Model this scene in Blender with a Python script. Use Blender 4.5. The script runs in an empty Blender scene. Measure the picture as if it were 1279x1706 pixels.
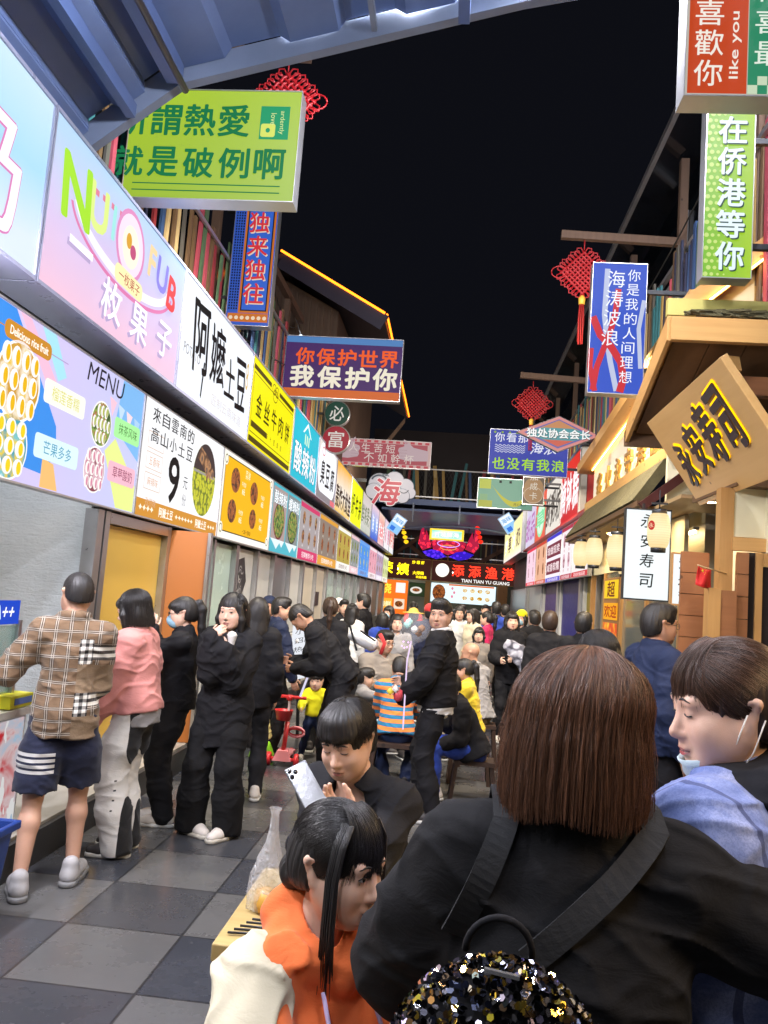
import bpy, bmesh, math, random
import numpy as np
from mathutils import Vector, Matrix
R = math.radians
rnd = random.Random(7)
S = bpy.context.scene
COL = S.collection

# ------------------------------------------------------------------ camera
FPX, PCX, PCY, EYE = 1331.0, 639.5, 853.0, 1.65
def _n(v):
    v = np.array(v, float); return v / np.linalg.norm(v)
_yc = _n((111.5, -147.0, FPX))
_zc = np.array((0.065, 1.0, 0.0)); _zc = _n(_zc - _yc * np.dot(_zc, _yc))
_xc = -np.cross(_yc, _zc)
CM = np.array([_xc, _yc, _zc]).T            # world -> (right, up, forward)
EYEP = np.array((0.0, 0.0, EYE))
cam = bpy.data.cameras.new('camera'); camo = bpy.data.objects.new('camera', cam); COL.objects.link(camo)
rot = Matrix((CM[0], CM[1], -CM[2])).transposed()
camo.matrix_world = Matrix.Translation(EYEP) @ rot.to_4x4()
cam.sensor_fit = 'VERTICAL'; cam.sensor_height = 36.0; cam.sensor_width = 27.0
cam.lens = 36.0 * FPX / 1706.0; cam.clip_start = 0.05; cam.clip_end = 600
S.camera = camo
def ray(x, y):
    return CM.T @ _n(((x - PCX) / FPX, -(y - PCY) / FPX, 1))
def at(x, y, Y):                             # photograph pixel -> point on the plane at that distance up the street
    r = ray(x, y); return Vector(EYEP + r * (Y / r[1]))
def gz(x, y, Z=0.0):
    r = ray(x, y); return Vector(EYEP + r * ((Z - EYE) / r[2]))
def ax(x, y, X):
    r = ray(x, y); return Vector(EYEP + r * (X / r[0]))

# ------------------------------------------------------------------ night sky and exposure
W = bpy.data.worlds.new("World"); S.world = W; W.use_nodes = True
_bg = W.node_tree.nodes['Background']; _bg.inputs[0].default_value = (0.0036, 0.0039, 0.0060, 1); _bg.inputs[1].default_value = 1.0
S.view_settings.view_transform = 'Standard'; S.view_settings.look = 'None'
S.view_settings.exposure = 0.22; S.view_settings.gamma = 1.0
S.cycles.max_bounces = 7; S.cycles.diffuse_bounces = 3; S.cycles.glossy_bounces = 3
S.cycles.transmission_bounces = 5; S.cycles.transparent_max_bounces = 10
S.cycles.sample_clamp_indirect = 4.0; S.cycles.caustics_reflective = False; S.cycles.caustics_refractive = False
S.cycles.use_denoising = True

# ------------------------------------------------------------------ colour + node helpers
def lin(c):
    return tuple((x / 12.92 if x <= .04045 else ((x + .055) / 1.055) ** 2.4) for x in c[:3])
def hx(h, k=1.0):
    h = h.lstrip('#'); c = lin(tuple(int(h[i:i + 2], 16) / 255 for i in (0, 2, 4)))
    return tuple(x * k for x in c)

class NV:                                    # tiny expression wrapper round shader math nodes
    def __init__(s, nt, sock): s.nt, s.s = nt, sock
    def _op(s, op, *a):
        n = s.nt.nodes.new('ShaderNodeMath'); n.operation = op
        for i, x in enumerate((s,) + a):
            if isinstance(x, NV): s.nt.links.new(x.s, n.inputs[i])
            else: n.inputs[i].default_value = x
        return NV(s.nt, n.outputs[0])
    def __add__(s, o): return s._op('ADD', o)
    __radd__ = __add__
    def __sub__(s, o): return s._op('SUBTRACT', o)
    def __mul__(s, o): return s._op('MULTIPLY', o)
    __rmul__ = __mul__
    def __truediv__(s, o): return s._op('DIVIDE', o)
    def gt(s, o): return s._op('GREATER_THAN', o)
    def lt(s, o): return s._op('LESS_THAN', o)
    def fr(s): return s._op('FRACT')
    def fl(s): return s._op('FLOOR')
    def abs(s): return s._op('ABSOLUTE')
    def sin(s): return s._op('SINE')
    def mx(s, o): return s._op('MAXIMUM', o)
    def mn(s, o): return s._op('MINIMUM', o)
    def mod(s, o): return s._op('FLOORED_MODULO', o)
    def band(s, a, b): return s.gt(a) * s.lt(b)

def cmix(nt, f, a, b):
    n = nt.nodes.new('ShaderNodeMix'); n.data_type = 'RGBA'
    for i, x in ((0, f), (6, a), (7, b)):
        if isinstance(x, NV): nt.links.new(x.s, n.inputs[i])
        elif i == 0: n.inputs[0].default_value = x
        else: n.inputs[i].default_value = (*x[:3], 1)
    return NV(nt, n.outputs[2])
def coords(nt, kind='Object'):
    tc = nt.nodes.new('ShaderNodeTexCoord'); sp = nt.nodes.new('ShaderNodeSeparateXYZ')
    nt.links.new(tc.outputs[kind], sp.inputs[0])
    return [NV(nt, o) for o in sp.outputs], NV(nt, tc.outputs[kind])
def vec(nt, x, y, z):
    n = nt.nodes.new('ShaderNodeCombineXYZ')
    for i, a in enumerate((x, y, z)):
        if isinstance(a, NV): nt.links.new(a.s, n.inputs[i])
        else: n.inputs[i].default_value = a
    return NV(nt, n.outputs[0])
def noise(nt, v, scale, detail=3.0, rough=.55, dist=0.0, color=False):
    n = nt.nodes.new('ShaderNodeTexNoise'); nt.links.new(v.s, n.inputs['Vector'])
    n.inputs['Scale'].default_value = scale; n.inputs['Detail'].default_value = detail
    n.inputs['Roughness'].default_value = rough; n.inputs['Distortion'].default_value = dist
    return NV(nt, n.outputs['Color' if color else 'Fac'])
def voro(nt, v, scale, out='Distance', rand=1.0):
    n = nt.nodes.new('ShaderNodeTexVoronoi'); nt.links.new(v.s, n.inputs['Vector']); n.inputs['Scale'].default_value = scale
    n.inputs['Randomness'].default_value = rand
    return NV(nt, n.outputs[out])
def ramp(nt, f, stops):
    n = nt.nodes.new('ShaderNodeValToRGB'); nt.links.new(f.s, n.inputs[0])
    e = n.color_ramp.elements
    while len(e) < len(stops): e.new(0.5)
    for i, (p, c) in enumerate(stops): e[i].position = p; e[i].color = (*c[:3], 1)
    return NV(nt, n.outputs[0])
def bump(nt, b, h, strength=.3, dist=.01):
    n = nt.nodes.new('ShaderNodeBump'); n.inputs['Strength'].default_value = strength; n.inputs['Distance'].default_value = dist
    nt.links.new(h.s, n.inputs['Height']); nt.links.new(n.outputs[0], b.inputs['Normal'])
def newmat(name):
    m = bpy.data.materials.new(name); m.use_nodes = True
    return m, m.node_tree, m.node_tree.nodes['Principled BSDF']
def setc(nt, b, c, inp='Base Color'):
    if isinstance(c, NV): nt.links.new(c.s, b.inputs[inp])
    else: b.inputs[inp].default_value = (*c[:3], 1)
MATS = {}
def M(name, c=(.5, .5, .5), rough=.55, metal=0.0, var=.14, scale=9.0, bmp=.15, bdist=.004, bscale=None, spec=.5, coat=0.0):
    if name in MATS: return MATS[name]
    m, nt, b = newmat(name)
    _, p = coords(nt)
    n1 = noise(nt, p, scale, 5); n2 = noise(nt, p, scale * .13, 2)
    f = (n1 * .6 + n2 * .4)
    setc(nt, b, cmix(nt, f, tuple(x * (1 - var * 1.6) for x in c), tuple(min(1, x * (1 + var * 1.6)) for x in c)))
    b.inputs['Metallic'].default_value = metal
    r = n1 * .22 + (rough - .11); nt.links.new(r.s, b.inputs['Roughness'])
    b.inputs['Specular IOR Level'].default_value = spec; b.inputs['Coat Weight'].default_value = coat
    if bmp: bump(nt, b, noise(nt, p, bscale or scale * 6, 3), bmp, bdist)
    MATS[name] = m; return m
def EM(name, c, s=1.0, light=True, uneven=0.0, dark=.04):
    """self-lit printed acrylic / lamp"""
    if name in MATS: return MATS[name]
    m, nt, b = newmat(name)
    setc(nt, b, tuple(x * dark for x in c)); b.inputs['Roughness'].default_value = .5; b.inputs['Specular IOR Level'].default_value = .12
    col = c
    if uneven:
        _, p = coords(nt); f = noise(nt, p, 1.3, 2)
        col = cmix(nt, f, tuple(x * (1 - uneven) for x in c), tuple(x * (1 + uneven * .6) for x in c))
    setc(nt, b, col, 'Emission Color'); b.inputs['Emission Strength'].default_value = s
    m.cycles.emission_sampling = 'FRONT' if light else 'NONE'
    MATS[name] = m; return m
def emfn(name, fn, s=1.0, light=False, kind='Object'):
    """self-lit print whose colours come from fn(nt, x, y, z, p)"""
    if name in MATS: return MATS[name]
    m, nt, b = newmat(name); (x, y, z), p = coords(nt, kind)
    setc(nt, b, (.02, .02, .02)); b.inputs['Roughness'].default_value = .5; b.inputs['Specular IOR Level'].default_value = .12
    setc(nt, b, fn(nt, x, y, z, p), 'Emission Color'); b.inputs['Emission Strength'].default_value = s
    m.cycles.emission_sampling = 'FRONT' if light else 'NONE'
    MATS[name] = m; return m

# ------------------------------------------------------------------ objects and meshes
def tag(o, label, cat, group=None, kind=None):
    if label: o['label'] = label
    if cat: o['category'] = cat
    if group: o['group'] = group
    if kind: o['kind'] = kind
    return o
def empty(name, loc, label, cat, group=None, rz=0.0):
    o = bpy.data.objects.new(name, None); COL.objects.link(o); o.empty_display_size = .1
    o.location = loc; o.rotation_euler = (0, 0, rz)
    return tag(o, label, cat, group)

class Panel:
    """flat frame: origin, u to the right, v up, n towards the reader"""
    def __init__(s, o, u, v):
        s.o = Vector(o); s.u = Vector(u).normalized(); s.v = Vector(v).normalized(); s.n = s.u.cross(s.v)
    def p(s, a, b, off=0.0): return s.o + s.u * a + s.v * b + s.n * off

_txt = {}
def glyphs(body, bold=0.0):
    """triangulated outline of a text at size 1, as (verts2d, faces, bbox)"""
    k = (body, bold)
    if k in _txt: return _txt[k]
    cu = bpy.data.curves.new('t', 'FONT'); cu.body = body; cu.size = 1.0; cu.offset = bold; cu.resolution_u = 3
    cu.align_x = 'LEFT'; o = bpy.data.objects.new('t', cu); COL.objects.link(o)
    dg = bpy.context.evaluated_depsgraph_get()
    me = bpy.data.meshes.new_from_object(o.evaluated_get(dg))
    vs = np.empty(len(me.vertices) * 3); me.vertices.foreach_get('co', vs); vs = vs.reshape(-1, 3)[:, :2]
    fs = [tuple(p.vertices) for p in me.polygons]
    bpy.data.objects.remove(o); bpy.data.curves.remove(cu); bpy.data.meshes.remove(me)
    if len(vs) == 0: vs = np.zeros((1, 2)); fs = []
    r = (vs, fs, (vs[:, 0].min(), vs[:, 1].min(), vs[:, 0].max(), vs[:, 1].max())); _txt[k] = r
    return r

class MB:
    """collects shapes, then links them as ONE mesh object"""
    def __init__(s): s.v, s.f, s.m, s.mats, s.sm = [], [], [], [], []
    def mi(s, m):
        if m not in s.mats: s.mats.append(m)
        return s.mats.index(m)
    def add(s, vs, fs, m, smooth=False):
        b = len(s.v); k = s.mi(m)
        s.v.extend(tuple(x) for x in vs)
        for f in fs: s.f.append(tuple(i + b for i in f)); s.m.append(k); s.sm.append(smooth)
        return s
    def hexa(s, c8, m):                      # 4 bottom then 4 top corners
        return s.add(c8, [(3, 2, 1, 0), (4, 5, 6, 7), (0, 1, 5, 4), (1, 2, 6, 5), (2, 3, 7, 6), (3, 0, 4, 7)], m)
    def box(s, a, b, m):
        x0, y0, z0 = (min(a[i], b[i]) for i in range(3)); x1, y1, z1 = (max(a[i], b[i]) for i in range(3))
        return s.hexa([(x0, y0, z0), (x1, y0, z0), (x1, y1, z0), (x0, y1, z0), (x0, y0, z1), (x1, y0, z1), (x1, y1, z1), (x0, y1, z1)], m)
    def beam(s, a, b, w, h, m, up=(0, 0, 1)):
        a, b = Vector(a), Vector(b); d = (b - a).normalized(); sd = d.cross(Vector(up))
        sd = sd.normalized() if sd.length > 1e-4 else Vector((1, 0, 0)); u = sd.cross(d).normalized()
        c = []
        for e in (a, b): c += [e - sd * w / 2 - u * h / 2, e + sd * w / 2 - u * h / 2, e + sd * w / 2 + u * h / 2, e - sd * w / 2 + u * h / 2]
        return s.hexa(c, m)
    def tube(s, pts, r, m, n=8, cap=True, closed=False):
        pts = [Vector(p) for p in pts]; N = len(pts); rs = r if isinstance(r, (list, tuple)) else [r] * N
        vs, fs = [], []; last = None
        for i, p in enumerate(pts):
            if closed: d = pts[(i + 1) % N] - pts[i - 1]
            else: d = pts[min(i + 1, N - 1)] - pts[max(i - 1, 0)]
            d = d.normalized() if d.length > 1e-9 else Vector((0, 0, 1))
            if last is None:
                u = d.orthogonal().normalized()
            else:
                u = last - d * last.dot(d); u = u.normalized() if u.length > 1e-6 else d.orthogonal().normalized()
            last = u; w = d.cross(u)
            for k in range(n):
                t = 2 * math.pi * k / n; vs.append(p + (u * math.cos(t) + w * math.sin(t)) * rs[i])
        for i in range(N if closed else N - 1):
            j = (i + 1) % N
            for k in range(n): fs.append((i * n + k, i * n + (k + 1) % n, j * n + (k + 1) % n, j * n + k))
        if cap and not closed: fs.append(tuple(range(n))[::-1]); fs.append(tuple((N - 1) * n + k for k in range(n)))
        return s.add(vs, fs, m, True)
    def lathe(s, c, prof, m, n=24, axis=(0, 0, 1)):
        ax_ = Vector(axis).normalized(); u = ax_.orthogonal().normalized(); w = ax_.cross(u); c = Vector(c)
        vs, fs = [], []
        for r, z in prof:
            for k in range(n):
                t = 2 * math.pi * k / n; vs.append(c + ax_ * z + (u * math.cos(t) + w * math.sin(t)) * max(r, 1e-5))
        for i in range(len(prof) - 1):
            for k in range(n): fs.append((i * n + k, i * n + (k + 1) % n, (i + 1) * n + (k + 1) % n, (i + 1) * n + k))
        return s.add(vs, fs, m, True)
    # flat art on a panel -------------------------------------------------
    def rect(s, P, a0, b0, a1, b1, m, off=.003):
        return s.add([P.p(a0, b0, off), P.p(a1, b0, off), P.p(a1, b1, off), P.p(a0, b1, off)], [(0, 1, 2, 3)], m)
    def poly(s, P, pts, m, off=.003):
        return s.add([P.p(a, b, off) for a, b in pts], [tuple(range(len(pts)))], m)
    def disc(s, P, a, b, ra, rb, m, off=.004, n=28):
        return s.poly(P, [(a + ra * math.cos(2 * math.pi * k / n), b + rb * math.sin(2 * math.pi * k / n)) for k in range(n)], m, off)
    def ring(s, P, a, b, ra, rb, w, m, off=.004, n=32, t0=0, t1=6.2832):
        vs, fs = [], []
        for k in range(n + 1):
            t = t0 + (t1 - t0) * k / n
            for q in (0, 1): vs.append(P.p(a + (ra - q * w) * math.cos(t), b + (rb - q * w) * math.sin(t), off))
        for k in range(n): fs.append((2 * k, 2 * k + 2, 2 * k + 3, 2 * k + 1))
        return s.add(vs, fs, m)
    def rrect(s, P, a0, b0, a1, b1, r, m, off=.004, n=6):
        pts = []
        for cx_, cy_, t in ((a1 - r, b0 + r, -90), (a1 - r, b1 - r, 0), (a0 + r, b1 - r, 90), (a0 + r, b0 + r, 180)):
            for k in range(n + 1):
                q = R(t + 90 * k / n); pts.append((cx_ + r * math.cos(q), cy_ + r * math.sin(q)))
        return s.poly(P, pts, m, off)
    def frame(s, P, a0, b0, a1, b1, w, m, off=.004):
        s.rect(P, a0, b0, a1, b0 + w, m, off); s.rect(P, a0, b1 - w, a1, b1, m, off)
        s.rect(P, a0, b0 + w, a0 + w, b1 - w, m, off); return s.rect(P, a1 - w, b0 + w, a1, b1 - w, m, off)
    def text(s, P, body, a, b, h, m, w=None, bold=0.0, off=.006, ang=0.0, shear=0.0, depth=0.0, fit=True, wob=0.0):
        """text centred at (a,b); h = glyph height; w = total width (stretched) ; depth > 0 makes raised letters"""
        vs, fs, (x0, y0, x1, y1) = glyphs(body, 0.0)
        if not fs: return s
        gh = (y1 - y0) if fit else .74
        sy = h / gh; sx = (w / (x1 - x0)) if w else sy
        q0 = (vs - ((x0 + x1) / 2, (y0 + y1) / 2)) * (sx, sy)
        if wob: q0 = q0 + wob * h * np.stack([np.sin(q0[:, 1] / h * 5 + 1), np.sin(q0[:, 0] / h * 4)], 1)
        nb = 8 if bold > 0 else 1; br_ = bold * h * .8
        for ib in range(nb):                  # heavier strokes: copies shifted round a small circle, each a hair further out
            q = q0 + (br_ * math.cos(6.2832 * ib / 8), br_ * math.sin(6.2832 * ib / 8)) if nb > 1 else q0.copy()
            q[:, 0] += q[:, 1] * shear
            if ang:
                c_, s_ = math.cos(ang), math.sin(ang); q = np.stack([q[:, 0] * c_ - q[:, 1] * s_, q[:, 0] * s_ + q[:, 1] * c_], 1)
            of = off + ib * .00025
            pts = [P.p(a + x, b + y, of) for x, y in q]
            if not depth: s.add(pts, fs, m); continue
            n = len(pts); top = [p + P.n * depth for p in pts]
            cnt = {}
            for f in fs:
                for i in range(len(f)): cnt[(f[i], f[(i + 1) % len(f)])] = 1
            side = [(i, j, j + n, i + n) for (i, j) in cnt if (j, i) not in cnt]
            s.add(pts + top, [tuple(i + n for i in f) for f in fs] + side, m)
        return s
    def vtext(s, P, body, a, btop, h, step, m, **k):
        for i, ch in enumerate(body): s.text(P, ch, a, btop - h / 2 - i * step, h, m, **k)
        return s
    def htext(s, P, body, a0, b, h, step, m, **k):
        for i, ch in enumerate(body): s.text(P, ch, a0 + step * (i + .5), b, h, m, **k)
        return s
    def build(s, name, parent=None, label=None, cat=None, group=None, kind=None, bevel=0.0, local=None):
        me = bpy.data.meshes.new(name)
        vs = s.v
        o = bpy.data.objects.new(name, me); COL.objects.link(o)
        if local is not None:                # give the mesh its own origin
            L = Vector(local); vs = [tuple(Vector(v) - L) for v in vs]; o.location = L
        if parent is not None:
            o.parent = parent
            if local is None:
                inv = parent.matrix_basis.inverted(); vs = [tuple(inv @ Vector(v)) for v in vs]
            else: o.location = parent.matrix_basis.inverted() @ Vector(local)
        me.from_pydata(vs, [], s.f)
        for m in s.mats: me.materials.append(m)
        me.polygons.foreach_set('material_index', s.m); me.polygons.foreach_set('use_smooth', s.sm); me.update()
        if bevel:
            b = o.modifiers.new('bevel', 'BEVEL'); b.width = bevel; b.segments = 2; b.limit_method = 'ANGLE'; b.angle_limit = R(50)
        return tag(o, label, cat, group, kind)
# ================================================================== setting
def tile_mat():
    m, nt, b = newmat('rubber_paving'); (x, y, z), p = coords(nt)
    T = .56; u = (x + 1.71 + T * 60) / T; v = (y - 4.40 + T * 60) / T
    chk = (u.fl() + v.fl()).mod(2.0)
    n1 = noise(nt, p, 2.2, 6, .62); n2 = noise(nt, p, 26, 4, .7); n3 = noise(nt, p, .45, 3)
    cell = noise(nt, vec(nt, u.fl(), v.fl(), 0.0), 3.7, 0)
    lo = cmix(nt, n1, (.026, .028, .034), (.052, .056, .067)); hi = cmix(nt, n1, (.066, .067, .069), (.122, .121, .119))
    c = cmix(nt, chk, hi, lo)
    c = cmix(nt, (cell - .3) * .8, c, (.07, .066, .06))
    joint = ((u.fr() - .5).abs().gt(.489)).mx((v.fr() - .5).abs().gt(.489))
    c = cmix(nt, joint * .75, c, (.012, .012, .013))
    stain = (n3 * n1).gt(.335) * .35
    c = cmix(nt, stain, c, (.035, .033, .03)); c = cmix(nt, n2.gt(.66) * .12, c, (.3, .29, .27))
    setc(nt, b, c); r = n1 * .5 + n2 * .1 - .02; nt.links.new(r.s, b.inputs['Roughness'])
    b.inputs['Specular IOR Level'].default_value = .4
    bump(nt, b, n2 * .4 + joint * -1.2 + n1 * .5, .35, .003); return m
g = MB(); g.add([(-70, -40, 0), (70, -40, 0), (70, 120, 0), (-70, 120, 0)], [(0, 1, 2, 3)], tile_mat())
g.build('ground', kind='structure')
steel = M('brushed_steel', (.42, .42, .43), .32, .9, .1, 14, .08)
alu = M('aluminium', (.5, .5, .52), .36, .75, .08, 12, .05)
dark = M('dark_metal', (.03, .032, .037), .45, .5, .2)
stone = M('plinth_stone', (.32, .30, .26), .5, 0, .2, 7)
kerbm = M('plinth_edge', (.035, .035, .036), .4, 0, .25, 8)
conc = M('render_wall', (.17, .165, .16), .8, 0, .2, 4)
bluew = M('blue_painted_steel', (.10, .155, .34), .42, .1, .22, 3.5, .12)
bluel = M('pale_blue_steel', (.21, .26, .37), .42, .15, .18, 4, .12)
for i, (x0, x1) in enumerate(((-3.6, -2.24),)):
    p = MB(); p.box((x0, -4, .0), (x1, 31.6, .185), kerbm); p.box((x0, -4, .186), (x1 - .03, 31.6, .205), stone)
    p.build('plinth', kind='structure')
p = MB(); p.box((2.25, 11.9, 0), (3.6, 31.6, .15), kerbm); p.box((2.28, 11.9, .151), (3.6, 31.6, .17), stone); p.build('plinth', kind='structure')

# ------------------------------------------------------------------ left row of stalls: building shell
PINK = hx('e6c3e0')
white_l = EM('lit_white', hx('eaf0fa'), .98, True, .05)
black_p = EM('print_black', hx('15151a'), .6, False)
LX = -2.4
LB = [(-3.1, -.6), (-.6, 1.75), (1.75, 4.07), (4.07, 6.31), (6.31, 8.64), (8.64, 11.07), (11.07, 13.25), (13.25, 15.42), (15.42, 17.81), (17.81, 20.05), (20.05, 22.4), (22.4, 24.7), (24.7, 26.9), (26.9, 29.2), (29.2, 31.4)]
w = MB()
w.box((-5.6, -4, .0), (-5.4, 32, 4.2), conc); w.box((-5.4, -4, 3.2), (-2.75, 32, 4.2), conc)
w.box((-5.4, 31.4, 0), (-2.7, 31.6, 3.2), conc)
L_build = empty('stall_row_building', (-3.4, 14, 0), 'long low building holding the row of lit snack stalls along one side of the lane', 'building')
w.build('wall', L_build)
r_ = MB(); r_.box((-5.6, -4, 4.205), (-2.62, 32, 4.3), bluew); r_.build('roof', L_build)

def frame_z(P, w_, h_): pass
def lightbox(name, label, cat, group, P, w_, h_, d, face, art=None, letters=None, trim=None, fr=.022):
    """box sign lit from inside, or matte print given a glow: casing, face (+ printed art), lettering"""
    c0 = P.p(w_ / 2, 0, -d / 2)
    e = empty(name, c0, label, cat, group)
    mb = MB(); t = trim or alu
    def bx(a0, b0, a1, b1, z0, z1, m):
        mb.hexa([P.p(a0, b0, z0), P.p(a1, b0, z0), P.p(a1, b0, z1), P.p(a0, b0, z1), P.p(a0, b1, z0), P.p(a1, b1, z0), P.p(a1, b1, z1), P.p(a0, b1, z1)], m)
    bx(0, 0, w_, h_, -d, -.004, t)
    if fr:
        bx(0, 0, w_, fr, -.0035, .012, t); bx(0, h_ - fr, w_, h_, -.0035, .012, t)
        bx(0, fr + .0005, fr * .6, h_ - fr - .0005, -.0035, .012, t); bx(w_ - fr * .6, fr + .0005, w_, h_ - fr - .0005, -.0035, .012, t)
    mb.build('casing', e)
    f = MB(); f.rect(P, .003, .003, w_ - .003, h_ - .003, face, 0.0)
    if art: art(f)
    f.build('face', e)
    if letters:
        l = MB(); letters(l)
        if l.f: l.build('lettering', e)
    return e
def lpanel(i, z=3.23, x=LX):
    y0, y1 = LB[i]; return Panel((x, y0 + .006, z), (0, 1, 0), (0, 0, 1)), y1 - y0 - .012
UP = 1.04
lilac = M('lilac_trim', (.34, .36, .50), .3, .25, .08, 6, .05)
GU = 'lit shop signs above the left stalls'; GM = 'lit menu boards under the left shop signs'
def e(h, k=.95, light=False): return EM('print_' + h + str(k), hx(h), k, light)
def grad(name, stops, s=.95, axis=2, lo=0., hi=1., nz=.25):
    def fn(nt, x, y, z, p):
        f = (((x, y, z)[axis] - lo) / (hi - lo)) + (noise(nt, p, 1.6, 2) - .5) * nz
        return ramp(nt, f, stops)
    return emfn(name, fn, s, True)
FOOD = {}
def food(kind):
    pal = dict(potato=['6b7a08', 'd8d522', 'f4f07a', 'b7c013'], green=['31501c', '8fb04a', 'd8d9a0', 'a84a28'], pink=['8d3f52', 'e9c2cf', 'f6e6ea', 'c77b93'],
               mango=['d39b05', 'f7ead2', 'fdf8ee', 'eec51d'], blue=['2f9fb8', 'f3d21e', 'eef6f4', '63c4cf'], fried=['4d2410', 'b8662a', 'e0a85e', '7c3a18'],
               mix=['3b2a22', 'c97a44', 'ece2d4', '7f8f4a'], hand=['5a3a26', 'c08a5c', 'd9a878', '3a3a40'])[kind]
    if kind not in FOOD:
        def fn(nt, x, y, z, p):
            sc = 17 if kind in ('potato', 'fried', 'mix', 'green') else 9
            f = voro(nt, p, sc, 'Distance') * 1.25 + (noise(nt, p, 30, 4, .7) - .5) * .55
            return ramp(nt, f, [(0.02, hx(pal[2])), (.28, hx(pal[3])), (.55, hx(pal[1])), (.85, hx(pal[0]))])
        FOOD[kind] = emfn('print_food_' + kind, fn, .88)
    return FOOD[kind]
GIB = ['招牌', '香辣', '秘制', '烤肠', '鸡排', '土豆', '酸奶', '手工', '鲜榨', '椰汁', '豆花', '炸串']

# upper signs ------------------------------------------------------------
def sky_face(): return grad('face_milk', [(0, hx('d9e6f8')), (.5, hx('a8d8f5')), (1, hx('c7e3fb'))], .97, 2, .2, 1.0)
P, w_ = lpanel(0); lightbox('shop_sign', 'plain pale lilac lit shop sign first in the row', 'shop sign', GU, P, w_, UP, .3, e('d7d3ee', .95, True), trim=lilac)
P, w_ = lpanel(1); lightbox('shop_sign', 'plain cream lit shop sign second in the row', 'shop sign', GU, P, w_, UP, .3, e('eee6d0', .95, True), trim=lilac)
P, w_ = lpanel(2)
def L_(m):
    m.text(P, '奶', w_ - .62, .42, .62, e('d77fb8'), bold=.035, off=.008, w=.72); m.text(P, '奶', w_ - .62, .42, .62, e('f6f2fb', 1.0), bold=.012, off=.011, w=.72)
    m.text(P, '牛', w_ - 1.5, .42, .62, e('d77fb8'), bold=.035, off=.008); m.text(P, '牛', w_ - 1.5, .42, .62, e('f6f2fb', 1.0), bold=.012, off=.011)
lightbox('shop_sign', 'sky blue lit sign with pink outlined white milk characters', 'shop sign', GU, P, w_, UP, .3, sky_face(), None, L_, trim=lilac)
P3, w3 = lpanel(3)
def art3(m):
    P = P3
    m.ring(P, 1.12, .66, .86, .30, .03, e('dd7fb2'), .004, 40, R(188), R(356)); m.ring(P, 1.12, .69, .82, .28, .07, e('f2ecf4', 1.0), .0045, 40, R(190), R(354))
    for k in range(5): m.rect(P, .52 + .13 * k, .80 + .012 * k, .60 + .13 * k, .84 + .012 * k, e('e0809c'), .005)
    m.disc(P, 1.13, .72, .245, .25, e('dd8fc0'), .006); m.disc(P, 1.13, .72, .212, .217, e('f1d9ec', 1.0), .007); m.disc(P, 1.13, .71, .14, .15, e('f6ead6', 1.0), .008)
    m.disc(P, 1.09, .74, .045, .055, e('d9a23c'), .009); m.disc(P, 1.17, .69, .05, .05, e('c1567f'), .009)
    m.rrect(P, .92, .40, 1.40, .53, .055, e('f3eab2', 1.0), .0085)
def let3(m):
    P = P3
    for ch, a, b, h, c, g_ in (('N', .31, .68, .36, 'a4dd38', .2), ('U', .60, .72, .28, 'd9ea8a', .1), ('I', .82, .74, .22, '9fe0dd', 0), ('F', 1.50, .76, .22, 'f1cf9e', -.1), ('U', 1.71, .74, .24, '8c84dd', -.15), ('B', 1.94, .68, .25, 'e04a4f', -.2)):
        m.text(P, ch, a, b, h, e(c, 1.0), bold=.055, off=.016, ang=g_ * .5)
    m.text(P, '一枚果子', 1.16, .465, .085, e('b33a3a'), off=.012)
    for ch, a, b in (('一', .41, .38), ('枚', .89, .23), ('果', 1.36, .235), ('子', 1.86, .28)):
        m.text(P, ch, a + .012, b - .012, .26 if ch != '一' else .045, e('b9a6cf'), bold=.03, off=.008, w=.3); m.text(P, ch, a, b, .26 if ch != '一' else .045, e('fbf7ff', 1.05), bold=.02, off=.028, w=.3)
lightbox('shop_sign', 'pale pink lit sign with round pink badge and white characters over the pastel menu', 'shop sign', GU, P3, w3, UP, .3, grad('face_pink', [(0, hx('f0c2d8')), (.45, hx('d9c4ea')), (1, hx('b4d3f2'))], .97, 2, 0, 1.0), art3, let3, trim=lilac)
P4, w4 = lpanel(4)
def let4(m):
    P = P4
    for ch, a, b, h, wd in (('阿', .55, .60, .62, .44), ('嬷', 1.05, .60, .54, .46), ('土', 1.50, .50, .38, .36), ('豆', 1.91, .54, .52, .38)):
        m.text(P, ch, a, b, h, black_p, w=wd, bold=.018, off=.007, shear=-.16, wob=.03)
    m.add([P.p(.66, .42, .007), P.p(.70, .42, .007), P.p(.665, .08, .007), P.p(.635, .10, .007)], [(3, 2, 1, 0)], black_p)
    m.text(P, 'POTATO', .33, .40, .09, e('8c8a8f', .9), w=.44, off=.007); m.text(P, '8', 2.13, .70, .30, e('d8b56c'), w=.10, off=.007)
    m.text(P, '匠制云南味道', 1.50, .16, .11, e('d6cfd0'), w=1.05, off=.007)
lightbox('shop_sign', 'white lit sign with black brush characters and the word POTATO', 'shop sign', GU, P4, w4, UP, .3, white_l, None, let4, trim=lilac)
P5, w5 = lpanel(5)
yel = e('f2e610', .98, True); brn = e('57480f', .8)
def art5(m):
    P = P5
    for a0, a1 in ((.08, .95), (1.42, w5 - .08)): m.rect(P, a0, .89, a1, .945, brn)
    m.rect(P, .08, .055, w5 - .08, .12, brn); m.frame(P, .1, .16, w5 - .1, .855, .010, brn, .005)
    m.ring(P, 1.1, .90, .10, .07, .012, brn, .006); m.ring(P, 1.26, .90, .10, .07, .012, brn, .006); m.ring(P, 1.18, .83, .13, .08, .012, brn, .006)
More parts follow.
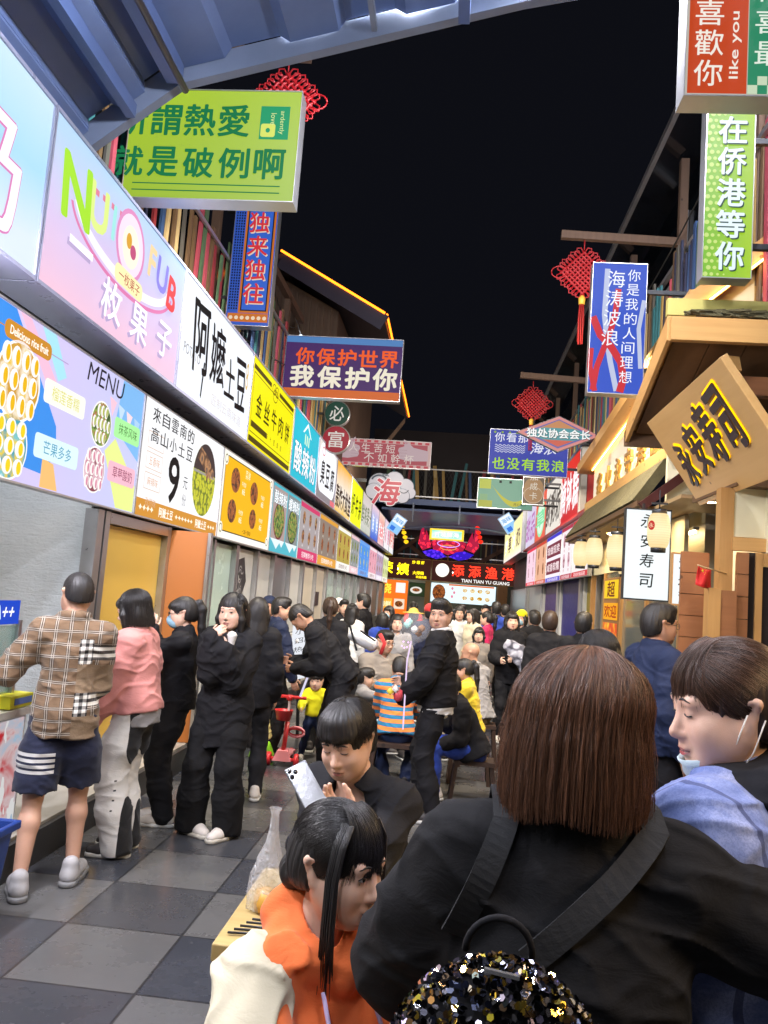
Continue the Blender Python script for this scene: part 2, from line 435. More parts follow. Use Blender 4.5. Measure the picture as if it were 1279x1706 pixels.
def let5(m):
    P = P5; m.text(P, '金', 1.12, .89, .075, brn, off=.01); m.text(P, '丝', 1.25, .89, .075, brn, off=.01)
    m.htext(P, '金丝牛肉饼', .22, .53, .27, .40, e('2a2208', .6), bold=.014, w=.27); m.htext(P, '一口酥十里飘香', .42, .26, .07, .2, brn)
lightbox('shop_sign', 'bright yellow lit sign with brown bars and five brown characters', 'shop sign', GU, P5, w5, UP, .3, yel, art5, let5, trim=lilac)
P6, w6 = lpanel(6)
def art6(m):
    P = P6; m.add([P.p(a, b, .005) for a, b in ((.72, .80), (1.08, 1.0), (1.44, .80), (1.36, .80), (1.08, .94), (.80, .80))], [(0, 1, 2, 3, 4, 5)], e('e8f4f6', 1.0))
    for k in range(3): m.rect(P, .90 + .15 * k, .64, .97 + .15 * k, .80, e('d6ecc4', 1.0), .005)
def let6(m):
    P = P6
    for k, ch in enumerate('酸辣粉'): m.text(P, ch, .45 + .62 * k, .36, .44, e('1c6f86', .8), bold=.05, off=.008, w=.54); m.text(P, ch, .45 + .62 * k, .36, .44, e('f4f6fb', 1.0), bold=.02, off=.012, w=.54)
lightbox('shop_sign', 'turquoise lit sign with a little house outline and white characters', 'shop sign', GU, P6, w6, UP, .3, e('22b8cf', .95, True), art6, let6, trim=lilac)
P7, w7 = lpanel(7)
def art7(m): m.rect(P7, .02, .02, w7 - .02, .5, e('9a9298', .75)); m.rrect(P7, .08, .14, w7 - .1, 1.0, .35, e('f2f5fb', .98), .005); m.ring(P7, .5, .86, .16, .08, .02, e('d05a62'), .008); m.rect(P7, 1.6, .03, w7 - .04, .13, e('e0707a'), .006)
def let7(m):
    for k, ch in enumerate('臭豆腐'): m.text(P7, ch, .52 + .55 * k, .50, .42, black_p, bold=.02, off=.01, wob=.03)
lightbox('shop_sign', 'white lit sign with rounded panel and thick black characters for stinky tofu', 'shop sign', GU, P7, w7, UP, .3, e('e3ddd8', .9, True), art7, let7, trim=lilac)
P8, w8 = lpanel(8)
def let8(m):
    for k, ch in enumerate('轰炸大鱿鱼'): m.text(P8, ch, .28 + .46 * k, .34, .46, e('3a2410', .6), bold=.03, off=.01, w=.42)
lightbox('shop_sign', 'orange to white lit sign with heavy dark squid characters', 'shop sign', GU, P8, w8, UP, .3, grad('face_orange', [(0, hx('f3c24a')), (.45, hx('f3ece2')), (1, hx('f2b02c'))], .95, 2, 0, 1.0), None, let8, trim=lilac)
P9, w9 = lpanel(9)
def let9(m):
    for k, ch in enumerate('好牛杂'): m.text(P9, ch, .42 + .66 * k, .48, .5, e('3c3a08', .6), bold=.02, off=.01, wob=.04)
lightbox('shop_sign', 'lemon yellow lit sign with rough dark brush characters', 'shop sign', GU, P9, w9, UP, .3, e('eaf210', .98, True), None, let9, trim=lilac)
for i, (cols, txt, tc, lab) in enumerate(((['b9c2b4', 'e4dcd8', 'cfc3c0'], '鲜榨果汁', '6d7a5c', 'pale grey green lit sign with thin vertical print'), (['2456cf', '7fa6ea', 'f0cdd4'], '海鲜', 'f3f6ff', 'blue to pink lit sign with white seafood characters'),
                                          (['f0d8dc', 'e85a64', 'f3d8c4'], '烤生蚝', 'ffffff', 'rose and red lit sign for grilled oysters'), (['f4f1f4', 'f2e9ee', 'e9cfe0'], '冰粥', 'd0407a', 'near white lit sign with rose characters'), (['eef0f4', 'f4f0ea', 'e03a34'], '椰子冻', 'e0403a', 'white lit sign with red top band at the far end of the row'))):
    Pq, wq = lpanel(10 + i)
    def lq(m, Pq=Pq, wq=wq, txt=txt, tc=tc):
        for k, ch in enumerate(txt): m.text(Pq, ch, wq * (k + .5) / len(txt), .48, .5, e(tc, .95), bold=.02, off=.01)
    lightbox('shop_sign', lab, 'shop sign', GU, Pq, wq, UP, .3, grad('face_far%d' % i, [(0, hx(cols[0])), (.5, hx(cols[1])), (1, hx(cols[2]))], .92, 2, 0, 1), None, lq, trim=lilac)

# lower menu boards -------------------------------------------------------
MX = -2.54; MZ, MH = 2.13, .985
def mpanel(y0, y1): return Panel((MX, y0 + .005, MZ), (0, 1, 0), (0, 0, 1)), y1 - y0 - .01
def board(y0, y1, lab, face, art, let): 
    P, w_ = mpanel(y0, y1)
    return lightbox('menu_board', lab, 'menu board', GM, P, w_, MH, .06, face, (lambda m: art(m, P, w_)) if art else None, (lambda m: let(m, P, w_)) if let else None, fr=.012)
def rows(m, P, w_, n, k, tc, a0=.1, b0=.12, b1=.85, foodk='mix', txt=True):
    for r in range(k):
        for c in range(n):
            a = a0 + (w_ - 2 * a0) * (c + .5) / n; b = b0 + (b1 - b0) * (r + .5) / k; rr = min((w_ - 2 * a0) / n, (b1 - b0) / k) * .36
            m.disc(P, a, b + rr * .2, rr, rr, food(foodk), .005, 18)
            if txt: m.text(P, GIB[(r * n + c) % 12], a, b - rr * 1.15, rr * .42, e(tc, .9), off=.006)
board(-2.6, .4, 'plain mint menu board nearest to the start of the row', e('cfe3d6', .92, True), lambda m, P, w_: rows(m, P, w_, 5, 2, '3c5c48', foodk='green'), None)
board(.4, 3.0, 'cream menu board with two rows of dishes', e('efe2c2', .92, True), lambda m, P, w_: rows(m, P, w_, 4, 2, '7a4a20', foodk='fried'), None)
def art_m1(m, P, w_):
    bl = e('3d8ee6', .95)
    m.poly(P, [(.9, .97), (.95, .45), (1.2, .12), (1.62, .10), (1.78, .24), (1.74, .42), (1.45, .70), (1.16, .97)], bl, .003)
    m.poly(P, [(.02, .02), (.02, .97), (.9, .97), (.95, .30), (1.35, .02)], e('f2b3cc', .95), .0034)
    m.poly(P, [(1.2, .97), (1.32, .97), (1.72, .66), (1.6, .62)], e('f0bcd6', .95), .0034); m.poly(P, [(1.45, .97), (1.62, .97), (1.8, .75), (1.7, .7)], e('a7e0ee', .95), .0034)
    m.poly(P, [(w_ - .42, .97), (w_ - .02, .97), (w_ - .02, .42), (w_ - .5, .60)], e('7db6ec', .95), .0034); m.poly(P, [(w_ - .62, .40), (w_ - .46, .52), (w_ - .02, .22), (w_ - .02, .02), (w_ - .34, .02)], e('e4ee92', .95), .0036)
    for k in range(4): a = w_ - .62 + .15 * k; m.poly(P, [(a, .80 - .02 * k), (a + .12, .78 - .02 * k), (a + .06, .66 - .02 * k)], e(('f3c4d6', 'bfd9f2', 'f6d7de', 'a9cdf0')[k], .95), .004)
    m.poly(P, [(1.62, .02), (1.84, .02), (1.76, .18), (1.62, .2)], e('f2bd76', .95), .0036)
    m.rrect(P, 1.06, .785, 1.58, .89, .045, e('c98a2c', .95), .006); m.rect(P, .8, .835, 1.06, .842, e('c98a2c', .9), .005); m.rect(P, 1.58, .835, 1.8, .842, e('b59ad0', .9), .005)
    def plate(a, b, r, k, n):
        m.disc(P, a, b, r, r, e('f4f2f4', 1.0), .006); m.disc(P, a, b, r * .93, r * .93, food(k), .007)
        for q in range(n):                      # rolls laid in the dish
            for t in (-1, 0, 1):
                x = (q - (n - 1) / 2) * 2 * r * .86 / n; hh = math.sqrt(max(.01, 1 - (x / r) ** 2)) * r * .85
                if abs(t) * r * .62 < hh:
                    m.disc(P, a + x, b + t * r * .56, r * .82 / n, r * .27, e('f6f0ec', .97), .008, 14); m.disc(P, a + x + r * .05, b + t * r * .56, r * .38 / n, r * .2, e(dict(mango='e7b50f', blue='f0d020', green='a8b040', pink='d58ca4')[k], .95), .009, 12)
    plate(1.26, .575, .235, 'mango', 4); plate(1.24, .20, .195, 'blue', 3); plate(2.35, .57, .165, 'green', 5); plate(2.32, .24, .165, 'pink', 4)
    for a0, b0, a1, c in ((1.54, .535, 2.08, 'f2f3e6'), (1.50, .19, 2.06, 'd6effa'), (2.56, .53, 3.03, 'a6ef9c'), (2.53, .20, 3.02, 'edb6c8')): m.rrect(P, a0, b0, a1, b0 + .15, .03, e(c, .98), .008)
def let_m1(m, P, w_):
    m.text(P, 'Delicious rice fruit', 1.32, .837, .05, e('fff6e8', 1.0), w=.42, bold=.03, off=.01); m.text(P, 'MENU', 2.36, .88, .13, e('2a2330', .7), w=.58, off=.01, shear=.15)
    m.text(P, '榴莲香糯', 1.81, .61, .085, e('d8d36a', .95), off=.012); m.text(P, '芒果多多', 1.78, .265, .085, e('3f97b5', .95), off=.012)
    m.text(P, '抹茶风味', 2.80, .605, .08, e('4d7a3c', .9), off=.012); m.text(P, '草莓酸奶', 2.78, .275, .085, e('8e2f55', .9), off=.012)
board(3.0, 6.08, 'pastel lilac menu board with four round plates and the word MENU', grad('face_menu1', [(0, hx('e6c8e6')), (.5, hx('cfc4f0')), (1, hx('c4c8f2'))], .97, 1, -1.4, 1.4), art_m1, let_m1)
def art_m2(m, P, w_):
    m.rect(P, .012, .012, w_ - .012, .155, e('cf8f36', .95)); m.disc(P, 1.66, .53, .36, .36, food('potato'), .005, 40)
    m.poly(P, [(1.66 + .36 * math.cos(t), .53 + .36 * math.sin(t)) for t in np.linspace(R(12), R(168), 20)], e('4a3c3c', .8), .006)
    m.poly(P, [(1.40, .72), (1.46, .84), (1.70, .78), (1.93, .66), (1.95, .58), (1.84, .60), (1.88, .52), (1.78, .58), (1.74, .52), (1.66, .62)], food('hand'), .007)
    m.rect(P, 1.32, .575, 1.98, .60, e('a8a49c', .8), .0065)
    for k in range(3): m.frame(P, .14, .24 + .17 * k, .50, .38 + .17 * k, .006, e('d5b9a4', .9), .005)
def let_m2(m, P, w_):
    m.htext(P, '來自雲南的', .16, .87, .125, .22, black_p, bold=.006, w=.17); m.htext(P, '高山小土豆', .16, .70, .125, .22, black_p, bold=.006, w=.17)
    m.text(P, '9', .80, .40, .40, black_p, w=.27, bold=.03); m.text(P, '元', 1.12, .42, .11, e('3a3a40', .8)); m.text(P, '份', 1.12, .26, .11, e('8a8a90', .9))
    for k, t in enumerate(('五香味', '麻辣味', '孜然味')): m.text(P, t, .32, .645 - .17 * k - .165, .075, e('dcae8c', .9))
    m.text(P, '✦✦✦✦', .24, .085, .05, e('fff1d8', 1.0), w=.32); m.text(P, '阿嬷土豆', .70, .085, .085, e('fff6e8', 1.0), w=.34, bold=.02); m.text(P, '✦✦✦✦✦✦', 1.18, .085, .045, e('fff1d8', 1.0), w=.5); m.text(P, '阿嬷土豆', 1.68, .085, .085, e('fff6e8', 1.0), w=.34, bold=.02); m.text(P, '✦✦✦', 2.02, .085, .045, e('fff1d8', 1.0), w=.24)
board(6.08, 8.32, 'white potato menu board with a large black 9 and a round picture', e('f0f1f4', .98, True), art_m2, let_m2)
def art_m3(m, P, w_):
    m.rrect(P, .10, .09, w_ - .10, .93, .04, e('2c2a12', .6), .003); m.rrect(P, .112, .102, w_ - .112, .918, .036, e('f2b416', .97), .004)
    for a, b in ((.12, .88), (.12, .12), (w_ - .12, .90), (w_ - .12, .11)): m.disc(P, a, b, .075, .07, e('f3efe0', 1.), .006); m.ring(P, a, b, .055, .05, .012, e('6a6210', .7), .007)
    for a, b, r in ((.55, .70, .15), (1.42, .66, .15), (.5, .34, .14), (1.45, .34, .13)): m.disc(P, a, b, r * 1.25, r * .95, food('fried'), .006)
def let_m3(m, P, w_):
    m.text(P, '菜单', 1.06, .83, .11, e('fff3c9', 1.0), off=.008)
    for a, b in ((.92, .70), (1.88, .66), (.88, .36), (1.88, .36)): m.text(P, '牛肉饼', a, b, .06, e('fff3d6', 1.)); m.text(P, '8元', a, b - .09, .07, e('fff3d6', 1.), bold=.02)
    m.text(P, '一口酥十里飘香', w_ / 2, .15, .055, e('3a2c08', .7))
board(8.32, 10.75, 'orange yellow menu board with four brown pies', e('f6f3ea', .97, True), art_m3, let_m3)
def art_m4(m, P, w_):
    for k in range(2):
        a0 = .08 + k * .98; m.rect(P, a0, .2, a0 + .92, .93, e('8d979a' if k else 'b7a3a0', .8), .003); m.disc(P, a0 + .46, .47, .36, .27, e('7c3038' if k == 0 else '20242a', .8), .004); m.disc(P, a0 + .46, .47, .33, .245, food('green'), .005)
        m.poly(P, [(a0, .2), (a0 + .92, .2), (a0 + .75, .10), (a0 + .6, .16), (a0 + .4, .06), (a0 + .15, .15)], e('dfeef2', .95), .0045)
def let_m4(m, P, w_):
    for k, t in enumerate(('酸辣粉', '螺蛳粉')): m.text(P, t, .54 + .98 * k, .79, .19, e('1d6a80', .8), w=.84, bold=.05); m.text(P, t, .54 + .98 * k, .79, .19, e('f4f8fb', 1.), w=.84, bold=.018, off=.009)
board(10.75, 12.8, 'turquoise menu board with two noodle bowls', e('4fb6c8', .92, True), art_m4, let_m4)
far_menus = [(12.8, 14.75, 'grey menu board with a crimson foot and skewers', 'a9a0a2', 'd23a6c', 'mix', 'f4f0f2'), (14.75, 17.2, 'brown grey menu board with an orange foot', '8e7f74', 'e0a03c', 'fried', 'f2ead8'), (17.2, 19.5, 'lime topped menu board with squid pictures', 'b7a24a', 'f1f0ea', 'fried', '4c4010'),
             (19.5, 21.3, 'dull green grey menu board with small pictures', '93989a', 'e9c4cc', 'green', 'f2f2f2'), (21.3, 24.0, 'bright blue menu board with pale print', '4c94ea', '6aa6ee', 'blue', 'f2f6ff'), (24.0, 26.4, 'pink and red menu board with drinks', 'e8a6b8', 'f0e2e6', 'pink', 'b02a50'), (26.4, 28.9, 'mauve menu board with many small pictures', 'b9a3c4', 'e6dcea', 'mix', '5a3a6a'), (28.9, 31.3, 'pale lime menu board at the far end', 'd8dfa8', 'f0f0e0', 'green', '50602a')]
for y0, y1, lab, c, foot, fk, tc in far_menus:
    board(y0, y1, lab, e(c, .9, True), lambda m, P, w_, c=c, foot=foot, fk=fk, tc=tc: (m.rect(P, .012, .012, w_ - .012, .19, e(foot, .95)), rows(m, P, w_, 3, 2, tc, b0=.22, foodk=fk), m.rect(P, .05, .88, w_ - .05, .96, e(foot, .9))), lambda m, P, w_, tc=tc, foot=foot: m.text(P, '招牌推荐小吃', w_ / 2, .10, .1, e('ffffff' if foot[0] in 'de4' else '7a4a4a', .95), w=w_ * .6))

# ------------------------------------------------------------------ stall fronts under the menus
green_p = M('frosted_green_panel', (.46, .60, .53), .25, 0, .08, 3, .02)
yellow_p = M('yellow_panel', (.55, .36, .07), .45, 0, .06, 2, .03)
orange_p = M('orange_door', (.38, .125, .020), .45, 0, .12, 2, .05)
grey_p = M('grey_panel', (.60, .61, .59), .35, 0, .08, 3, .03)
cream_p = M('cream_tiles', (.68, .62, .50), .4, 0, .15, 3, .05)
pinkp = M('pale_pink_panel', (.68, .53, .50), .4, 0, .08, 3)
def white_brick():
    m, nt, b = newmat('white_foam_brick'); (x, y, z), p = coords(nt)
    z2 = z + (noise(nt, p, 3, 3) - .5) * .03; row = (z2 / .085); f = (row.fr() - .5).abs()
    n1 = noise(nt, vec(nt, x, y * .55, z * 1.8), 16, 6, .7); n2 = noise(nt, p, 3, 2)
    setc(nt, b, cmix(nt, n2, (.60, .64, .65), (.76, .79, .80))); b.inputs['Roughness'].default_value = .6
    bump(nt, b, f.gt(.44) * -1.0 + n1 * 1.3, .9, .012); return m
GF = 'stall fronts in the left row'
added_tube_glow = EM('added_tube_glow', hx('fff3de'), 30.0); lamp_menu = EM('lamp_menu', hx('fff3de'), 60.0)
def added_tube_lamp(x, y, z, L, lab, grp=None, warm=None, lip=None):  # added lamp fitting, put in to brighten stalls, canopy and walls
    t = empty('added_tube_lamp', (x, y, z), lab, 'lamp', grp)
    m = MB(); m.beam((x, y - L / 2, z + .03), (x, y + L / 2, z + .03), .05, .03, alu); m.build('fitting', t)
    if lip:
        for yy in (y - L / 2 - .03, y + L / 2 + .03): MB().box((x - .03, yy - .004, z - .05), (x + lip, yy + .004, z + .04), alu).build('end_cap', t)
        MB().beam((x + lip, y - L / 2, z - .012), (x + lip, y + L / 2, z - .012), .006, .075, alu).build('reflector_lip', t)
    m = MB(); m.tube([(x, y - L / 2 + .03, z), (x, y + L / 2 - .03, z)], .013, warm or added_tube_glow, 8); m.build('tube', t)
    return t
# front 1: counter stall of the near queue
s1 = empty('snack_stall', (-2.7, 4.6, .2), 'near stall front with white foam brick back wall and steel posts', 'stall')
m = MB(); m.box((-3.75, 1.0, .2), (-3.7, 6.0, 3.1), grey_p); m.build('back_wall', s1)
m = MB(); m.box((-2.68, 5.57, .2), (-2.58, 5.67, 2.12), steel); m.build('post', s1)
m = MB(); m.box((-3.7, 5.675, .2), (-2.69, 5.715, 3.1), white_brick()); m.build('side_panel', s1)
# front 2: yellow panel in a steel frame, orange door
s2 = empty('snack_stall', (-2.65, 6.9, .2), 'closed stall front with mustard yellow panel in a steel frame', 'stall')
m = MB(); m.box((-2.70, 5.80, .2), (-2.64, 7.02, 2.03), yellow_p); m.build('panel', s2)
for y in (5.74, 7.06): MB().box((-2.72, y - .04, .2), (-2.58, y + .04, 2.12), steel).build('post', s2)
MB().box((-2.72, 5.785, 2.035), (-2.58, 7.015, 2.115), steel).build('lintel', s2)
dd = empty('orange_door', (-2.42, 7.12, .2), 'open flat orange door standing beyond the yellow panel', 'door')
m = MB(); m.hexa([(-2.60, 7.10, .21), (-2.24, 7.18, .21), (-2.25, 7.22, .21), (-2.61, 7.14, .21), (-2.60, 7.10, 2.1), (-2.24, 7.18, 2.1), (-2.25, 7.22, 2.1), (-2.61, 7.14, 2.1)], orange_p); m.build('leaf', dd)
m = MB(); m.beam((-2.235, 7.175, .21), (-2.235, 7.175, 2.1), .03, .06, steel, (0, 1, 0)); m.build('edge_strip', dd)
specs = [(7.6, 9.5, green_p, 'frosted green glass stall front next to the orange door'), (9.5, 11.6, grey_p, 'stall front with grey panel and black cloud decal'), (11.6, 13.9, steel, 'steel framed stall front with a tall narrow window'),
         (13.9, 16.6, cream_p, 'cream tiled stall front with a small dark notice'), (16.6, 19.4, green_p, 'pale green glass stall front in the middle of the row'), (19.4, 22.6, green_p, 'pale green stall front with a power socket strip'), (22.6, 26.4, pinkp, 'pale pink stall front towards the far end'), (26.4, 31.2, cream_p, 'cream stall front last in the row')]
for y0, y1, pm, lab in specs:
    s = empty('snack_stall', (-2.65, (y0 + y1) / 2, .2), lab, 'stall')
    yc = (y0 + y1) / 2; m = MB(); m.box((-2.70, y0 + .07, .92), (-2.665, yc - .04, 2.1), pm); m.build('panel', s)
    m = MB(); m.box((-2.70, yc + .04, .92), (-2.665, y1 - .07, 2.1), pm if pm is not steel else grey_p); m.build('panel', s)
    for y in (y0 + .03, yc, y1 - .03): MB().box((-2.72, y - .035, .2), (-2.60, y + .035, 2.12), steel).build('post', s)
    MB().box((-2.74, y0 + .07, .2), (-2.60, yc - .04, .9), grey_p).build('counter_base', s); MB().box((-2.74, yc + .04, .2), (-2.60, y1 - .07, .9), grey_p).build('counter_base', s)
    if 'cloud' in lab:
        m = MB(); Pd = Panel((-2.664, y0 + .1, 1.0), (0, 1, 0), (0, 0, 1)); bk = M('decal_black', (.02, .02, .022), .4); wh = M('decal_white', (.5, .5, .5), .4)
        m.poly(Pd, [(.05, .15), (.12, .95), (.45, 1.0), (.62, .7), (.5, .55), (.6, .4), (.35, .3)], bk)
        for k in range(16):
            a, b = .12 + rnd.random() * .42, .3 + rnd.random() * .6; m.ring(Pd, a, b, .08, .09, .014, wh, .005, 14, rnd.random() * 6, 4 + rnd.random() * 4)
        m.build('cloud_decal', s)
    if 'notice' in lab:
        m = MB(); m.box((-2.66, yc + .4, 1.35), (-2.64, yc + .7, 1.62), M('dark_notice', (.05, .03, .03), .5)); m.build('notice', s)
for y in (2.0, 4.6): added_tube_lamp(-2.85, y, 2.75, 1.4, 'added white tube lamp inside the near stall', 'added tube lamps inside the near stall', EM('fill_stall', hx('f6f8ff'), 110))  # added lamps that brighten the near stall and its side panel

# counter with glass case, yellow box and blue name strip
ct = empty('food_counter', (-2.5, 3.9, .2), 'glass topped food counter with splashed red and blue print on its front', 'counter')
def splash(nt, x, y, z, p):
    a = noise(nt, p, 3.2, 4, .6, .8); b_ = noise(nt, vec(nt, y, z * .4, x), 9, 3)
    c = ramp(nt, a, [(.3, hx('d9e8f4')), (.45, hx('b9d6ef')), (.55, hx('f0d4d6')), (.66, hx('d8303a'))])
    return cmix(nt, b_.gt(.62), c, hx('ffffff'))
prn = emfn('print_splash', splash, .55)
m = MB(); m.box((-3.1, 2.6, .2), (-2.36, 4.46, .84), grey_p); m.rect(Panel((-2.36, 2.62, .22), (0, 1, 0), (0, 0, 1)), 0, 0, 1.82, .6, prn, .004); m.build('base', ct)
m = MB(); m.box((-3.12, 2.58, .842), (-2.32, 4.48, .88), M('counter_top', (.6, .58, .5), .3)); m.build('counter_top', ct)
gl, nt, b = newmat('case_glass'); b.inputs['Base Color'].default_value = (.45, .8, .7, 1); b.inputs['Transmission Weight'].default_value = .75; b.inputs['Roughness'].default_value = .08; b.inputs['Alpha'].default_value = .55
m = MB(); m.box((-2.95, 2.7, 1.05), (-2.42, 4.36, 1.06), gl); m.box((-2.425, 2.7, .96), (-2.415, 4.36, 1.33), gl); m.build('glass_case', ct)
for y in (2.7, 4.36): MB().box((-2.44, y - .015, .88), (-2.40, y + .015, 1.36), steel).build('case_post', ct)
tray = empty('food_tray', (-2.66, 3.7, .88), 'shallow tray of pale rice rolls on the near counter', 'tray')
m = MB(); m.box((-2.92, 2.75, .885), (-2.44, 4.3, .90), steel); m.build('tray_base', tray)
m = MB(); rice = M('rice_roll', (.72, .66, .58), .5, 0, .2)
for k in range(46):
    x, y = -2.88 + rnd.random() * .4, 2.85 + rnd.random() * 1.4; m.lathe((x, y, .90), [(0, .05), (.02, .045), (.033, .02), (.03, 0)], rice, 8)
m.build('rolls', tray)
bs = empty('name_strip', (-2.42, 3.9, 1.36), 'blue lit strip with white script on the near counter', 'sign')
Pb = Panel((-2.405, 2.9, 1.345), (0, 1, 0), (0, 0, 1)); m = MB(); m.box((-2.42, 2.9, 1.34), (-2.406, 4.34, 1.47), e('1d49c8', .9)); m.build('face', bs)
m = MB(); m.text(Pb, 'B5A++', 1.22, .062, .075, e('f4f6ff', 1.), bold=.02, shear=.2); m.text(Pb, 'Bob 5A', .6, .062, .075, e('f4f6ff', 1.), bold=.02, shear=.2); m.build('lettering', bs)
yb = empty('yellow_box', (-2.38, 4.36, .885), 'small lime yellow box on the corner of the near counter', 'box')
m = MB(); m.box((-2.47, 4.22, .885), (-2.33, 4.46, .955), M('lime_card', (.62, .60, .02), .5)); m.build('body', yb, bevel=.004)
m = MB(); m.box((-2.328, 4.26, .905), (-2.326, 4.44, .94), M('box_print', (.1, .2, .5), .5)); m.build('label_print', yb)
# blue bin
bn = empty('bin', (-2.19, 3.60, 0), 'blue plastic bin with flared rim at the edge of the lane', 'bin')
blp = M('blue_plastic', (.012, .04, .20), .35, 0, .1)
m = MB()
def ringbox(cx_, cy_, z, hx_, hy_): return [(cx_ - hx_, cy_ - hy_, z), (cx_ + hx_, cy_ - hy_, z), (cx_ + hx_, cy_ + hy_, z), (cx_ - hx_, cy_ + hy_, z)]
prof = [(0, .16, .13), (.42, .20, .17), (.42, .225, .195), (.46, .225, .195), (.46, .20, .17), (.05, .15, .12)]
vs = []; fs = []
for z, a, b_ in prof: vs += ringbox(-2.19, 3.60, z, a, b_)
for i in range(len(prof) - 1):
    for k in range(4): fs.append((i * 4 + k, i * 4 + (k + 1) % 4, i * 4 + 4 + (k + 1) % 4, i * 4 + 4 + k))
fs += [(3, 2, 1, 0), (20, 21, 22, 23)]
m.add(vs, fs, blp); m.build('body', bn, bevel=.008)
m = MB(); m.ring(Panel((-2.015, 3.60, .2), (0, 1, 0), (0, 0, 1)), 0, .05, .07, .08, .008, M('bin_mark', (.5, .55, .6), .5), .02); m.build('emblem', bn)
# ================================================================== overhead canopy at the start of the lane
def corrug():
    m, nt, b = newmat('ribbed_blue_steel'); (x, y, z), p = coords(nt)
    n1 = noise(nt, p, 2.5, 5, .6)
    setc(nt, b, cmix(nt, n1, (.10, .155, .34), (.18, .26, .48))); b.inputs['Roughness'].default_value = .42; b.inputs['Metallic'].default_value = .15
    bump(nt, b, n1, .25, .01); return m
cor = corrug()
cp = empty('steel_canopy', (-.9, 3.2, 4.3), 'blue ribbed steel canopy over the near end of the lane', 'canopy')
A0, A1, A2, A3 = (-2.62, 4.32), (-1.94, 4.86), (.2, 5.44), (2.5, 5.9)
def sheet(mb, p, q, y0, y1, n, d, t, mat):   # ribbed sheet between two eaves lines
    (x0, z0), (x1, z1) = p, q; vs = []; fs = []; L = math.hypot(x1 - x0, z1 - z0); nx, nz = -(z1 - z0) / L, (x1 - x0) / L
    prof = []
    for k in range(n):
        for f, h in ((0, 0), (.42, 0), (.5, d), (.92, d)): prof.append(((k + f) / n, h))
    prof.append((1, 0))
    for y in (y0, y1):
        for f, h in prof: vs.append((x0 + (x1 - x0) * f + nx * h, y, z0 + (z1 - z0) * f + nz * h))
    K = len(prof)
    for i in range(K - 1): fs.append((i, i + 1, K + i + 1, K + i))
    o = len(vs); vs += [(a, b_, c + t) for a, b_, c in vs]; fs += [tuple(i + o for i in f[::-1]) for f in fs]
    mb.add(vs, fs, mat)
m = MB(); sheet(m, A0, A1, -2, 4.6, 2, .07, .02, cor); m.build('roof_sheet', cp)
m = MB(); sheet(m, A1, A2, -2, 4.6, 3, .06, .02, cor); m.build('roof_sheet', cp)
m = MB(); sheet(m, A2, A3, -2, 4.6, 3, .06, .02, cor); m.build('roof_sheet', cp)
for a, b_, lab in ((A0, A1, 0), (A1, A2, 1), (A2, A3, 2)):
    MB().beam((a[0], 4.64, a[1] - .02), (b_[0], 4.64, b_[1] - .02), .07, .15, bluel, (0, 0, 1)).build('edge_beam', cp)
MB().beam((A1[0], -2, A1[1] - .05), (A1[0], 4.58, A1[1] - .05), .10, .12, bluew).build('purlin', cp)
MB().beam((A2[0] - .35, -2, A2[1] - .2), (A2[0] - .35, 4.58, A2[1] - .2), .07, .14, bluew).build('purlin', cp)
MB().beam((A2[0] - .9, -2, A2[1] - .30), (A2[0] - .9, 4.58, A2[1] - .30), .035, .05, bluel).build('purlin', cp)
MB().beam((-2.2, -2, 4.56), (-2.2, 4.58, 4.56), .06, .09, bluew).build('purlin', cp)
m = MB(); m.tube([(A1[0] + .06, -1.5, 4.73), (A1[0] + .06, 4.62, 4.73)], .022, M('conduit', (.12, .11, .12), .35, .4), 8); m.build('conduit', cp)
for y in (1.3, 2.4, 3.4): m = MB(); m.beam((A2[0], y, A2[1] - .1), (A1[0], y, A1[1] - .1), .05, .10, bluel); m.build('rafter', cp)
# ------------------------------------------------------------------ sushi house on the right
def wood(name, c1, c2, axis=1, sc=1.0, rough=.5):
    m, nt, b = newmat(name); (x, y, z), p = coords(nt)
    st = {0: (.5, 9, 9), 1: (9, .5, 9), 2: (9, 9, .5)}[axis]
    q = vec(nt, x * st[0], y * st[1], z * st[2]); n1 = noise(nt, q, 2.2 * sc, 6, .65, .6); n2 = noise(nt, p, 1.4, 3); k = voro(nt, vec(nt, x * 3, y * 3, z * 3), 1.3)
    c = cmix(nt, n1, c1, c2); c = cmix(nt, n2 * .35, c, tuple(a * .55 for a in c1)); c = cmix(nt, k.lt(.075) * .8, c, tuple(a * .25 for a in c1))
    setc(nt, b, c); b.inputs['Roughness'].default_value = rough; bump(nt, b, n1, .25, .004); MATS[name] = m; return m
wx = wood('cedar_across', (.46, .23, .065), (.70, .42, .15), 0); wy = wood('cedar_along', (.46, .23, .065), (.70, .42, .15), 1); wz = wood('cedar_upright', (.38, .18, .05), (.62, .36, .12), 2)
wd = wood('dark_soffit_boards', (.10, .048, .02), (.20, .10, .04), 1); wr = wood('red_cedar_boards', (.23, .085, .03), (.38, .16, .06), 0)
cream = M('cream_plaster', (.66, .60, .40), .75, 0, .06, 3); ceil_w = wood('ceiling_boards', (.42, .27, .12), (.56, .38, .19), 1)
thatch_m = M('thatch', (.10, .085, .035), .9, 0, .5, 30, .9, .02)
sh = empty('sushi_house', (2.6, 8.6, 0), 'wooden sushi house with cream walls and lit eaves at the side of the lane', 'building')
m = MB(); m.box((2.3, 7.6, 0), (2.45, 12.6, 2.72), M('shop_inner_wall', (.30, .26, .18), .6)); m.box((2.16, 6.02, 0), (2.3, 6.45, 2.62), cream); m.box((2.1, 2.5, 2.12), (2.24, 6.0, 2.62), cream); m.build('wall', sh)
m = MB(); m.box((2.12, 7.62, 2.18), (2.16, 12.4, 2.6), cream); m.build('bulkhead', sh)
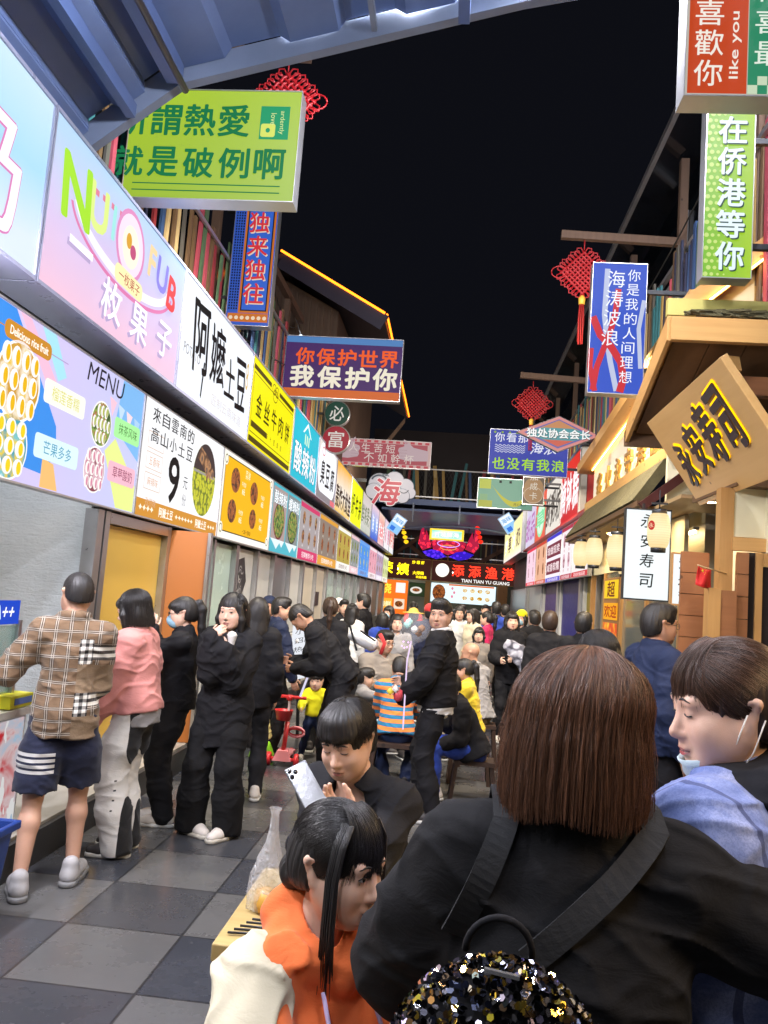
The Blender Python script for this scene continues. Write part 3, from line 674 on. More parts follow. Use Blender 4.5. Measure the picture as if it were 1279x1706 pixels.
gy, nt, b = newmat('shop_window_glass'); b.inputs['Base Color'].default_value = (.55, .62, .55, 1); b.inputs['Roughness'].default_value = .05; b.inputs['Transmission Weight'].default_value = .6; b.inputs['Alpha'].default_value = .45
for y0, y1 in ((7.7, 8.9), (9.0, 10.2), (10.3, 11.3)): MB().box((2.13, y0, .5), (2.14, y1, 2.17), gy).build('window', sh)
for y in (7.65, 8.95, 10.25, 11.35, 12.4): MB().box((2.10, y - .04, 0), (2.17, y + .04, 2.178), wz).build('post', sh)
m = MB(); m.box((2.1, 7.7, 0), (2.17, 11.3, .49), wr); m.build('dado', sh)
# lit menu strips behind the glass
def wm(nt, x, y, z, p): return ramp(nt, voro(nt, p, 9), [(.1, hx('ffd23a')), (.35, hx('f2911a')), (.7, hx('d8481a'))])
ms = empty('menu_poster', (2.1, 10.8, 1.7), 'glowing yellow and orange menu strips beside the sushi window', 'poster')
Pm = Panel((2.095, 11.3, 1.15), (0, -1, 0), (0, 0, 1)); m = MB(); m.box((2.098, 10.32, 1.12), (2.118, 11.3, 2.1), M('poster_back', (.3, .15, .05), .5)); m.rect(Pm, .03, .05, .95, .36, emfn('print_warm', wm, .95), .002); m.rect(Pm, .03, .40, .95, .62, e('f0a418', .95), .002); m.rect(Pm, .03, .68, .95, .92, e('f4c81e', .95), .002); m.build('face', ms)
m = MB(); m.text(Pm, '超', .5, .80, .2, e('7a2410', .7), w=.5, bold=.03); m.text(Pm, '欢迎', .5, .51, .16, e('b02a10', .8), w=.8, bold=.03); m.build('lettering', ms)
# low eave roof
m = MB(); m.hexa([(1.70, 7.55, 2.66), (2.02, 7.55, 3.12), (2.02, 12.0, 3.12), (1.70, 12.0, 2.66), (1.62, 7.55, 2.70), (1.93, 7.55, 3.16), (1.93, 12.0, 3.16), (1.62, 12.0, 2.70)], thatch_m)
m.build('eave_roof', sh)
MB().beam((1.95, 7.3, 3.17), (1.95, 12.1, 3.17), .10, .12, wy).build('ridge_beam', sh)
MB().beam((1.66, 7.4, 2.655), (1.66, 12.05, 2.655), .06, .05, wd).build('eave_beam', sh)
MB().hexa([(1.68, 7.4, 2.61), (2.15, 7.4, 2.61), (2.15, 12.0, 2.61), (1.68, 12.0, 2.61), (1.68, 7.4, 2.635), (2.15, 7.4, 2.635), (2.15, 12.0, 2.635), (1.68, 12.0, 2.635)], ceil_w).build('soffit', sh)
MB().beam((1.66, 7.36, 2.62), (2.3, 7.36, 3.16), .06, .08, M('dark_red_trim', (.09, .02, .015), .5)).build('verge_trim', sh)
# upper cream wall with gilt characters
MB().hexa([(2.02, 7.0, 3.12), (2.02, 12.1, 3.12), (2.12, 12.1, 3.12), (2.12, 7.0, 3.12), (2.02, 7.0, 4.15), (2.02, 12.1, 3.78), (2.12, 12.1, 3.78), (2.12, 7.0, 4.15)], M('white_plaster', (.72, .69, .62), .7, 0, .05, 3)).build('upper_wall', sh)
MB().beam((1.93, 6.6, 4.30), (1.93, 12.4, 3.80), .24, .14, wy).build('verge_beam', sh)
ledw = EM('warm_strip', hx('ffc76a'), 16.0)
MB().beam((1.99, 6.9, 4.19), (1.99, 12.1, 3.745), .012, .012, ledw).build('light_strip', sh)
Pg = Panel((2.018, 11.9, 3.12), (0, -1, 0), (0, 0, 1))
gs = empty('gilt_sign', (2.0, 9.6, 3.3), 'row of small gilt characters standing off the white upper wall', 'sign')
gold = M('gilt', (.55, .33, .08), .35, .6, .1); m = MB()
for k, ch in enumerate('炙火永安寿司'): m.text(Pg, ch, .55 + .62 * k, .28, .36, gold, w=.36, bold=.02, off=.03, depth=.03)
m.build('lettering', gs)
m = MB()
for k, ch in enumerate('炙火永安寿司'): m.text(Pg, ch, .55 + .62 * k, .28, .37, EM('halo_warm', hx('ffd98a'), 3.2, False), w=.37, bold=.045, off=.01)
m.build('backlight', gs)
# porch roof
pr = empty('porch_roof', (2.1, 6.3, 3.2), 'cedar porch roof with boarded underside and thatch along its top edge', 'roof')
def slab(a, b_, c, d, t, mat): 
    q = [Vector(x) for x in (a, b_, c, d)]; return MB().hexa(q + [x + Vector((0, 0, t)) for x in q], mat)
NX, FX = 1.45, 3.3
for k in range(7):
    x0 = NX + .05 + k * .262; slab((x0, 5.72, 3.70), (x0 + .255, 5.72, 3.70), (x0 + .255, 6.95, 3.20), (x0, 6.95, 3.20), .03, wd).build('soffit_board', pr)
slab((NX, 5.70, 3.735), (FX, 5.70, 3.735), (FX, 7.0, 3.235), (NX, 7.0, 3.235), .05, wx).build('deck', pr)
MB().hexa([(NX - .02, 5.64, 3.60), (FX, 5.64, 3.60), (FX, 5.70, 3.60), (NX - .02, 5.70, 3.60), (NX - .02, 5.64, 3.77), (FX, 5.64, 3.77), (FX, 5.70, 3.77), (NX - .02, 5.70, 3.77)], wx).build('fascia', pr)
MB().hexa([(NX - .03, 5.72, 3.62), (NX, 5.72, 3.62), (NX, 7.02, 3.12), (NX - .03, 7.02, 3.12), (NX - .03, 5.72, 3.80), (NX, 5.72, 3.80), (NX, 7.02, 3.28), (NX - .03, 7.02, 3.28)], wy).build('barge_board', pr)
MB().box((NX - .03, 7.0, 3.1), (2.1, 7.06, 3.24), wd).build('eave_board', pr)
MB().box((NX + .03, 5.96, 3.90), (2.7, 6.02, 4.03), M('mossy_cedar', (.42, .37, .10), .7)).build('ridge_board', pr)
m = MB()
for k in range(420):
    x = NX + .12 + rnd.random() * 1.6; y = 5.66 + rnd.random() * .28; z = 3.79 + (y - 5.66) * .35 + rnd.random() * .04
    d = Vector((.13 + rnd.random() * .1, -.04 + rnd.random() * .08, -.02 + rnd.random() * .035)); m.beam((x, y, z), Vector((x, y, z)) + d, .012, .012, thatch_m)
m.build('thatch', pr)
# braces under the porch
MB().beam((1.92, 5.8, 3.5), (1.75, 6.6, 3.22), .10, .12, wy).build('brace', pr)
MB().beam((1.90, 6.0, 3.38), (3.2, 6.0, 3.38), .10, .14, wr).build('tie_beam', pr)
MB().beam((2.0, 5.9, 3.28), (2.35, 5.9, 2.72), .10, .16, wz).build('brace', pr)
MB().beam((1.78, 6.3, 2.75), (3.2, 6.3, 3.25), .08, .14, wr).build('brace', pr)
MB().box((1.86, 6.42, 2.62), (3.3, 6.46, 3.3), cream).build('gable_panel', pr)
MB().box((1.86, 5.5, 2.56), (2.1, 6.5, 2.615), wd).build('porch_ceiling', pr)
# upper gable with lit panel
ug = empty('upper_gable', (2.4, 6.8, 3.9), 'upper cedar gable with glowing cream panel above the porch', 'roof')
MB().beam((1.75, 6.5, 4.15), (3.4, 6.5, 5.6), .12, .16, wx).build('verge', ug)
MB().beam((1.84, 6.42, 4.14), (3.4, 6.42, 5.5), .015, .015, ledw).build('light_strip', ug)
MB().hexa([(1.9, 6.56, 4.0), (3.4, 6.56, 4.0), (3.4, 6.6, 4.0), (1.9, 6.6, 4.0), (1.9, 6.56, 4.2), (3.4, 6.56, 5.5), (3.4, 6.6, 5.5), (1.9, 6.6, 4.2)], cream).build('panel', ug)
MB().box((1.90, 7.44, 2.64), (2.7, 7.5, 3.3), cream).build('end_panel', pr); MB().box((1.78, 6.52, 2.60), (2.6, 7.38, 2.63), ceil_w).build('passage_ceiling', pr)
# tilted board with backlit characters
bd_n = empty('tilted_name_board', (1.68, 5.5, 2.85), 'tilted cedar board with dark characters edged in yellow light', 'sign')
Pt = Panel((1.895, 6.42, 2.53), (0, -1, 0), Vector((-.425, 0, .63))); BW, BH = 1.75, .77
m = MB(); m.hexa([Pt.p(0, 0, -.05), Pt.p(BW, 0, -.05), Pt.p(BW, 0, 0), Pt.p(0, 0, 0), Pt.p(0, BH, -.05), Pt.p(BW, BH, -.05), Pt.p(BW, BH, 0), Pt.p(0, BH, 0)], wood('name_board', (.56, .31, .10), (.74, .47, .19), 1, .7, .45)); m.build('board', bd_n, bevel=.004)
chs = (('永', .31, .33, .34), ('安', .66, .39, .36), ('寿', 1.01, .43, .42), ('司', 1.36, .45, .42))
dk = M('dark_letter', (.05, .035, .04), .35, .3); m = MB()
for ch, a, b_, h in chs: m.text(Pt, ch, a, b_, h, dk, w=.25, bold=.03, off=.006, depth=.010, wob=.04)
m.build('lettering', bd_n)
m = MB()
for ch, a, b_, h in chs: m.text(Pt, ch, a + .016, b_ + .014, h, EM('halo_yellow', hx('ffc400'), 1.5, False), w=.25, bold=.05, off=.003, wob=.04)
m.build('backlight', bd_n)
# door side: post, planks, door
MB().box((1.80, 5.62, 0), (1.89, 5.72, 2.56), wz).build('post', sh)
MB().box((1.70, 5.50, 0), (1.78, 5.6, 1.86), wz).build('post', sh)
MB().box((1.78, 5.51, 0), (1.885, 5.575, 1.85), wr).build('post_cladding', sh)
m = MB()
for k in range(14): m.box((1.60, 5.80, .02 + k * .15), (1.79, 5.83, .165 + k * .15), wr)
m.build('plank_panel', sh)
m = MB()
for k in range(14): m.box((1.90, 5.56, .02 + k * .15), (1.975, 5.59, .165 + k * .15), wr)
m.build('plank_panel', sh)
MB().box((1.88, 5.60, 2.13), (3.2, 5.67, 2.22), wx).build('door_header', sh)
MB().box((1.86, 5.63, 2.225), (3.2, 5.66, 2.56), cream).build('door_transom', sh)
MB().box((1.605, 5.832, .02), (1.79, 5.85, 2.1), wd).build('panel_back', sh); MB().box((1.90, 5.592, .02), (1.972, 5.60, 2.1), wd).build('panel_back', sh)
dr = empty('glazed_door', (2.3, 5.62, 0), 'cedar framed sliding glass door of the sushi house', 'door')
MB().box((2.03, 5.585, .02), (2.075, 5.625, 2.12), wz).build('stile', dr); MB().box((2.6, 5.585, .02), (2.66, 5.625, 2.12), wz).build('stile', dr)
MB().box((2.077, 5.585, 2.03), (2.598, 5.625, 2.12), wx).build('rail', dr)
dg_, nt, b = newmat('door_glass'); b.inputs['Base Color'].default_value = (.025, .02, .018, 1); b.inputs['Roughness'].default_value = .06
MB().box((1.976, 5.60, .02), (2.028, 5.61, 2.12), dg_).build('pane', dr); MB().box((2.078, 5.60, .02), (2.598, 5.61, 2.028), dg_).build('pane', dr)
m = MB(); Pk = Panel((2.03, 5.584, 1.12), (1, 0, 0), (0, 0, 1)); m.rect(Pk, .002, 0, .043, .09, M('pull_tag', (.6, .58, .45), .5), .003); m.text(Pk, '推', .022, .045, .035, M('ink', (.02, .02, .02), .6)); m.build('pull_tag', dr)
# white hanging light boxes at the sushi house
wl = EM('lit_white_cool', hx('e9f2f4'), .98, True, .04)
Pw = Panel((1.45, 7.0, 1.77), (1, 0, 0), (0, 0, 1))
def lw(m):
    for k, ch in enumerate('永安寿司'): m.text(Pw, ch, .19, .68 - .17 * k, .115, black_p, bold=.012, off=.006, shear=.08)
lightbox('hanging_light_box', 'tall white light box with black characters behind the nearest paper lantern', 'sign', 'white light boxes of the sushi house', Pw, .385, .785, .07, wl, None, lw, trim=dark, fr=.012)
Pw2 = Panel((1.695, 6.4, 1.74), (1, 0, 0), (0, 0, 1))
def lw2(m):
    for k, ch in enumerate('安寿司'): m.text(Pw2, ch, .10, .335 - .14 * k, .10, black_p, bold=.012, off=.006, shear=.08)
lightbox('hanging_light_box', 'smaller white light box partly covered by the little red flag', 'sign', 'white light boxes of the sushi house', Pw2, .19, .41, .06, wl, None, lw2, trim=wz, fr=.012)
MB().beam((1.6, 7.0, 2.6), (1.6, 7.0, 2.555), .02, .02, dark).build('bracket', sh)
# flag
fl = empty('flag', (1.70, 5.75, 1.83), 'small red flag with yellow stars on a thin stick by the cedar post', 'flag')
m = MB(); m.tube([(1.60, 5.42, 2.0), (1.85, 5.62, 1.965)], .004, M('stick', (.5, .38, .2), .6), 6); m.build('stick', fl)
vs = []; fs = []; redf = M('flag_red', (.62, .02, .02), .6, 0, .1)
for i in range(9):
    for j in range(7): u, v = i / 8, j / 6; vs.append((1.606 + u * .115 - .01 * v * (1 - u), 5.43 + u * .09 + .018 * math.sin(u * 7 + v * 2), 1.998 - u * .015 - v * .125 - .012 * math.sin(u * 3.1)))
for i in range(8):
    for j in range(6): a = i * 7 + j; fs.append((a, a + 7, a + 8, a + 1))
m = MB(); m.add(vs, fs, redf, True)
o = m.build('cloth', fl); sm = o.modifiers.new('thick', 'SOLIDIFY'); sm.thickness = .002
Pf = Panel((1.606, 5.424, 1.87), (.115, .075, 0), (0, 0, 1)); m = MB(); st_ = M('star_yellow', (.8, .6, .03), .5)
def star(a, b_, r):
    return [(a + (r if k % 2 == 0 else r * .42) * math.sin(k * math.pi / 5), b_ + (r if k % 2 == 0 else r * .42) * math.cos(k * math.pi / 5)) for k in range(10)]
m.poly(Pf, star(.028, .095, .015), st_, .012)
for a, b_ in ((.05, .112), (.058, .099), (.056, .083), (.047, .073)): m.poly(Pf, star(a, b_, .005), st_, .012)
m.build('stars', fl)
# paper lanterns
def lantern_mat():
    def fn(nt, x, y, z, p):
        f = (x * x + y * y)._op('SQRT') ; g_ = (z.abs() * 3.0) + f * .0
        rib = ((z * 62).fr() - .5).abs().gt(.40) * .15
        return cmix(nt, rib, cmix(nt, g_ * .9, hx('ffe2a0'), hx('f0b868')), hx('b07a3a'))
    return emfn('lantern_paper', fn, 1.05, True)
lp_m = lantern_mat(); bulb_m = EM('bulb', hx('fff0c8'), 14)
pap, nt, b = newmat('lantern_paper_lit'); (x_, y_, z_), p_ = coords(nt); rib = ((z_ * 55).fr() - .5).abs().gt(.42)
setc(nt, b, cmix(nt, rib * .4, (.8, .70, .50), (.5, .36, .18))); b.inputs['Roughness'].default_value = .7
tr = nt.nodes.new('ShaderNodeBsdfTranslucent'); tr.inputs[0].default_value = (.95, .80, .52, 1); mx_ = nt.nodes.new('ShaderNodeMixShader'); mx_.inputs[0].default_value = .6
nt.links.new(b.outputs[0], mx_.inputs[1]); nt.links.new(tr.outputs[0], mx_.inputs[2]); nt.links.new(mx_.outputs[0], nt.nodes['Material Output'].inputs[0])
EMI = emfn('lantern_glow', lambda nt, x, y, z, p: cmix(nt, ((z * 55).fr() - .5).abs().gt(.42) * .25, cmix(nt, (z.abs() * 4.2), hx('fff0bd'), hx('f2c478')), hx('c98f48')), .92, True)
def lantern(pos, r, h, lab, mark=None, plain=True):
    l = empty('paper_lantern', pos, lab, 'lantern', 'paper lanterns under the sushi eave')
    prof = [(r * .58, -h / 2), (r * .76, -h * .45), (r * .90, -h * .34), (r * .99, -h * .16), (r * 1.01, 0), (r * .99, h * .16), (r * .90, h * .34), (r * .76, h * .45), (r * .58, h / 2)]
    me = MB(); me.lathe((0, 0, 0), prof, EMI, 28); o = me.build('shade'); o.parent = l
    me = MB(); c = Vector(pos); me.lathe(c, [(r * .1, h / 2 + .03), (r * .64, h / 2 + .028), (r * .66, h / 2), (r * .6, h / 2 - .01)], dark, 20); me.build('cap', l)
    me = MB(); me.lathe(c, [(r * .6, -h / 2 + .01), (r * .66, -h / 2), (r * .64, -h / 2 - .03), (r * .1, -h / 2 - .032)], dark, 20); me.build('base_ring', l)
    me = MB(); me.tube([c + Vector((0, 0, h / 2 + .03)), c + Vector((0, 0, 2.6 - pos[2] if plain else h / 2 + .09))], .005, dark, 6)
    me.beam(c + Vector((-.06, 0, h / 2 + .075)), c + Vector((.06, 0, h / 2 + .075)), .02, .014, dark); me.build('hanger', l)
    Pl = Panel(c + Vector((-.06, -r * 1.02, -.05)), (1, 0, 0), (0, 0, 1)); me = MB()
    if mark == 'disc':
        for k in range(1): me.disc(Panel(c + Vector((-.068, -r * .86, .03)), Vector((1, -.75, 0)), (0, 0, 1)), 0, 0, .026, .036, EM('seal_red', hx('c92a20'), .8, False), .012)
        me.text(Panel(c + Vector((-.068, -r * .86, .03)), Vector((1, -.75, 0)), (0, 0, 1)), '永', 0, 0, .036, EM('seal_pale', hx('f4d8b0'), .9, False), off=.016)
        me.build('seal', l)
    elif mark:
        Pq = Panel(c + Vector((.055, -r * .86, .1)), Vector((1, .6, 0)), (0, 0, 1))
        for k, ch in enumerate(mark): me.text(Pq, ch, 0, -.055 * k, .05, EM('ink_brown', hx('7a2a14'), .6, False), off=.012)
        me.build('lettering', l)
lantern((1.535, 6.2, 2.29), .085, .27, 'large cream paper lantern with red seal in front of the white light box', 'disc')
lantern((1.645, 8.3, 2.27), .10, .34, 'cream paper lantern with brown characters, nearest of the group under the eave', '永安')
lantern((1.61, 9.4, 2.33), .095, .32, 'plain warm paper lantern second of the group under the eave')
lantern((1.63, 10.5, 2.37), .095, .32, 'plain warm paper lantern nearest the red menu boards')
lantern((1.80, 8.6, 2.20), .085, .30, 'paper lantern half hidden behind its larger neighbour')
# recessed downlights in the eave
for y in (7.8, 8.9, 10.0, 11.2):
    d = empty('downlight', (1.9, y, 2.6), 'small round recessed downlight in the boarded eave', 'lamp', 'downlights in the sushi eave')
    MB().lathe((1.9, y, 2.6), [(.055, .008), (.055, -.004), (.04, -.006), (.038, .0)], alu, 20).build('rim', d)
    MB().disc(Panel((1.9, y, 2.6), (1, 0, 0), (0, -1, 0)), 0, 0, .037, .037, EM('downlight_glow', hx('ffd79c'), 520), .002, 20).build('lens', d)
for y in (5.75, 6.35):
    d = empty('downlight', (2.0, y, 2.555), 'small round recessed downlight in the porch ceiling', 'lamp', 'downlights in the porch ceiling')
    MB().lathe((1.96, y, 2.555), [(.055, .008), (.055, -.004), (.04, -.006), (.038, .0)], alu, 20).build('rim', d)
    MB().disc(Panel((1.96, y, 2.555), (1, 0, 0), (0, -1, 0)), 0, 0, .037, .037, EM('downlight_glow', hx('ffd79c'), 520), .002, 20).build('lens', d)

# ------------------------------------------------------------------ right row beyond the sushi house
rw = empty('stall_row_building', (3, 22, 0), 'low building behind the red signs on the far side of the sushi house', 'building')
m = MB(); m.box((2.42, 12.65, 0), (2.6, 32, 4.35), conc); m.build('wall', rw)
m = MB(); m.box((2.02, 12.65, 4.36), (3.4, 24, 4.42), bluew); m.build('roof', rw)
purp = M('purple_panel', (.05, .02, .20), .45); bluep = M('deep_blue_panel', (.015, .02, .22), .45); olive = M('olive_panel', (.32, .25, .02), .5)
GR = 'stalls in the right row'
for (y0, y1, pm, lab) in ((12.7, 14.3, olive, 'closed stall with olive yellow panel under the red boards'), (14.3, 17.3, bluep, 'closed stall with deep blue panel under the red boards'), (17.3, 20.4, purp, 'closed stall with dark purple panel under the red boards'), (20.4, 24.6, grey_p, 'grey stall beyond the purple panel'), (24.6, 31.2, steel, 'steel and glass stall at the far end of the right row')):
    s = empty('snack_stall', (2.3, (y0 + y1) / 2, 0), lab, 'stall'); yc = (y0 + y1) / 2
    MB().box((2.32, y0 + .25, .17), (2.36, y1 - .25, 2.2), pm).build('panel', s); MB().box((2.24, y0, .17), (2.34, y0 + .2, 2.2), alu).build('post', s); MB().box((2.28, y1 - .22, .17), (2.33, y1 - .05, 2.2), grey_p).build('post', s)
# red end panel facing the camera
rp = empty('red_end_panel', (2.2, 13.2, 3.2), 'tall red end panel of the right sign row with white corner strip', 'panel')
MB().box((2.1, 13.2, 3.2), (2.44, 13.26, 4.42), M('red_board', (.52, .03, .02), .5)).build('board', rp); MB().box((1.99, 13.19, 3.15), (2.09, 13.27, 4.34), M('white_strip', (.6, .58, .52), .5)).build('corner_strip', rp)
GUR = 'lit shop signs above the right stalls'; GMR = 'lit menu boards of the right stalls'
def rpan(y0, y1, z, x=2.0): return Panel((x, y1 - .006, z), (0, -1, 0), (0, 0, 1)), y1 - y0 - .012
RS = [(13.35, 15.6, 'c8242c', '楠钵糕', 'f4f2f6', 'red lit sign with large white brush characters'), (15.6, 18.0, 'e9e2d8', '酥粥坊', '4a403a', 'pale lit sign with thin dark slanting characters'), (18.0, 20.3, 'e8654e', '草', '7fd8a0', 'orange red lit sign with green oval badge'), (20.3, 22.8, 'd6cfe8', '甜品', 'b06ab0', 'pale lilac lit sign last above the red menus')]
for y0, y1, c, t, tc, lab in RS:
    P, w_ = rpan(y0, y1, 3.2)
    def ar(m, P=P, w_=w_, c=c):
        if c == 'e8654e': m.disc(P, w_ / 2, .55, w_ * .36, .46, e('9fe6b4', .95), .005); m.disc(P, w_ / 2, .55, w_ * .30, .38, e('d8f0dc', .95), .006)
        if c == 'c8242c': m.rect(P, .02, .86, w_ - .02, 1.12, e('d8362e', .95), .004)
    def lt(m, P=P, w_=w_, t=t, tc=tc):
        for k, ch in enumerate(t): m.text(P, ch, w_ * (k + .5) / len(t), .52, .66 if len(t) > 1 else .4, e(tc, .98), w=w_ / len(t) * .85, bold=.03, off=.012, wob=.04)
    lightbox('shop_sign', lab, 'shop sign', GUR, P, w_, 1.14, .3, e(c, .92, True), ar, lt)
RM = [(12.3, 14.0, 'f0e6e6', 'c8303a', 'fried', 'white and red menu board with large fried dishes beside the eave'), (14.0, 15.4, 'eee6ea', 'b0304a', 'pink', 'white menu board with tall pictures and maroon foot'), (15.4, 17.8, 'efeaf2', '7a2a3e', 'none', 'menu board with two maroon price bands and blue band'), (17.8, 20.0, 'e4b090', 'c8442c', 'fried', 'peach menu board with red foot'), (20.0, 22.4, 'f2d0e0', 'e0304c', 'pink', 'pink menu board at the end of the red row')]
for y0, y1, c, fc, fk, lab in RM:
    P, w_ = rpan(y0, y1, 2.17, 2.03)
    def ar(m, P=P, w_=w_, c=c, fc=fc, fk=fk):
        m.rect(P, .01, .01, w_ - .01, .10, e(fc, .95)); m.rect(P, .01, .90, w_ - .01, .97, e(fc if fk != 'none' else '3a34c8', .95))
        if fk == 'none':
            for b0 in (.17, .52): m.rect(P, .08, b0, w_ - .08, b0 + .28, e('7a2a3e', .85), .005)
            m.rect(P, .01, .01, w_ - .01, .10, e('5a5ad0', .95), .0045)
        else: rows(m, P, w_, 2, 2, fc, b0=.14, b1=.88, foodk=fk)
    def lt(m, P=P, w_=w_, fk=fk):
        if fk == 'none':
            for b0, t in ((.31, '咸香软糯'), (.66, '现做现卖')): m.text(P, t, w_ / 2, b0, .17, e('f2dfe2', .95), w=w_ * .8, bold=.02, off=.008)
        m.text(P, '欢迎光临品尝', w_ / 2, .055, .06, e('fff2f2', 1.), w=w_ * .7, off=.006)
    lightbox('menu_board', lab, 'menu board', GMR, P, w_, .985, .06, e(c, .93, True), ar, lt, fr=.012)
MB().box((1.93, 12.3, 3.155), (2.3, 22.8, 3.19), M('red_ledge', (.4, .02, .02), .4)).build('sign_ledge', rw)
# neon purple box further on
P, w_ = rpan(23.0, 30.6, 3.15, 1.9)
def fnp(nt, x, y, z, p): return ramp(nt, z + .5 + (noise(nt, p, .7, 2) - .5) * .2, [(.02, hx('5a1cf2')), (.22, hx('e070d8')), (.5, hx('f2e8ea')), (.85, hx('f8f0a8'))])
def ltp(m): 
    for k, ch in enumerate('梦享冰奶'): m.text(P, ch, 1.2 + 1.7 * k, .55, .55, e('5a3040' if k % 2 else 'ffffff', 1.0), w=1.3, bold=.03, off=.01)
lightbox('shop_sign', 'long lit sign fading from yellow to violet at the far end', 'shop sign', GUR, P, w_, 1.2, .3, emfn('face_violet', fnp, 1.0, True), None, ltp)

for y in (8.2, 10.2): added_tube_lamp(2.22, y, 2.45, 1.2, 'added warm tube lamp inside the sushi window', 'added tube lamps inside the sushi window', EM('fill_warm', hx('ffe2b0'), 30))  # added lamps that brighten the sushi front from inside
# ================================================================== upper storeys
PLK = [M('plank_' + n_, hx(h), .65, 0, .25, 6) for n_, h in (('red', '8e2f35'), ('ochre', 'a98a4e'), ('blue', '33507e'), ('teal', '2e6a72'), ('brown', '6a5238'), ('grey', '59564f'), ('rose', 'b04a5a'), ('sand', 'c0a878'), ('green', '4f6a4c'), ('navy', '262c48'))]
def railing(name, lab, a, b, z0, z1, seed, step=.17, tilt=.12, cat='railing', postw=.075):
    """painted upright boards nailed unevenly between two rails"""
    rg = random.Random(seed); a, b = Vector(a), Vector(b); L = (b - a).length; d = (b - a).normalized()
    r_ = empty(name, ((a + b) / 2)[:2] + (z0,), lab, cat); m = MB(); n = int(L / step); sd = d.cross(Vector((0, 0, 1)))
    for k in range(n):
        p = a + d * (k + .5 + rg.uniform(-.25, .25)) * step; t = rg.uniform(-tilt, tilt); h = z1 + rg.uniform(-.18, .22) - z0
        m.beam(Vector((p.x, p.y, z0 - rg.uniform(0, .12))) + sd * rg.uniform(-.006, .006), Vector((p.x, p.y, z0 + h)) + d * t * h, .022 + .004 * rg.random(), postw * rg.uniform(.7, 1.2), rg.choice(PLK), d)
    m.build('boards', r_)
    for z in (z0 + .08, z1 - .08): MB().beam(Vector((a.x, a.y, z)) + sd * .035, Vector((b.x, b.y, z)) + sd * .035, .03, .04, alu).build('rail', r_)
    return r_
glassd, nt, b = newmat('dark_glazing'); b.inputs['Base Color'].default_value = (.012, .016, .024, 1); b.inputs['Roughness'].default_value = .12; b.inputs['Metallic'].default_value = .3
oldw = wood('weathered_upright', (.085, .05, .035), (.19, .115, .075), 2, 1.2, .75)
# right upper storey
railing('plank_railing', 'row of thin painted boards along the terrace above the right stalls', (2.22, 7.2, 0), (2.22, 24, 0), 4.42, 5.45, 3, .115, .05, postw=.06)
railing('plank_railing', 'painted boards on the terrace behind the green vertical sign', (2.32, 4.6, 0), (2.32, 7.1, 0), 4.2, 5.6, 9, .13, .04, postw=.07)
ru = empty('glazed_terrace', (2.7, 15, 4.4), 'dark glazed upper storey with metal edges above the right stalls', 'building')
MB().box((2.75, 3, 4.4), (2.8, 30, 7.0), glassd).build('glass_wall', ru)
m = MB(); m.hexa([(2.0, 3.2, 6.78), (3.6, 3.2, 7.5), (3.6, 30, 7.5), (2.0, 30, 6.78), (2.0, 3.2, 6.81), (3.6, 3.2, 7.53), (3.6, 30, 7.53), (2.0, 30, 6.81)], glassd); m.build('glass_roof', ru)
MB().beam((1.98, 3.2, 6.80), (1.98, 30, 6.80), .05, .07, M('grey_edge', (.30, .30, .32), .4, .5)).build('gutter', ru)
MB().beam((2.3, 3.2, 5.62), (2.3, 30, 5.62), .05, .05, alu).build('handrail', ru)
for y in (4.4, 6.6, 9.0, 11.6, 14.2, 17, 20, 23): MB().beam((2.36, y, 4.4), (2.36, y, 6.9), .09, .09, oldw, (0, 1, 0)).build('post', ru)
for y in (5.4, 7.6, 10.2): MB().beam((2.72, y, 4.4), (2.72, y, 6.9), .05, .07, alu, (0, 1, 0)).build('mullion', ru)
MB().beam((2.05, 5.0, 6.6), (2.7, 8.2, 4.7), .03, .05, alu).build('brace', ru)
# left terrace behind the near signs
railing('plank_railing', 'painted boards on the terrace above the left signs behind the blue vertical sign', (-2.95, 4.8, 0), (-2.95, 14.2, 0), 4.3, 5.6, 5, .15, .05, postw=.07)
lu = empty('glazed_terrace', (-3.6, 9, 4.3), 'dark upper storey behind the green hanging sign', 'building')
MB().box((-3.75, 3.0, 4.3), (-3.7, 14.3, 6.6), glassd).build('glass_wall', lu)
for y in (5.2, 6.3, 7.5, 9, 11, 13): MB().beam((-3.1, y, 4.3), (-3.1, y, 6.6), .10, .10, oldw, (0, 1, 0)).build('post', lu)
MB().beam((-3.1, 4.8, 6.6), (-3.1, 14.2, 6.6), .1, .12, oldw).build('beam', lu)
# gabled timber house on the left with orange light strips
gh = empty('timber_gable_house', (-3.2, 18, 4.3), 'dark timber gabled house with orange light strip along its roof edge', 'building')
m = MB(); m.hexa([(-4.6, 15.0, 4.3), (-2.55, 15.0, 4.3), (-2.55, 21.8, 4.3), (-4.6, 21.8, 4.3), (-4.6, 15.0, 8.2), (-2.55, 15.0, 7.1), (-2.55, 21.8, 7.1), (-4.6, 21.8, 8.2)], oldw); m.build('wall', gh)
m = MB()
for k in range(15): x = -4.5 + k * .135; m.box((x, 14.96, 4.35), (x + .05, 14.998, 7.0 + (-2.5 - x) * .5), M('batten', (.12, .075, .05), .7, 0, .3))
m.build('cladding', gh)
rf1, rf2 = Vector((-3.62, 14.35, 7.86)), Vector((-1.56, 14.35, 6.72))
dy = Vector((0, 7.9, -.05)); th = Vector((0, 0, .10)); tile = M('dark_roof_tile', (.06, .05, .06), .6, 0, .3)
m = MB(); m.hexa([rf1, rf2, rf2 + dy, rf1 + dy, rf1 + th, rf2 + th, rf2 + dy + th, rf1 + dy + th], tile); m.build('roof', gh)
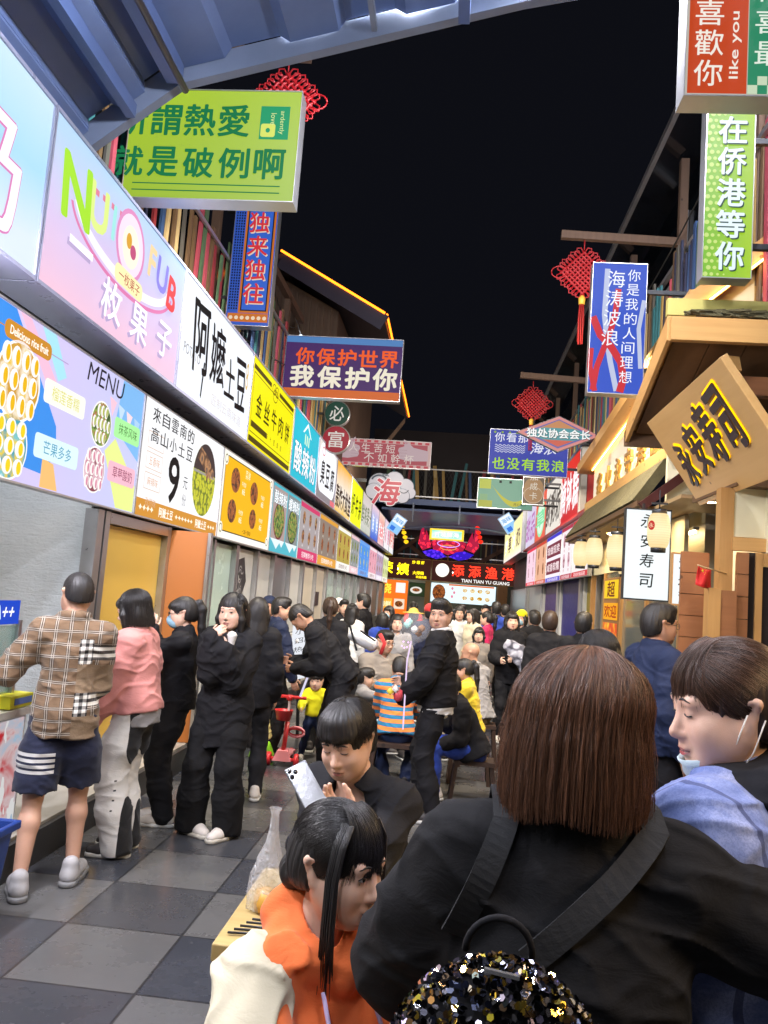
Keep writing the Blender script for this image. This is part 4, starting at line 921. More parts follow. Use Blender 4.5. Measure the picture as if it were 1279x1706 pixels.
m = MB(); m.hexa([rf1 + Vector((-1.9, 0, -.9)), rf1, rf1 + dy, rf1 + dy + Vector((-1.9, 0, -.9)), rf1 + th + Vector((-1.9, 0, -.9)), rf1 + th, rf1 + dy + th, rf1 + dy + th + Vector((-1.9, 0, -.9))], tile); m.build('roof', gh)
MB().beam(rf1 + Vector((0, -.04, -.06)), rf2 + Vector((0, -.04, -.06)), .06, .30, M('fascia_blue_brown', (.05, .045, .075), .6)).build('verge_board', gh)
orng = EM('orange_strip', hx('ff7a1a'), 4.2)
m = MB(); m.tube([rf1 + Vector((0, -.08, .12)), rf2 + Vector((0, -.08, .12))], .022, orng, 6); m.build('light_strip', gh)
m = MB(); m.tube([rf2 + Vector((.04, -.06, .10)), rf2 + Vector((.04, 7.9, .02))], .022, orng, 6); m.build('light_strip', gh)
MB().hexa([(-2.4, 22.2, 5.4), (-1.62, 22.2, 6.55), (-1.62, 22.26, 6.55), (-2.4, 22.26, 5.4), (-2.4, 22.2, 5.6), (-1.62, 22.2, 6.70), (-1.62, 22.26, 6.70), (-2.4, 22.26, 5.6)], oldw).build('eave_bracket', gh)
wl_ = empty('wall_lamp', (-3.3, 14.7, 6.4), 'small bare white wall lamp on a thin arm under the gable', 'lamp')
m = MB(); m.tube([(-3.45, 14.9, 7.1), (-3.2, 14.7, 6.5)], .012, alu, 6); m.build('arm', wl_); m = MB(); m.lathe((-3.19, 14.69, 6.44), [(0, -.05), (.05, -.02), (.04, .04), (0, .06)], EM('bulb_white', hx('eaf6ff'), 2.5), 12); m.build('bulb', wl_)
railing('plank_railing', 'worn boards above the yellow and turquoise signs', (-2.62, 9.2, 0), (-2.62, 21.5, 0), 4.32, 5.35, 15, .16, .05, postw=.07)

# ================================================================== hanging signs, mostly matte: weak glow stands in for light on them
GH = 'hanging slogan signs over the lane'
def hang(name, lab, p0, p1, Y, d, face, art, let, frame=None, fr=.007, group=GH, arm=None):
    """box sign facing down the lane between two photographed corners (top-left, bottom-right) at distance Y"""
    a, b = at(*p0, Y), at(*p1, Y); x0, x1, z0, z1 = a.x, b.x, b.z, a.z
    P = Panel((x0, Y, z0), (1, 0, 0), (0, 0, 1)); w_, h_ = x1 - x0, z1 - z0
    s = lightbox(name, lab, 'sign', group, P, w_, h_, d, face, (lambda m: art(m, P, w_, h_)) if art else None, (lambda m: let(m, P, w_, h_)) if let else None, frame or alu, fr)
    if arm:
        m = MB()
        for zz in (.2, .8): m.beam((x0 if arm < 0 else x1, Y + d / 2, z0 + h_ * zz), (arm, Y + d / 2, z0 + h_ * zz), .04, .04, dark)
        m.build('bracket', s)
    return s
def green_face(): return grad('face_green', [(0, hx('a5c91c')), (1, hx('b4d626'))], .72, 2, 0, 1)
dg = e('1c7a4c', .75)
def ar(m, P, w, h):
    m.rect(P, .08, h * .075, w - .12, h * .085, dg); m.rect(P, .08, h * .135, w - .12, h * .145, dg); m.rect(P, w - .33, h * .56, w - .09, h * .86, e('2a9a6a', .8)); m.rrect(P, w - .32, h * .58, w - .2, h * .70, .02, e('d6e06a', .8), .005); m.disc(P, w - .26, h * .64, .018, .02, e('2a9a6a', .8), .006)
def lt(m, P, w, h):
    for k, ch in enumerate('所謂熱愛'): m.text(P, ch, w - 1.40 + .285 * k, h * .72, .265, dg, bold=.028, w=.25)
    for k, ch in enumerate('就是破例啊'): m.text(P, ch, w - 1.40 + .295 * k, h * .335, .25, dg, bold=.028, w=.245)
    P2 = Panel(P.p(w - .16, h * .71, 0), -P.v, P.u); m.text(P2, 'ardently', 0, .01, .05, e('d8e89a', .8), w=.2, off=.008); m.text(P2, 'love', -.03, -.06, .045, e('d8e89a', .8), w=.1, off=.008)
hang('hanging_sign', 'lime green hanging sign with dark green characters in two lines below the canopy', (222, 148), (488, 338), 6.0, .16, green_face(), ar, lt, arm=-2.9)
blu = e('3a62cc', .62, True); oe = e('d8782a', .62)
def ar(m, P, w, h):
    m.rect(P, .14, .16, w - .02, h, oe, .003); m.rect(P, .165, .185, w - .045, h, e('141a30', .5), .0035); m.rect(P, .18, .20, w - .06, h, e('3a6ad6', .66), .004); m.rect(P, 0.02, .05, w - .02, .155, oe, .003)
    for k in range(7): m.disc(P, .06 + k * (w - .12) / 6, .10, .024, .024, e('f2dcc0', .7), .006, 12)
    for i in range(4):
        for j in range(40): m.rect(P, .02 + i * .03, .2 + j * .034, .038 + i * .03, .222 + j * .034, e('0c1228', .4), .004)
def lt(m, P, w, h):
    for k, ch in enumerate('来往独来独'[::1]): pass
    for k, ch in enumerate('往独来独'): m.text(P, ch, w * .58 + .012, .40 + .295 * k - .012, .25, e('f0d8c0', .7), bold=.025, w=.24, off=.006); m.text(P, ch, w * .58, .40 + .295 * k, .25, e('d2343c', .8), bold=.02, w=.24, off=.009); 
    for k in range(4): pass
hang('hanging_sign', 'tall blue sign with red characters inside an orange border', (398, 300), (447, 545), 9.0, .14, blu, ar, lt, arm=-3.0)
def ar(m, P, w, h): m.rect(P, 0.01, h - .10, w - .01, h - .01, e('5a90d0', .62)); m.rect(P, .01, .01, w - .01, .13, e('d86a2e', .7))
def lt(m, P, w, h):
    for k, ch in enumerate('你保护世界'): m.text(P, ch, .25 + (w - .4) * k / 4.25 + .04, h * .67, .235, e('e85a22', .85), bold=.035, w=.26)
    for k, ch in enumerate('我保护你'): m.text(P, ch, .27 + (w - .4) * k / 3.25, h * .345, .30, e('e8e0cc', .85), bold=.045, w=.33)
hang('hanging_sign', 'purple hanging sign with orange characters over bold cream characters', (478, 558), (665, 670), 11.0, .14, e('4f2f6e', .62, True), ar, lt, arm=-2.8)
def round_sign(px, py, r, ch, col, lab, Y=14.0):
    c = at(px, py, Y); s = empty('round_sign', c, lab, 'sign', 'pair of round character signs'); P = Panel(c + Vector((0, -.05, 0)), (1, 0, 0), (0, 0, 1))
    m = MB(); m.lathe(c + Vector((0, .05, 0)), [(0, 0), (r, 0), (r, .10), (0, .10)], alu, 36, (0, -1, 0)); m.build('casing', s)
    m = MB(); m.disc(P, 0, 0, r * .93, r * .93, e(col, .62, True), .004, 40); m.build('face', s); m = MB(); m.text(P, ch, 0, 0, r * 1.15, e('d6d2cc', .78), w=r * 1.1, bold=.01, off=.01); m.build('lettering', s)
    m = MB(); m.beam(c + Vector((-r, .02, 0)), (-2.8, c.y + .02, c.z), .04, .04, dark); m.build('bracket', s)
round_sign(562, 690, .235, '必', '274a3e', 'round dark green sign with one white character above the red disc')
round_sign(560, 733, .255, '富', 'a82c3c', 'round crimson sign with one white character below the green disc', 13.9)
def ar(m, P, w, h):
    m.frame(P, 0, 0, w, h, .08, e('d9b6b2', .6), .003)
    for k in range(13): m.rect(P, .1 + k * w / 13.5, h - .07, .19 + k * w / 13.5, h - .02, e('cf5560', .6), .004); m.rect(P, .1 + k * w / 13.5, .02, .19 + k * w / 13.5, .07, e('cf5560', .6), .004)
    hand = e('cdb3ba', .62)
    for sx, fx in ((1, w - .62), (-1, .50)):
        m.poly(P, [(fx + sx * .08 * t, .18 + b) for t, b in ((7, .0), (7, .22), (3, .28), (1.2, .40), (.2, .46), (.4, .30), (-1, .26), (-1.2, .20), (-.8, .14), (-1, .08), (-.6, .02), (2, -.02))][::sx], hand, .004)
        for k in range(4): m.rect(P, fx - .06 * sx, .2 + .065 * k, fx + .1 * sx, .205 + .065 * k, e('a8868e', .6), .005)
def lt(m, P, w, h):
    for k, ch in enumerate('人生苦短'): m.text(P, ch, .45 + .27 * k, h * .68, .19, e('dccdc6', .72), bold=.004)
    for k, ch in enumerate('不如幹杯'): m.text(P, ch, .80 + .29 * k, h * .33, .20, e('dccdc6', .72), bold=.004)
hang('hanging_sign', 'faded pink ticket shaped sign with two pale hands and thin white characters', (556, 728), (716, 783), 17.0, .12, e('c0626c', .55, True), ar, lt, arm=-2.7)
# cloud sign with the sea character
cs = empty('cloud_sign', at(640, 812, 19), 'white cloud shaped sign with one thick red sea character', 'sign', GH)
P = Panel(at(600, 840, 19), (1, 0, 0), (0, 0, 1)); m = MB(); cw = e('cfcbd6', .55)
for i_, (a, b_, ra) in enumerate(((.42, .52, .27), (.78, .60, .25), (1.06, .48, .21), (1.18, .34, .14), (.30, .34, .2), (.72, .30, .28), (1.0, .26, .18))): m.lathe(P.p(a, b_, -.06 + .004 * i_), [(0, 0), (ra, 0), (ra, .055), (0, .055)], M('cloud_edge', (.05, .06, .08), .6), 26, (0, -1, 0)); m.disc(P, a, b_, ra * .93, ra * .93, cw, .006 + .0041 * i_, 30)
m.build('board', cs); m = MB()
m.ring(P, .42, .60, .20, .15, .045, e('37495a', .5), .04, 30, .3, 3.0); m.ring(P, 1.02, .44, .13, .12, .02, e('2a3040', .5), .04, 24, 3.6, 6.0); m.ring(P, .55, .70, .10, .07, .03, e('5a6a78', .5), .041, 20, .2, 3.0); m.build('face', cs)
m = MB(); m.text(P, '海', .62, .34, .62, e('e9dfe0', .7), bold=.07, off=.046, shear=.15); m.text(P, '海', .62, .34, .62, e('b52a44', .75), bold=.03, off=.052, shear=.15); m.build('lettering', cs)
m = MB(); m.beam(P.p(.1, .6, -.1), (-2.6, 19.1, P.p(0, .6).z), .05, .08, dark); m.build('bracket', cs)
# right-hand signs
def ar(m, P, w, h):
    m.rect(P, .02, .02, .355, h - .02, e('cc4a22', .74), .003); m.rect(P, .36, .02, w - .02, h - .02, e('35946c', .7), .003)
    for i in range(7):
        for j in range(2):
            if (i + j) % 2 == 0: m.rect(P, .36 + .055 * i, .02 + .055 * j, min(w - .02, .415 + .055 * i), .075 + .055 * j, e('cfe0c0', .75), .004)
def lt(m, P, w, h):
    for k, ch in enumerate('你歡喜'): m.text(P, ch, .135, .145 + .19 * k, .16, e('efe6da', .85), bold=.01, w=.16)
    P2 = Panel(P.p(.285, .32, 0), P.v, -P.u); m.text(P2, 'like you', .0, .0, .065, e('efe6da', .85), w=.42, bold=.015, off=.008); 
    for k, ch in enumerate('最喜你'): m.text(P, ch, .48, .27 + .20 * k, .15, e('e4efe0', .8), bold=.006, w=.17)
    P3_ = Panel(P.p(.78, .4, 0), P.v, -P.u); m.text(P3_, 'love', 0, 0, .06, e('e4efe0', .8), off=.008)
hang('hanging_sign', 'orange red and green sign with white characters and the words like you', (1146, -60), (1395, 165), 4.5, .16, e('d9d2c4', .6, True), ar, lt, arm=2.6)
def ar(m, P, w, h):
    dm = e('d6ee8a', .72)
    for i in range(4):
        for j in range(26):
            r = .017 - .0035 * i
            m.disc(P, .025 + .042 * i + (.02 if j % 2 else 0), .03 + .048 * j, r, r, dm, .0035, 10)
def lt(m, P, w, h):
    for k, ch in enumerate('你等港侨在'): m.text(P, ch, w * .54 + .008, .165 + .236 * k - .008, .20, e('3a5a54', .6), bold=.04, off=.006, w=.19); m.text(P, ch, w * .54, .165 + .236 * k, .20, e('dfeef2', .9), bold=.03, off=.009, w=.19)
hang('hanging_sign', 'narrow lime green vertical sign with bold pale blue characters', (1178, 170), (1251, 466), 5.6, .12, grad('face_lime', [(0, hx('7ec41a')), (1, hx('a9d613'))], .78, 0, -.15, .15, .1), ar, lt, arm=2.6)
def ribbon(m, P, pts, w_, mat, off):
    vs = []; fs = []
    for i, (a, b_) in enumerate(pts):
        a0, b0 = pts[max(i - 1, 0)]; a1, b1 = pts[min(i + 1, len(pts) - 1)]; l = math.hypot(a1 - a0, b1 - b0); nx, ny = -(b1 - b0) / l * w_ / 2, (a1 - a0) / l * w_ / 2
        vs += [P.p(a + nx, b_ + ny, off), P.p(a - nx, b_ - ny, off)]
    for i in range(len(pts) - 1): fs.append((2 * i, 2 * i + 1, 2 * i + 3, 2 * i + 2))
    m.add(vs, [f[::-1] for f in fs] if False else fs, mat)
def ar(m, P, w, h):
    pale = e('c9d2f0', .72); rd = e('d4343e', .76)
    ribbon(m, P, [(.14, h - .06), (.13, h * .6), (.16, h * .42), (.2, h * .25), (.27, .03)], .05, pale, .003)
    ribbon(m, P, [(.02, h * .58), (.10, h * .44), (.20, h * .36), (.30, h * .24), (.33, h * .12), (.30, .02)], .07, rd, .004)
    ribbon(m, P, [(.25, h * .80), (.23, h * .62), (.2, h * .5), (.08, h * .2), (.05, .03)], .055, rd, .0045)
    ribbon(m, P, [(.02, h * .34), (.015, h * .2), (.07, .02)], .05, rd, .0042); ribbon(m, P, [(w - .02, h * .72), (w - .06, h * .5), (w - .03, h * .2)], .04, pale, .003)
def lt(m, P, w, h):
    for k, ch in enumerate('海涛波浪'): m.text(P, ch, w * .44 - .012 * k, h - .16 - .192 * k, .165, e('eef2fb', .9), w=.16)
    for k, ch in enumerate('你是我的人间理想'): m.text(P, ch, w * .76 - .006 * k, h - .12 - .142 * k, .115, e('eef2fb', .9), w=.118)
hang('hanging_sign', 'tall blue sign with red ribbons and two columns of white characters', (988, 437), (1070, 659), 7.5, .12, e('3f5fd2', .72, True), ar, lt, arm=2.6)
# diamond sign
c = at(930, 723, 11); ds = empty('diamond_sign', c, 'flat diamond shaped sign with pink edge and white characters', 'sign', GH); P = Panel(c, (1, 0, 0), (0, 0, 1))
def dia(k, mat, off, m): m.poly(P, [(-.56 * k, 0), (0, -.245 * k), (.56 * k, 0), (0, .245 * k)], mat, off)
m = MB(); q = [(-.575, 0), (0, -.255), (.575, 0), (0, .255)]; m.add([P.p(a, b_, -.06) for a, b_ in q] + [P.p(a, b_, 0) for a, b_ in q], [(3, 2, 1, 0), (4, 5, 6, 7), (0, 1, 5, 4), (1, 2, 6, 5), (2, 3, 7, 6), (3, 0, 4, 7)], dark); m.build('board', ds)
m = MB(); dia(1, e('d88a86', .72, True), .003, m); dia(.84, e('6a6cb0', .66), .005, m); dia(.74, e('d0604e', .7), .0065, m); m.poly(P, [(-.41, 0), (0, .19), (.41, 0)], e('c98a5a', .7), .008); m.poly(P, [(-.42, .02), (-.2, .08), (.2, .08), (.42, .02), (.42, -.03), (.2, -.09), (-.2, -.09), (-.42, -.03)], e('4f9aa2', .7), .009); m.build('face', ds)
m = MB(); m.text(P, '独处协会会长', .008, -.006, .125, e('50585a', .6), w=.86, bold=.05, off=.012); m.text(P, '独处协会会长', 0, 0, .125, e('f0f2f2', .85), w=.86, bold=.03, off=.016); m.build('lettering', ds)
m = MB(); m.beam(c + Vector((.5, -.03, .0)), (2.5, 11, c.z), .03, .04, dark); m.build('bracket', ds)
def ar(m, P, w, h):
    for q in range(4): ribbon(m, P, [(.09 + .01 * k, h * .50 + .035 * q + .012 * math.sin(k * .95)) for k in range(50)], .012, e('cdd2ec', .7), .004)
    for k in range(9): m.disc(P, .08 + .12 * k, h - .05, .02, .02, e('8fb04a', .7), .005, 10)
def lt(m, P, w, h):
    for k, ch in enumerate('你看那海浪'): m.text(P, ch, .16 + .19 * k if k < 3 else .55 + .22 * (k - 2), h * (.82 if k < 3 else .62), .15 if k < 3 else .19, e('dfe2f2', .82), bold=.012, w=.16 if k < 3 else .2, wob=0 if k < 3 else .06)
    for k, ch in enumerate('也没有我浪'): m.text(P, ch, .16 + .24 * k, h * .24, .19, e('a6d62a', .85), bold=.022, w=.2)
hang('hanging_sign', 'blue violet sign with small wave lines and lime green lower characters', (817, 714), (944, 796), 13.0, .12, e('4650b4', .68, True), ar, lt, arm=2.5)
def ar(m, P, w, h):
    for x0, b0, x1, b1, c in ((.03, .5, .26, .75, 'c6cf5a'), (.03, .03, .3, .2, 'b8bd4e'), (.05, .2, .2, .36, '8fb88a')): m.rect(P, x0, b0 * h / .78, x1, b1 * h / .78, e(c, .62), .003)
    N_ = 24; up = [(.28 + .9 * k / N_, .46 - .30 * math.sin(math.pi * k / N_)) for k in range(N_ + 1)]; lo = [(.28 + .9 * k / N_, .47 - .42 * math.sin(math.pi * k / N_)) for k in range(N_ + 1)]
    m.add([P.p(a, b_, .005) for a, b_ in lo] + [P.p(a, b_, .005) for a, b_ in up], [(k, k + 1, N_ + 2 + k, N_ + 1 + k) for k in range(N_)], e('c6c23c', .66))
    for a in (.42, .62, 1.0): m.rect(P, a, .52, a + .05, .57, e('1a2028', .5), .006)
    m.text(P, '开心果汁', .85, .10, .06, e('2c3a30', .5), off=.006)
hang('hanging_sign', 'pale green sign with a curved yellow banana', (797, 795), (886, 851), 16.0, .1, e('86b8a0', .58, True), ar, None, arm=2.5)
def ar(m, P, w, h): m.rrect(P, .02, .02, w - .02, h - .01, w * .45, e('b08a62', .6), .004); m.ring(P, w / 2, h * .35, w * .45, h * .3, .012, e('d8bfa4', .6), .006)
def lt(m, P, w, h):
    for k, ch in enumerate('卡成加'): m.text(P, ch, w / 2, .17 + .19 * k, .15, e('d8d2c4', .75), off=.01)
hang('hanging_sign', 'small brown tag shaped sign with a column of pale characters', (872, 794), (905, 842), 15.6, .08, e('7a6a5c', .5, True), ar, lt, arm=2.5)

# ================================================================== knots
redc = M('red_cord', (.34, .006, .010), .5, 0, .15, 12, .2); redc2 = M('red_tassel', (.32, .01, .008), .7, 0, .2)
def knot(c, r, lab, beam=None):
    """woven diamond of cord with loops round its edge and a tassel"""
    k = empty('chinese_knot', c, lab, 'ornament', 'red cord knots over the lane'); c = Vector(c); m = MB(); n = 9; w = r * .72
    X = Vector((1, 0, 1)).normalized(); Z = Vector((-1, 0, 1)).normalized(); cr = w / n * .62
    for i in range(n):
        t = -w + 2 * w * (i + .5) / n
        for A, B, ph in ((X, Z, 0), (Z, X, 1)):
            pts = [c + A * s_ + B * t + Vector((0, .012 * math.sin(math.pi * (s_ + w) / (2 * w) * n + math.pi * (i + ph)), 0)) for s_ in np.linspace(-w, w, 12)]
            m.tube(pts, cr, redc, 6)
    for A, B in ((X, Z), (Z, X)):
        for sgn in (-1, 1):
            for i in range(n - 1):
                t0 = -w + 2 * w * (i + .5) / n; t1 = t0 + 2 * w / n; L = r * (.22 + .05 * ((i * 7) % 3))
                p0, p1 = c + A * (sgn * w) + B * t0, c + A * (sgn * w) + B * t1
                m.tube([p0, p0 + A * sgn * L * .6 - B * .012, p0 * .5 + p1 * .5 + A * sgn * L, p1 + A * sgn * L * .6 + B * .012, p1], cr * .55, redc, 6)
    for sgn in (-1, 1):
        q = c + (X - Z).normalized() * sgn * r; m.tube([q + Vector((r * .34 * sgn * math.cos(t) - .0, 0, r * .26 * math.sin(t))) for t in np.linspace(0, 6.2, 16)], cr * .6, redc, 6)
    m.build('weave', k)
    m = MB(); top = c + Vector((0, 0, r * 1.02)); m.tube([top, top + Vector((0, 0, r * .5))], cr * .5, redc, 6); m.build('cord', k)
    m = MB(); q = c + Vector((0, 0, -r * 1.02)); m.lathe(q, [(.02, 0), (.045 * r / .3, -.03), (.04 * r / .3, -.10), (0, -.11)], M('tassel_cap', (.75, .45, .05), .45), 10); m.build('tassel_cap', k)
    m = MB()
    for j in range(16): a = j * .9; m.tube([q + Vector((.02 * math.cos(a), .02 * math.sin(a), -.08)), q + Vector((.03 * math.cos(a), .03 * math.sin(a), -.08 - r * .7)), q + Vector((.026 * math.cos(a + .3), .026 * math.sin(a), -.1 - r * 1.5 - .03 * (j % 3)))], .008, redc2, 5)
    m.build('tassel', k)
    if beam:
        b_ = empty('knot_beam', beam[0], 'weathered timber arm carrying the knot' + beam[2], 'beam'); MB().beam(beam[0], beam[1], .07, .09, oldw).build('timber', b_)
knot((-1.69, 6.35, 5.80), .27, 'red cord knot peeping out behind the lime green sign', ((-3.2, 6.35, 6.3), (-1.5, 6.35, 6.22), ' behind the green sign'))
knot((1.27, 9.0, 5.50), .27, 'largest red cord knot beside the tall blue sign', ((1.0, 9.0, 5.95), (2.4, 9.0, 5.90), ' beside the tall blue sign'))
knot((1.12, 13.0, 4.95), .25, 'smaller red cord knot above the diamond sign', ((.9, 13.0, 5.42), (2.4, 13.0, 5.36), ' above the diamond sign'))

# ================================================================== gallery across the lane and the far stalls
br = empty('gallery_bridge', (0, 28.5, 5), 'blue steel gallery crossing the lane at its far end', 'bridge')
MB().box((-4.5, 27.6, 4.86), (4.5, 31.8, 5.06), bluew).build('deck', br)
m = MB(); m.hexa([(-2.6, 27.5, 4.62), (2.8, 27.5, 4.62), (2.8, 30.8, 4.25), (-2.6, 30.8, 4.25), (-2.6, 27.5, 4.70), (2.8, 27.5, 4.70), (2.8, 30.8, 4.33), (-2.6, 30.8, 4.33)], bluew); m.build('lower_canopy', br)
for x in (-1.5, .1, 1.6): MB().beam((x, 27.46, 4.25), (x, 27.46, 4.9), .05, .05, bluel).build('hanger', br)
m = MB(); m.tube([(-2.3 + 4.9 * k / 20, 27.9, 3.95 + .26 * math.sin(math.pi * k / 20)) for k in range(21)], .035, bluel, 6); m.build('arch', br)
railing('plank_railing', 'crooked painted boards along the gallery crossing the lane', (-2.6, 27.7, 0), (2.9, 27.7, 0), 5.08, 6.22, 21, .23, .16, postw=.11)
mm = M('wire_net', (.10, .10, .10), .6)
m = MB(); 
for k in range(44): x = -2.6 + k * .125; m.tube([(x, 27.75, 5.1), (x + .5, 27.75, 6.1)], .006, mm, 3, False); m.tube([(x + .5, 27.75, 5.1), (x, 27.75, 6.1)], .006, mm, 3, False)
wn = empty('wire_netting', (0, 27.75, 5.1), 'grey wire netting behind the boards of the gallery', 'netting'); m.build('wires', wn)
fb = empty('far_stall_block', (0, 32.6, 0), 'dark timber block of stalls closing the far end of the lane', 'building')
MB().box((-3.6, 32.5, 2.95), (3.6, 32.9, 8.5), M('dark_brown_boards', (.035, .022, .025), .6, 0, .3)).build('wall', fb); MB().box((-3.6, 33.9, 0), (3.6, 34.1, 3.2), M('far_back_wall', (.5, .55, .5), .6)).build('back_wall', fb)
MB().beam((-2.6, 32.3, 4.3), (-.9, 32.3, 3.1), .08, .16, oldw).build('brace', fb); MB().beam((2.9, 32.3, 4.4), (1.0, 32.3, 3.2), .08, .16, oldw).build('brace', fb); MB().beam((-2.6, 32.26, 3.2), (-1.0, 32.26, 4.4), .08, .14, oldw).build('brace', fb)
MB().box((-3.0, 32.44, 2.9), (3.0, 32.49, 3.0), oldw).build('beam', fb)
railing('plank_railing', 'dark boards behind the neon crab of the far block', (-2.6, 32.45, 0), (2.9, 32.45, 0), 3.3, 4.1, 31, .25, .02, postw=.06)
brn2 = e('4a2620', .62, True)
P = Panel((-3.0, 32.2, 2.36), (1, 0, 0), (0, 0, 1))
def ltf(m):
    yy = EM('glow_yellow', hx('ffe01a'), 1.9, False)
    for ch, a, h, b_ in (('荣', .35, .46, .42), ('姨', 1.0, .46, .40)): m.text(P, ch, a, b_, h, yy, bold=.04, off=.03)
    for k, ch in enumerate('炒螺虾'): m.text(P, ch, 1.42 + .18 * k, .70, .13, yy, bold=.03, off=.03)
    m.text(P, '大排档', 1.62, .28, .14, yy, bold=.03, off=.03); m.text(P, '欢迎光临', 1.75, .12, .10, yy, bold=.03, off=.03)
lightbox('far_shop_sign', 'brown sign with glowing yellow characters at the end of the lane', 'shop sign', 'brown signs at the end of the lane', P, 2.13, .85, .12, brn2, None, ltf, trim=M('gilt_trim', (.5, .32, .08), .4))
P = Panel((-.84, 32.15, 2.36), (1, 0, 0), (0, 0, 1))
def arf(m): m.disc(P, .42, .46, .27, .27, EM('moon_white', hx('fbf4e6'), 1.25, True), .02, 32)
def ltf(m):
    rr = EM('glow_red', hx('ff3a24'), 1.8, False)
    for k, ch in enumerate('添添渔港'): m.text(P, ch, 1.05 + .66 * k, .48, .46, rr, bold=.03, off=.03)
    m.text(P, 'TIAN TIAN YU GUANG', 2.15, .10, .13, EM('glow_white', hx('f6f4f0'), 1.1, False), w=1.9, bold=.03, off=.05)
lightbox('far_shop_sign', 'brown sign with white moon disc and red characters above latin capitals', 'shop sign', 'brown signs at the end of the lane', P, 3.32, .85, .12, brn2, arf, ltf, trim=M('gilt_trim', (.5, .32, .08), .4))
fm = empty('far_menu_board', (.3, 32.2, 1.7), 'long pale blue menu board with a large noodle plate under the far sign', 'menu board')
P = Panel((-.82, 32.2, 1.55), (1, 0, 0), (0, 0, 1)); m = MB(); m.box((-.82, 32.203, 1.55), (1.75, 32.25, 2.3), alu); m.rect(P, 0, 0, 2.57, .75, e('cfe6ee', 1.25, True), .002)
m.disc(P, .32, .38, .26, .32, food('fried'), .006); 
for k in range(8): m.disc(P, 1.35 + .3 * (k % 4), .22 + .3 * (k // 4), .10, .08, food('mango'), .006, 14)
for k in range(3): m.disc(P, .85 + .08 * (k % 2), .25 + .16 * k, .05, .06, e('e88aa0', .9), .006, 10)
m.build('face', fm); MB().rect(P, .7, .68, 2.5, .74, e('e0702a', .95), .007).build('top_strip', fm)
f2 = empty('far_poster', (-2.5, 32.2, 1.1), 'orange red poster with white menu sheets beside the far counter', 'poster')
P = Panel((-2.95, 32.2, .95), (1, 0, 0), (0, 0, 1)); m = MB(); m.box((-2.95, 32.203, .95), (-1.75, 32.24, 2.3), dark); m.rect(P, 0, 0, 1.2, 1.35, e('ef6a1e', 1.25, True), .002); m.rect(P, .72, .85, 1.1, 1.25, e('f4f2ee', .95), .005); m.rect(P, .68, .2, 1.1, .6, e('f2dcc4', .95), .005); m.disc(P, .88, .4, .16, .12, food('fried'), .008, 16); m.rect(P, .06, .15, .6, .6, e('ffb43a', .95), .005); m.build('face', f2)
m = MB(); m.text(P, '烧', .33, 1.0, .4, e('ffe84a', 1.), bold=.04, off=.008); m.text(P, '海鲜', .33, .38, .22, e('fff4c0', 1.), bold=.03, off=.009); m.build('lettering', f2)
f3 = empty('far_picture', (-1.4, 32.3, 1.9), 'dark framed picture of a plated fish hanging at the far stall', 'picture'); P = Panel((-1.72, 32.3, 1.7), (1, 0, 0), (0, 0, 1)); m = MB(); m.box((-1.72, 32.303, 1.7), (-1.02, 32.34, 2.25), dark); m.rect(P, .01, .01, .69, .54, e('2c3a22', .8), .002); m.disc(P, .3, .25, .24, .14, e('e8e4da', .9), .005); m.disc(P, .3, .26, .15, .07, food('fried'), .007); m.build('face', f3)
fc = empty('far_counter', (.5, 32.1, 0), 'dark teal counter of the far stalls', 'counter'); MB().box((-1.0, 31.9, 0), (2.2, 32.18, 1.25), M('teal_counter', (.02, .09, .09), .4)).build('base', fc); MB().box((-1.05, 31.85, 1.255), (2.25, 32.18, 1.3), steel).build('counter_top', fc)
MB().box((1.8, 32.0, 0), (2.2, 32.3, 2.34), wz).build('pillar', fb); MB().box((-1.06, 32.1, 0), (-.86, 32.3, 2.34), wood('amber_post', (.45, .22, .04), (.62, .36, .09), 2)).build('pillar', fb)
added_tube_lamp(0, 33.2, 2.75, 2.4, 'added white fill tube inside the far stalls', 'added fill tubes inside the far stalls'); added_tube_lamp(-2.2, 33.2, 2.75, 2.4, 'added white fill tube inside the far stalls', 'added fill tubes inside the far stalls')  # added lamps that brighten the far end of the lane
# neon crab
nc = empty('neon_crab', (-.2, 29.5, 3.3), 'red and violet neon crab hanging under the gallery', 'neon sign')
def neon(c1, c2, nm):
    return emfn(nm, lambda nt, x, y, z, p: cmix(nt, voro(nt, p, 7, 'Distance').gt(.38), hx(c1), hx(c2)), 1.15, True)
n1, n2 = neon('ff2a48', 'a0123a', 'neon_red'), neon('5a2af0', '2a10b0', 'neon_violet'); YC = 29.5
P = Panel((-1.32, YC, 3.2), (1, 0, 0), (0, 0, 1))
def puffy(m, pts, mat, d=.12):
    n = len(pts); ca = sum(a for a, b_ in pts) / n; cb = sum(b_ for a, b_ in pts) / n
    m.add([P.p(a, b_, 0) for a, b_ in pts] + [P.p(a, b_, -d) for a, b_ in pts] + [P.p(ca, cb, .06), P.p(ca, cb, -d)], [(i, (i + 1) % n, 2 * n) for i in range(n)] + [((i + 1) % n + n, i + n, 2 * n + 1) for i in range(n)] + [(i, i + n, (i + 1) % n + n, (i + 1) % n) for i in range(n)], mat)
m = MB(); puffy(m, [(.55, .28), (1.1, .10), (1.65, .28), (1.75, .55), (1.4, .72), (.8, .72), (.45, .55)], n1); m.build('shell', nc)
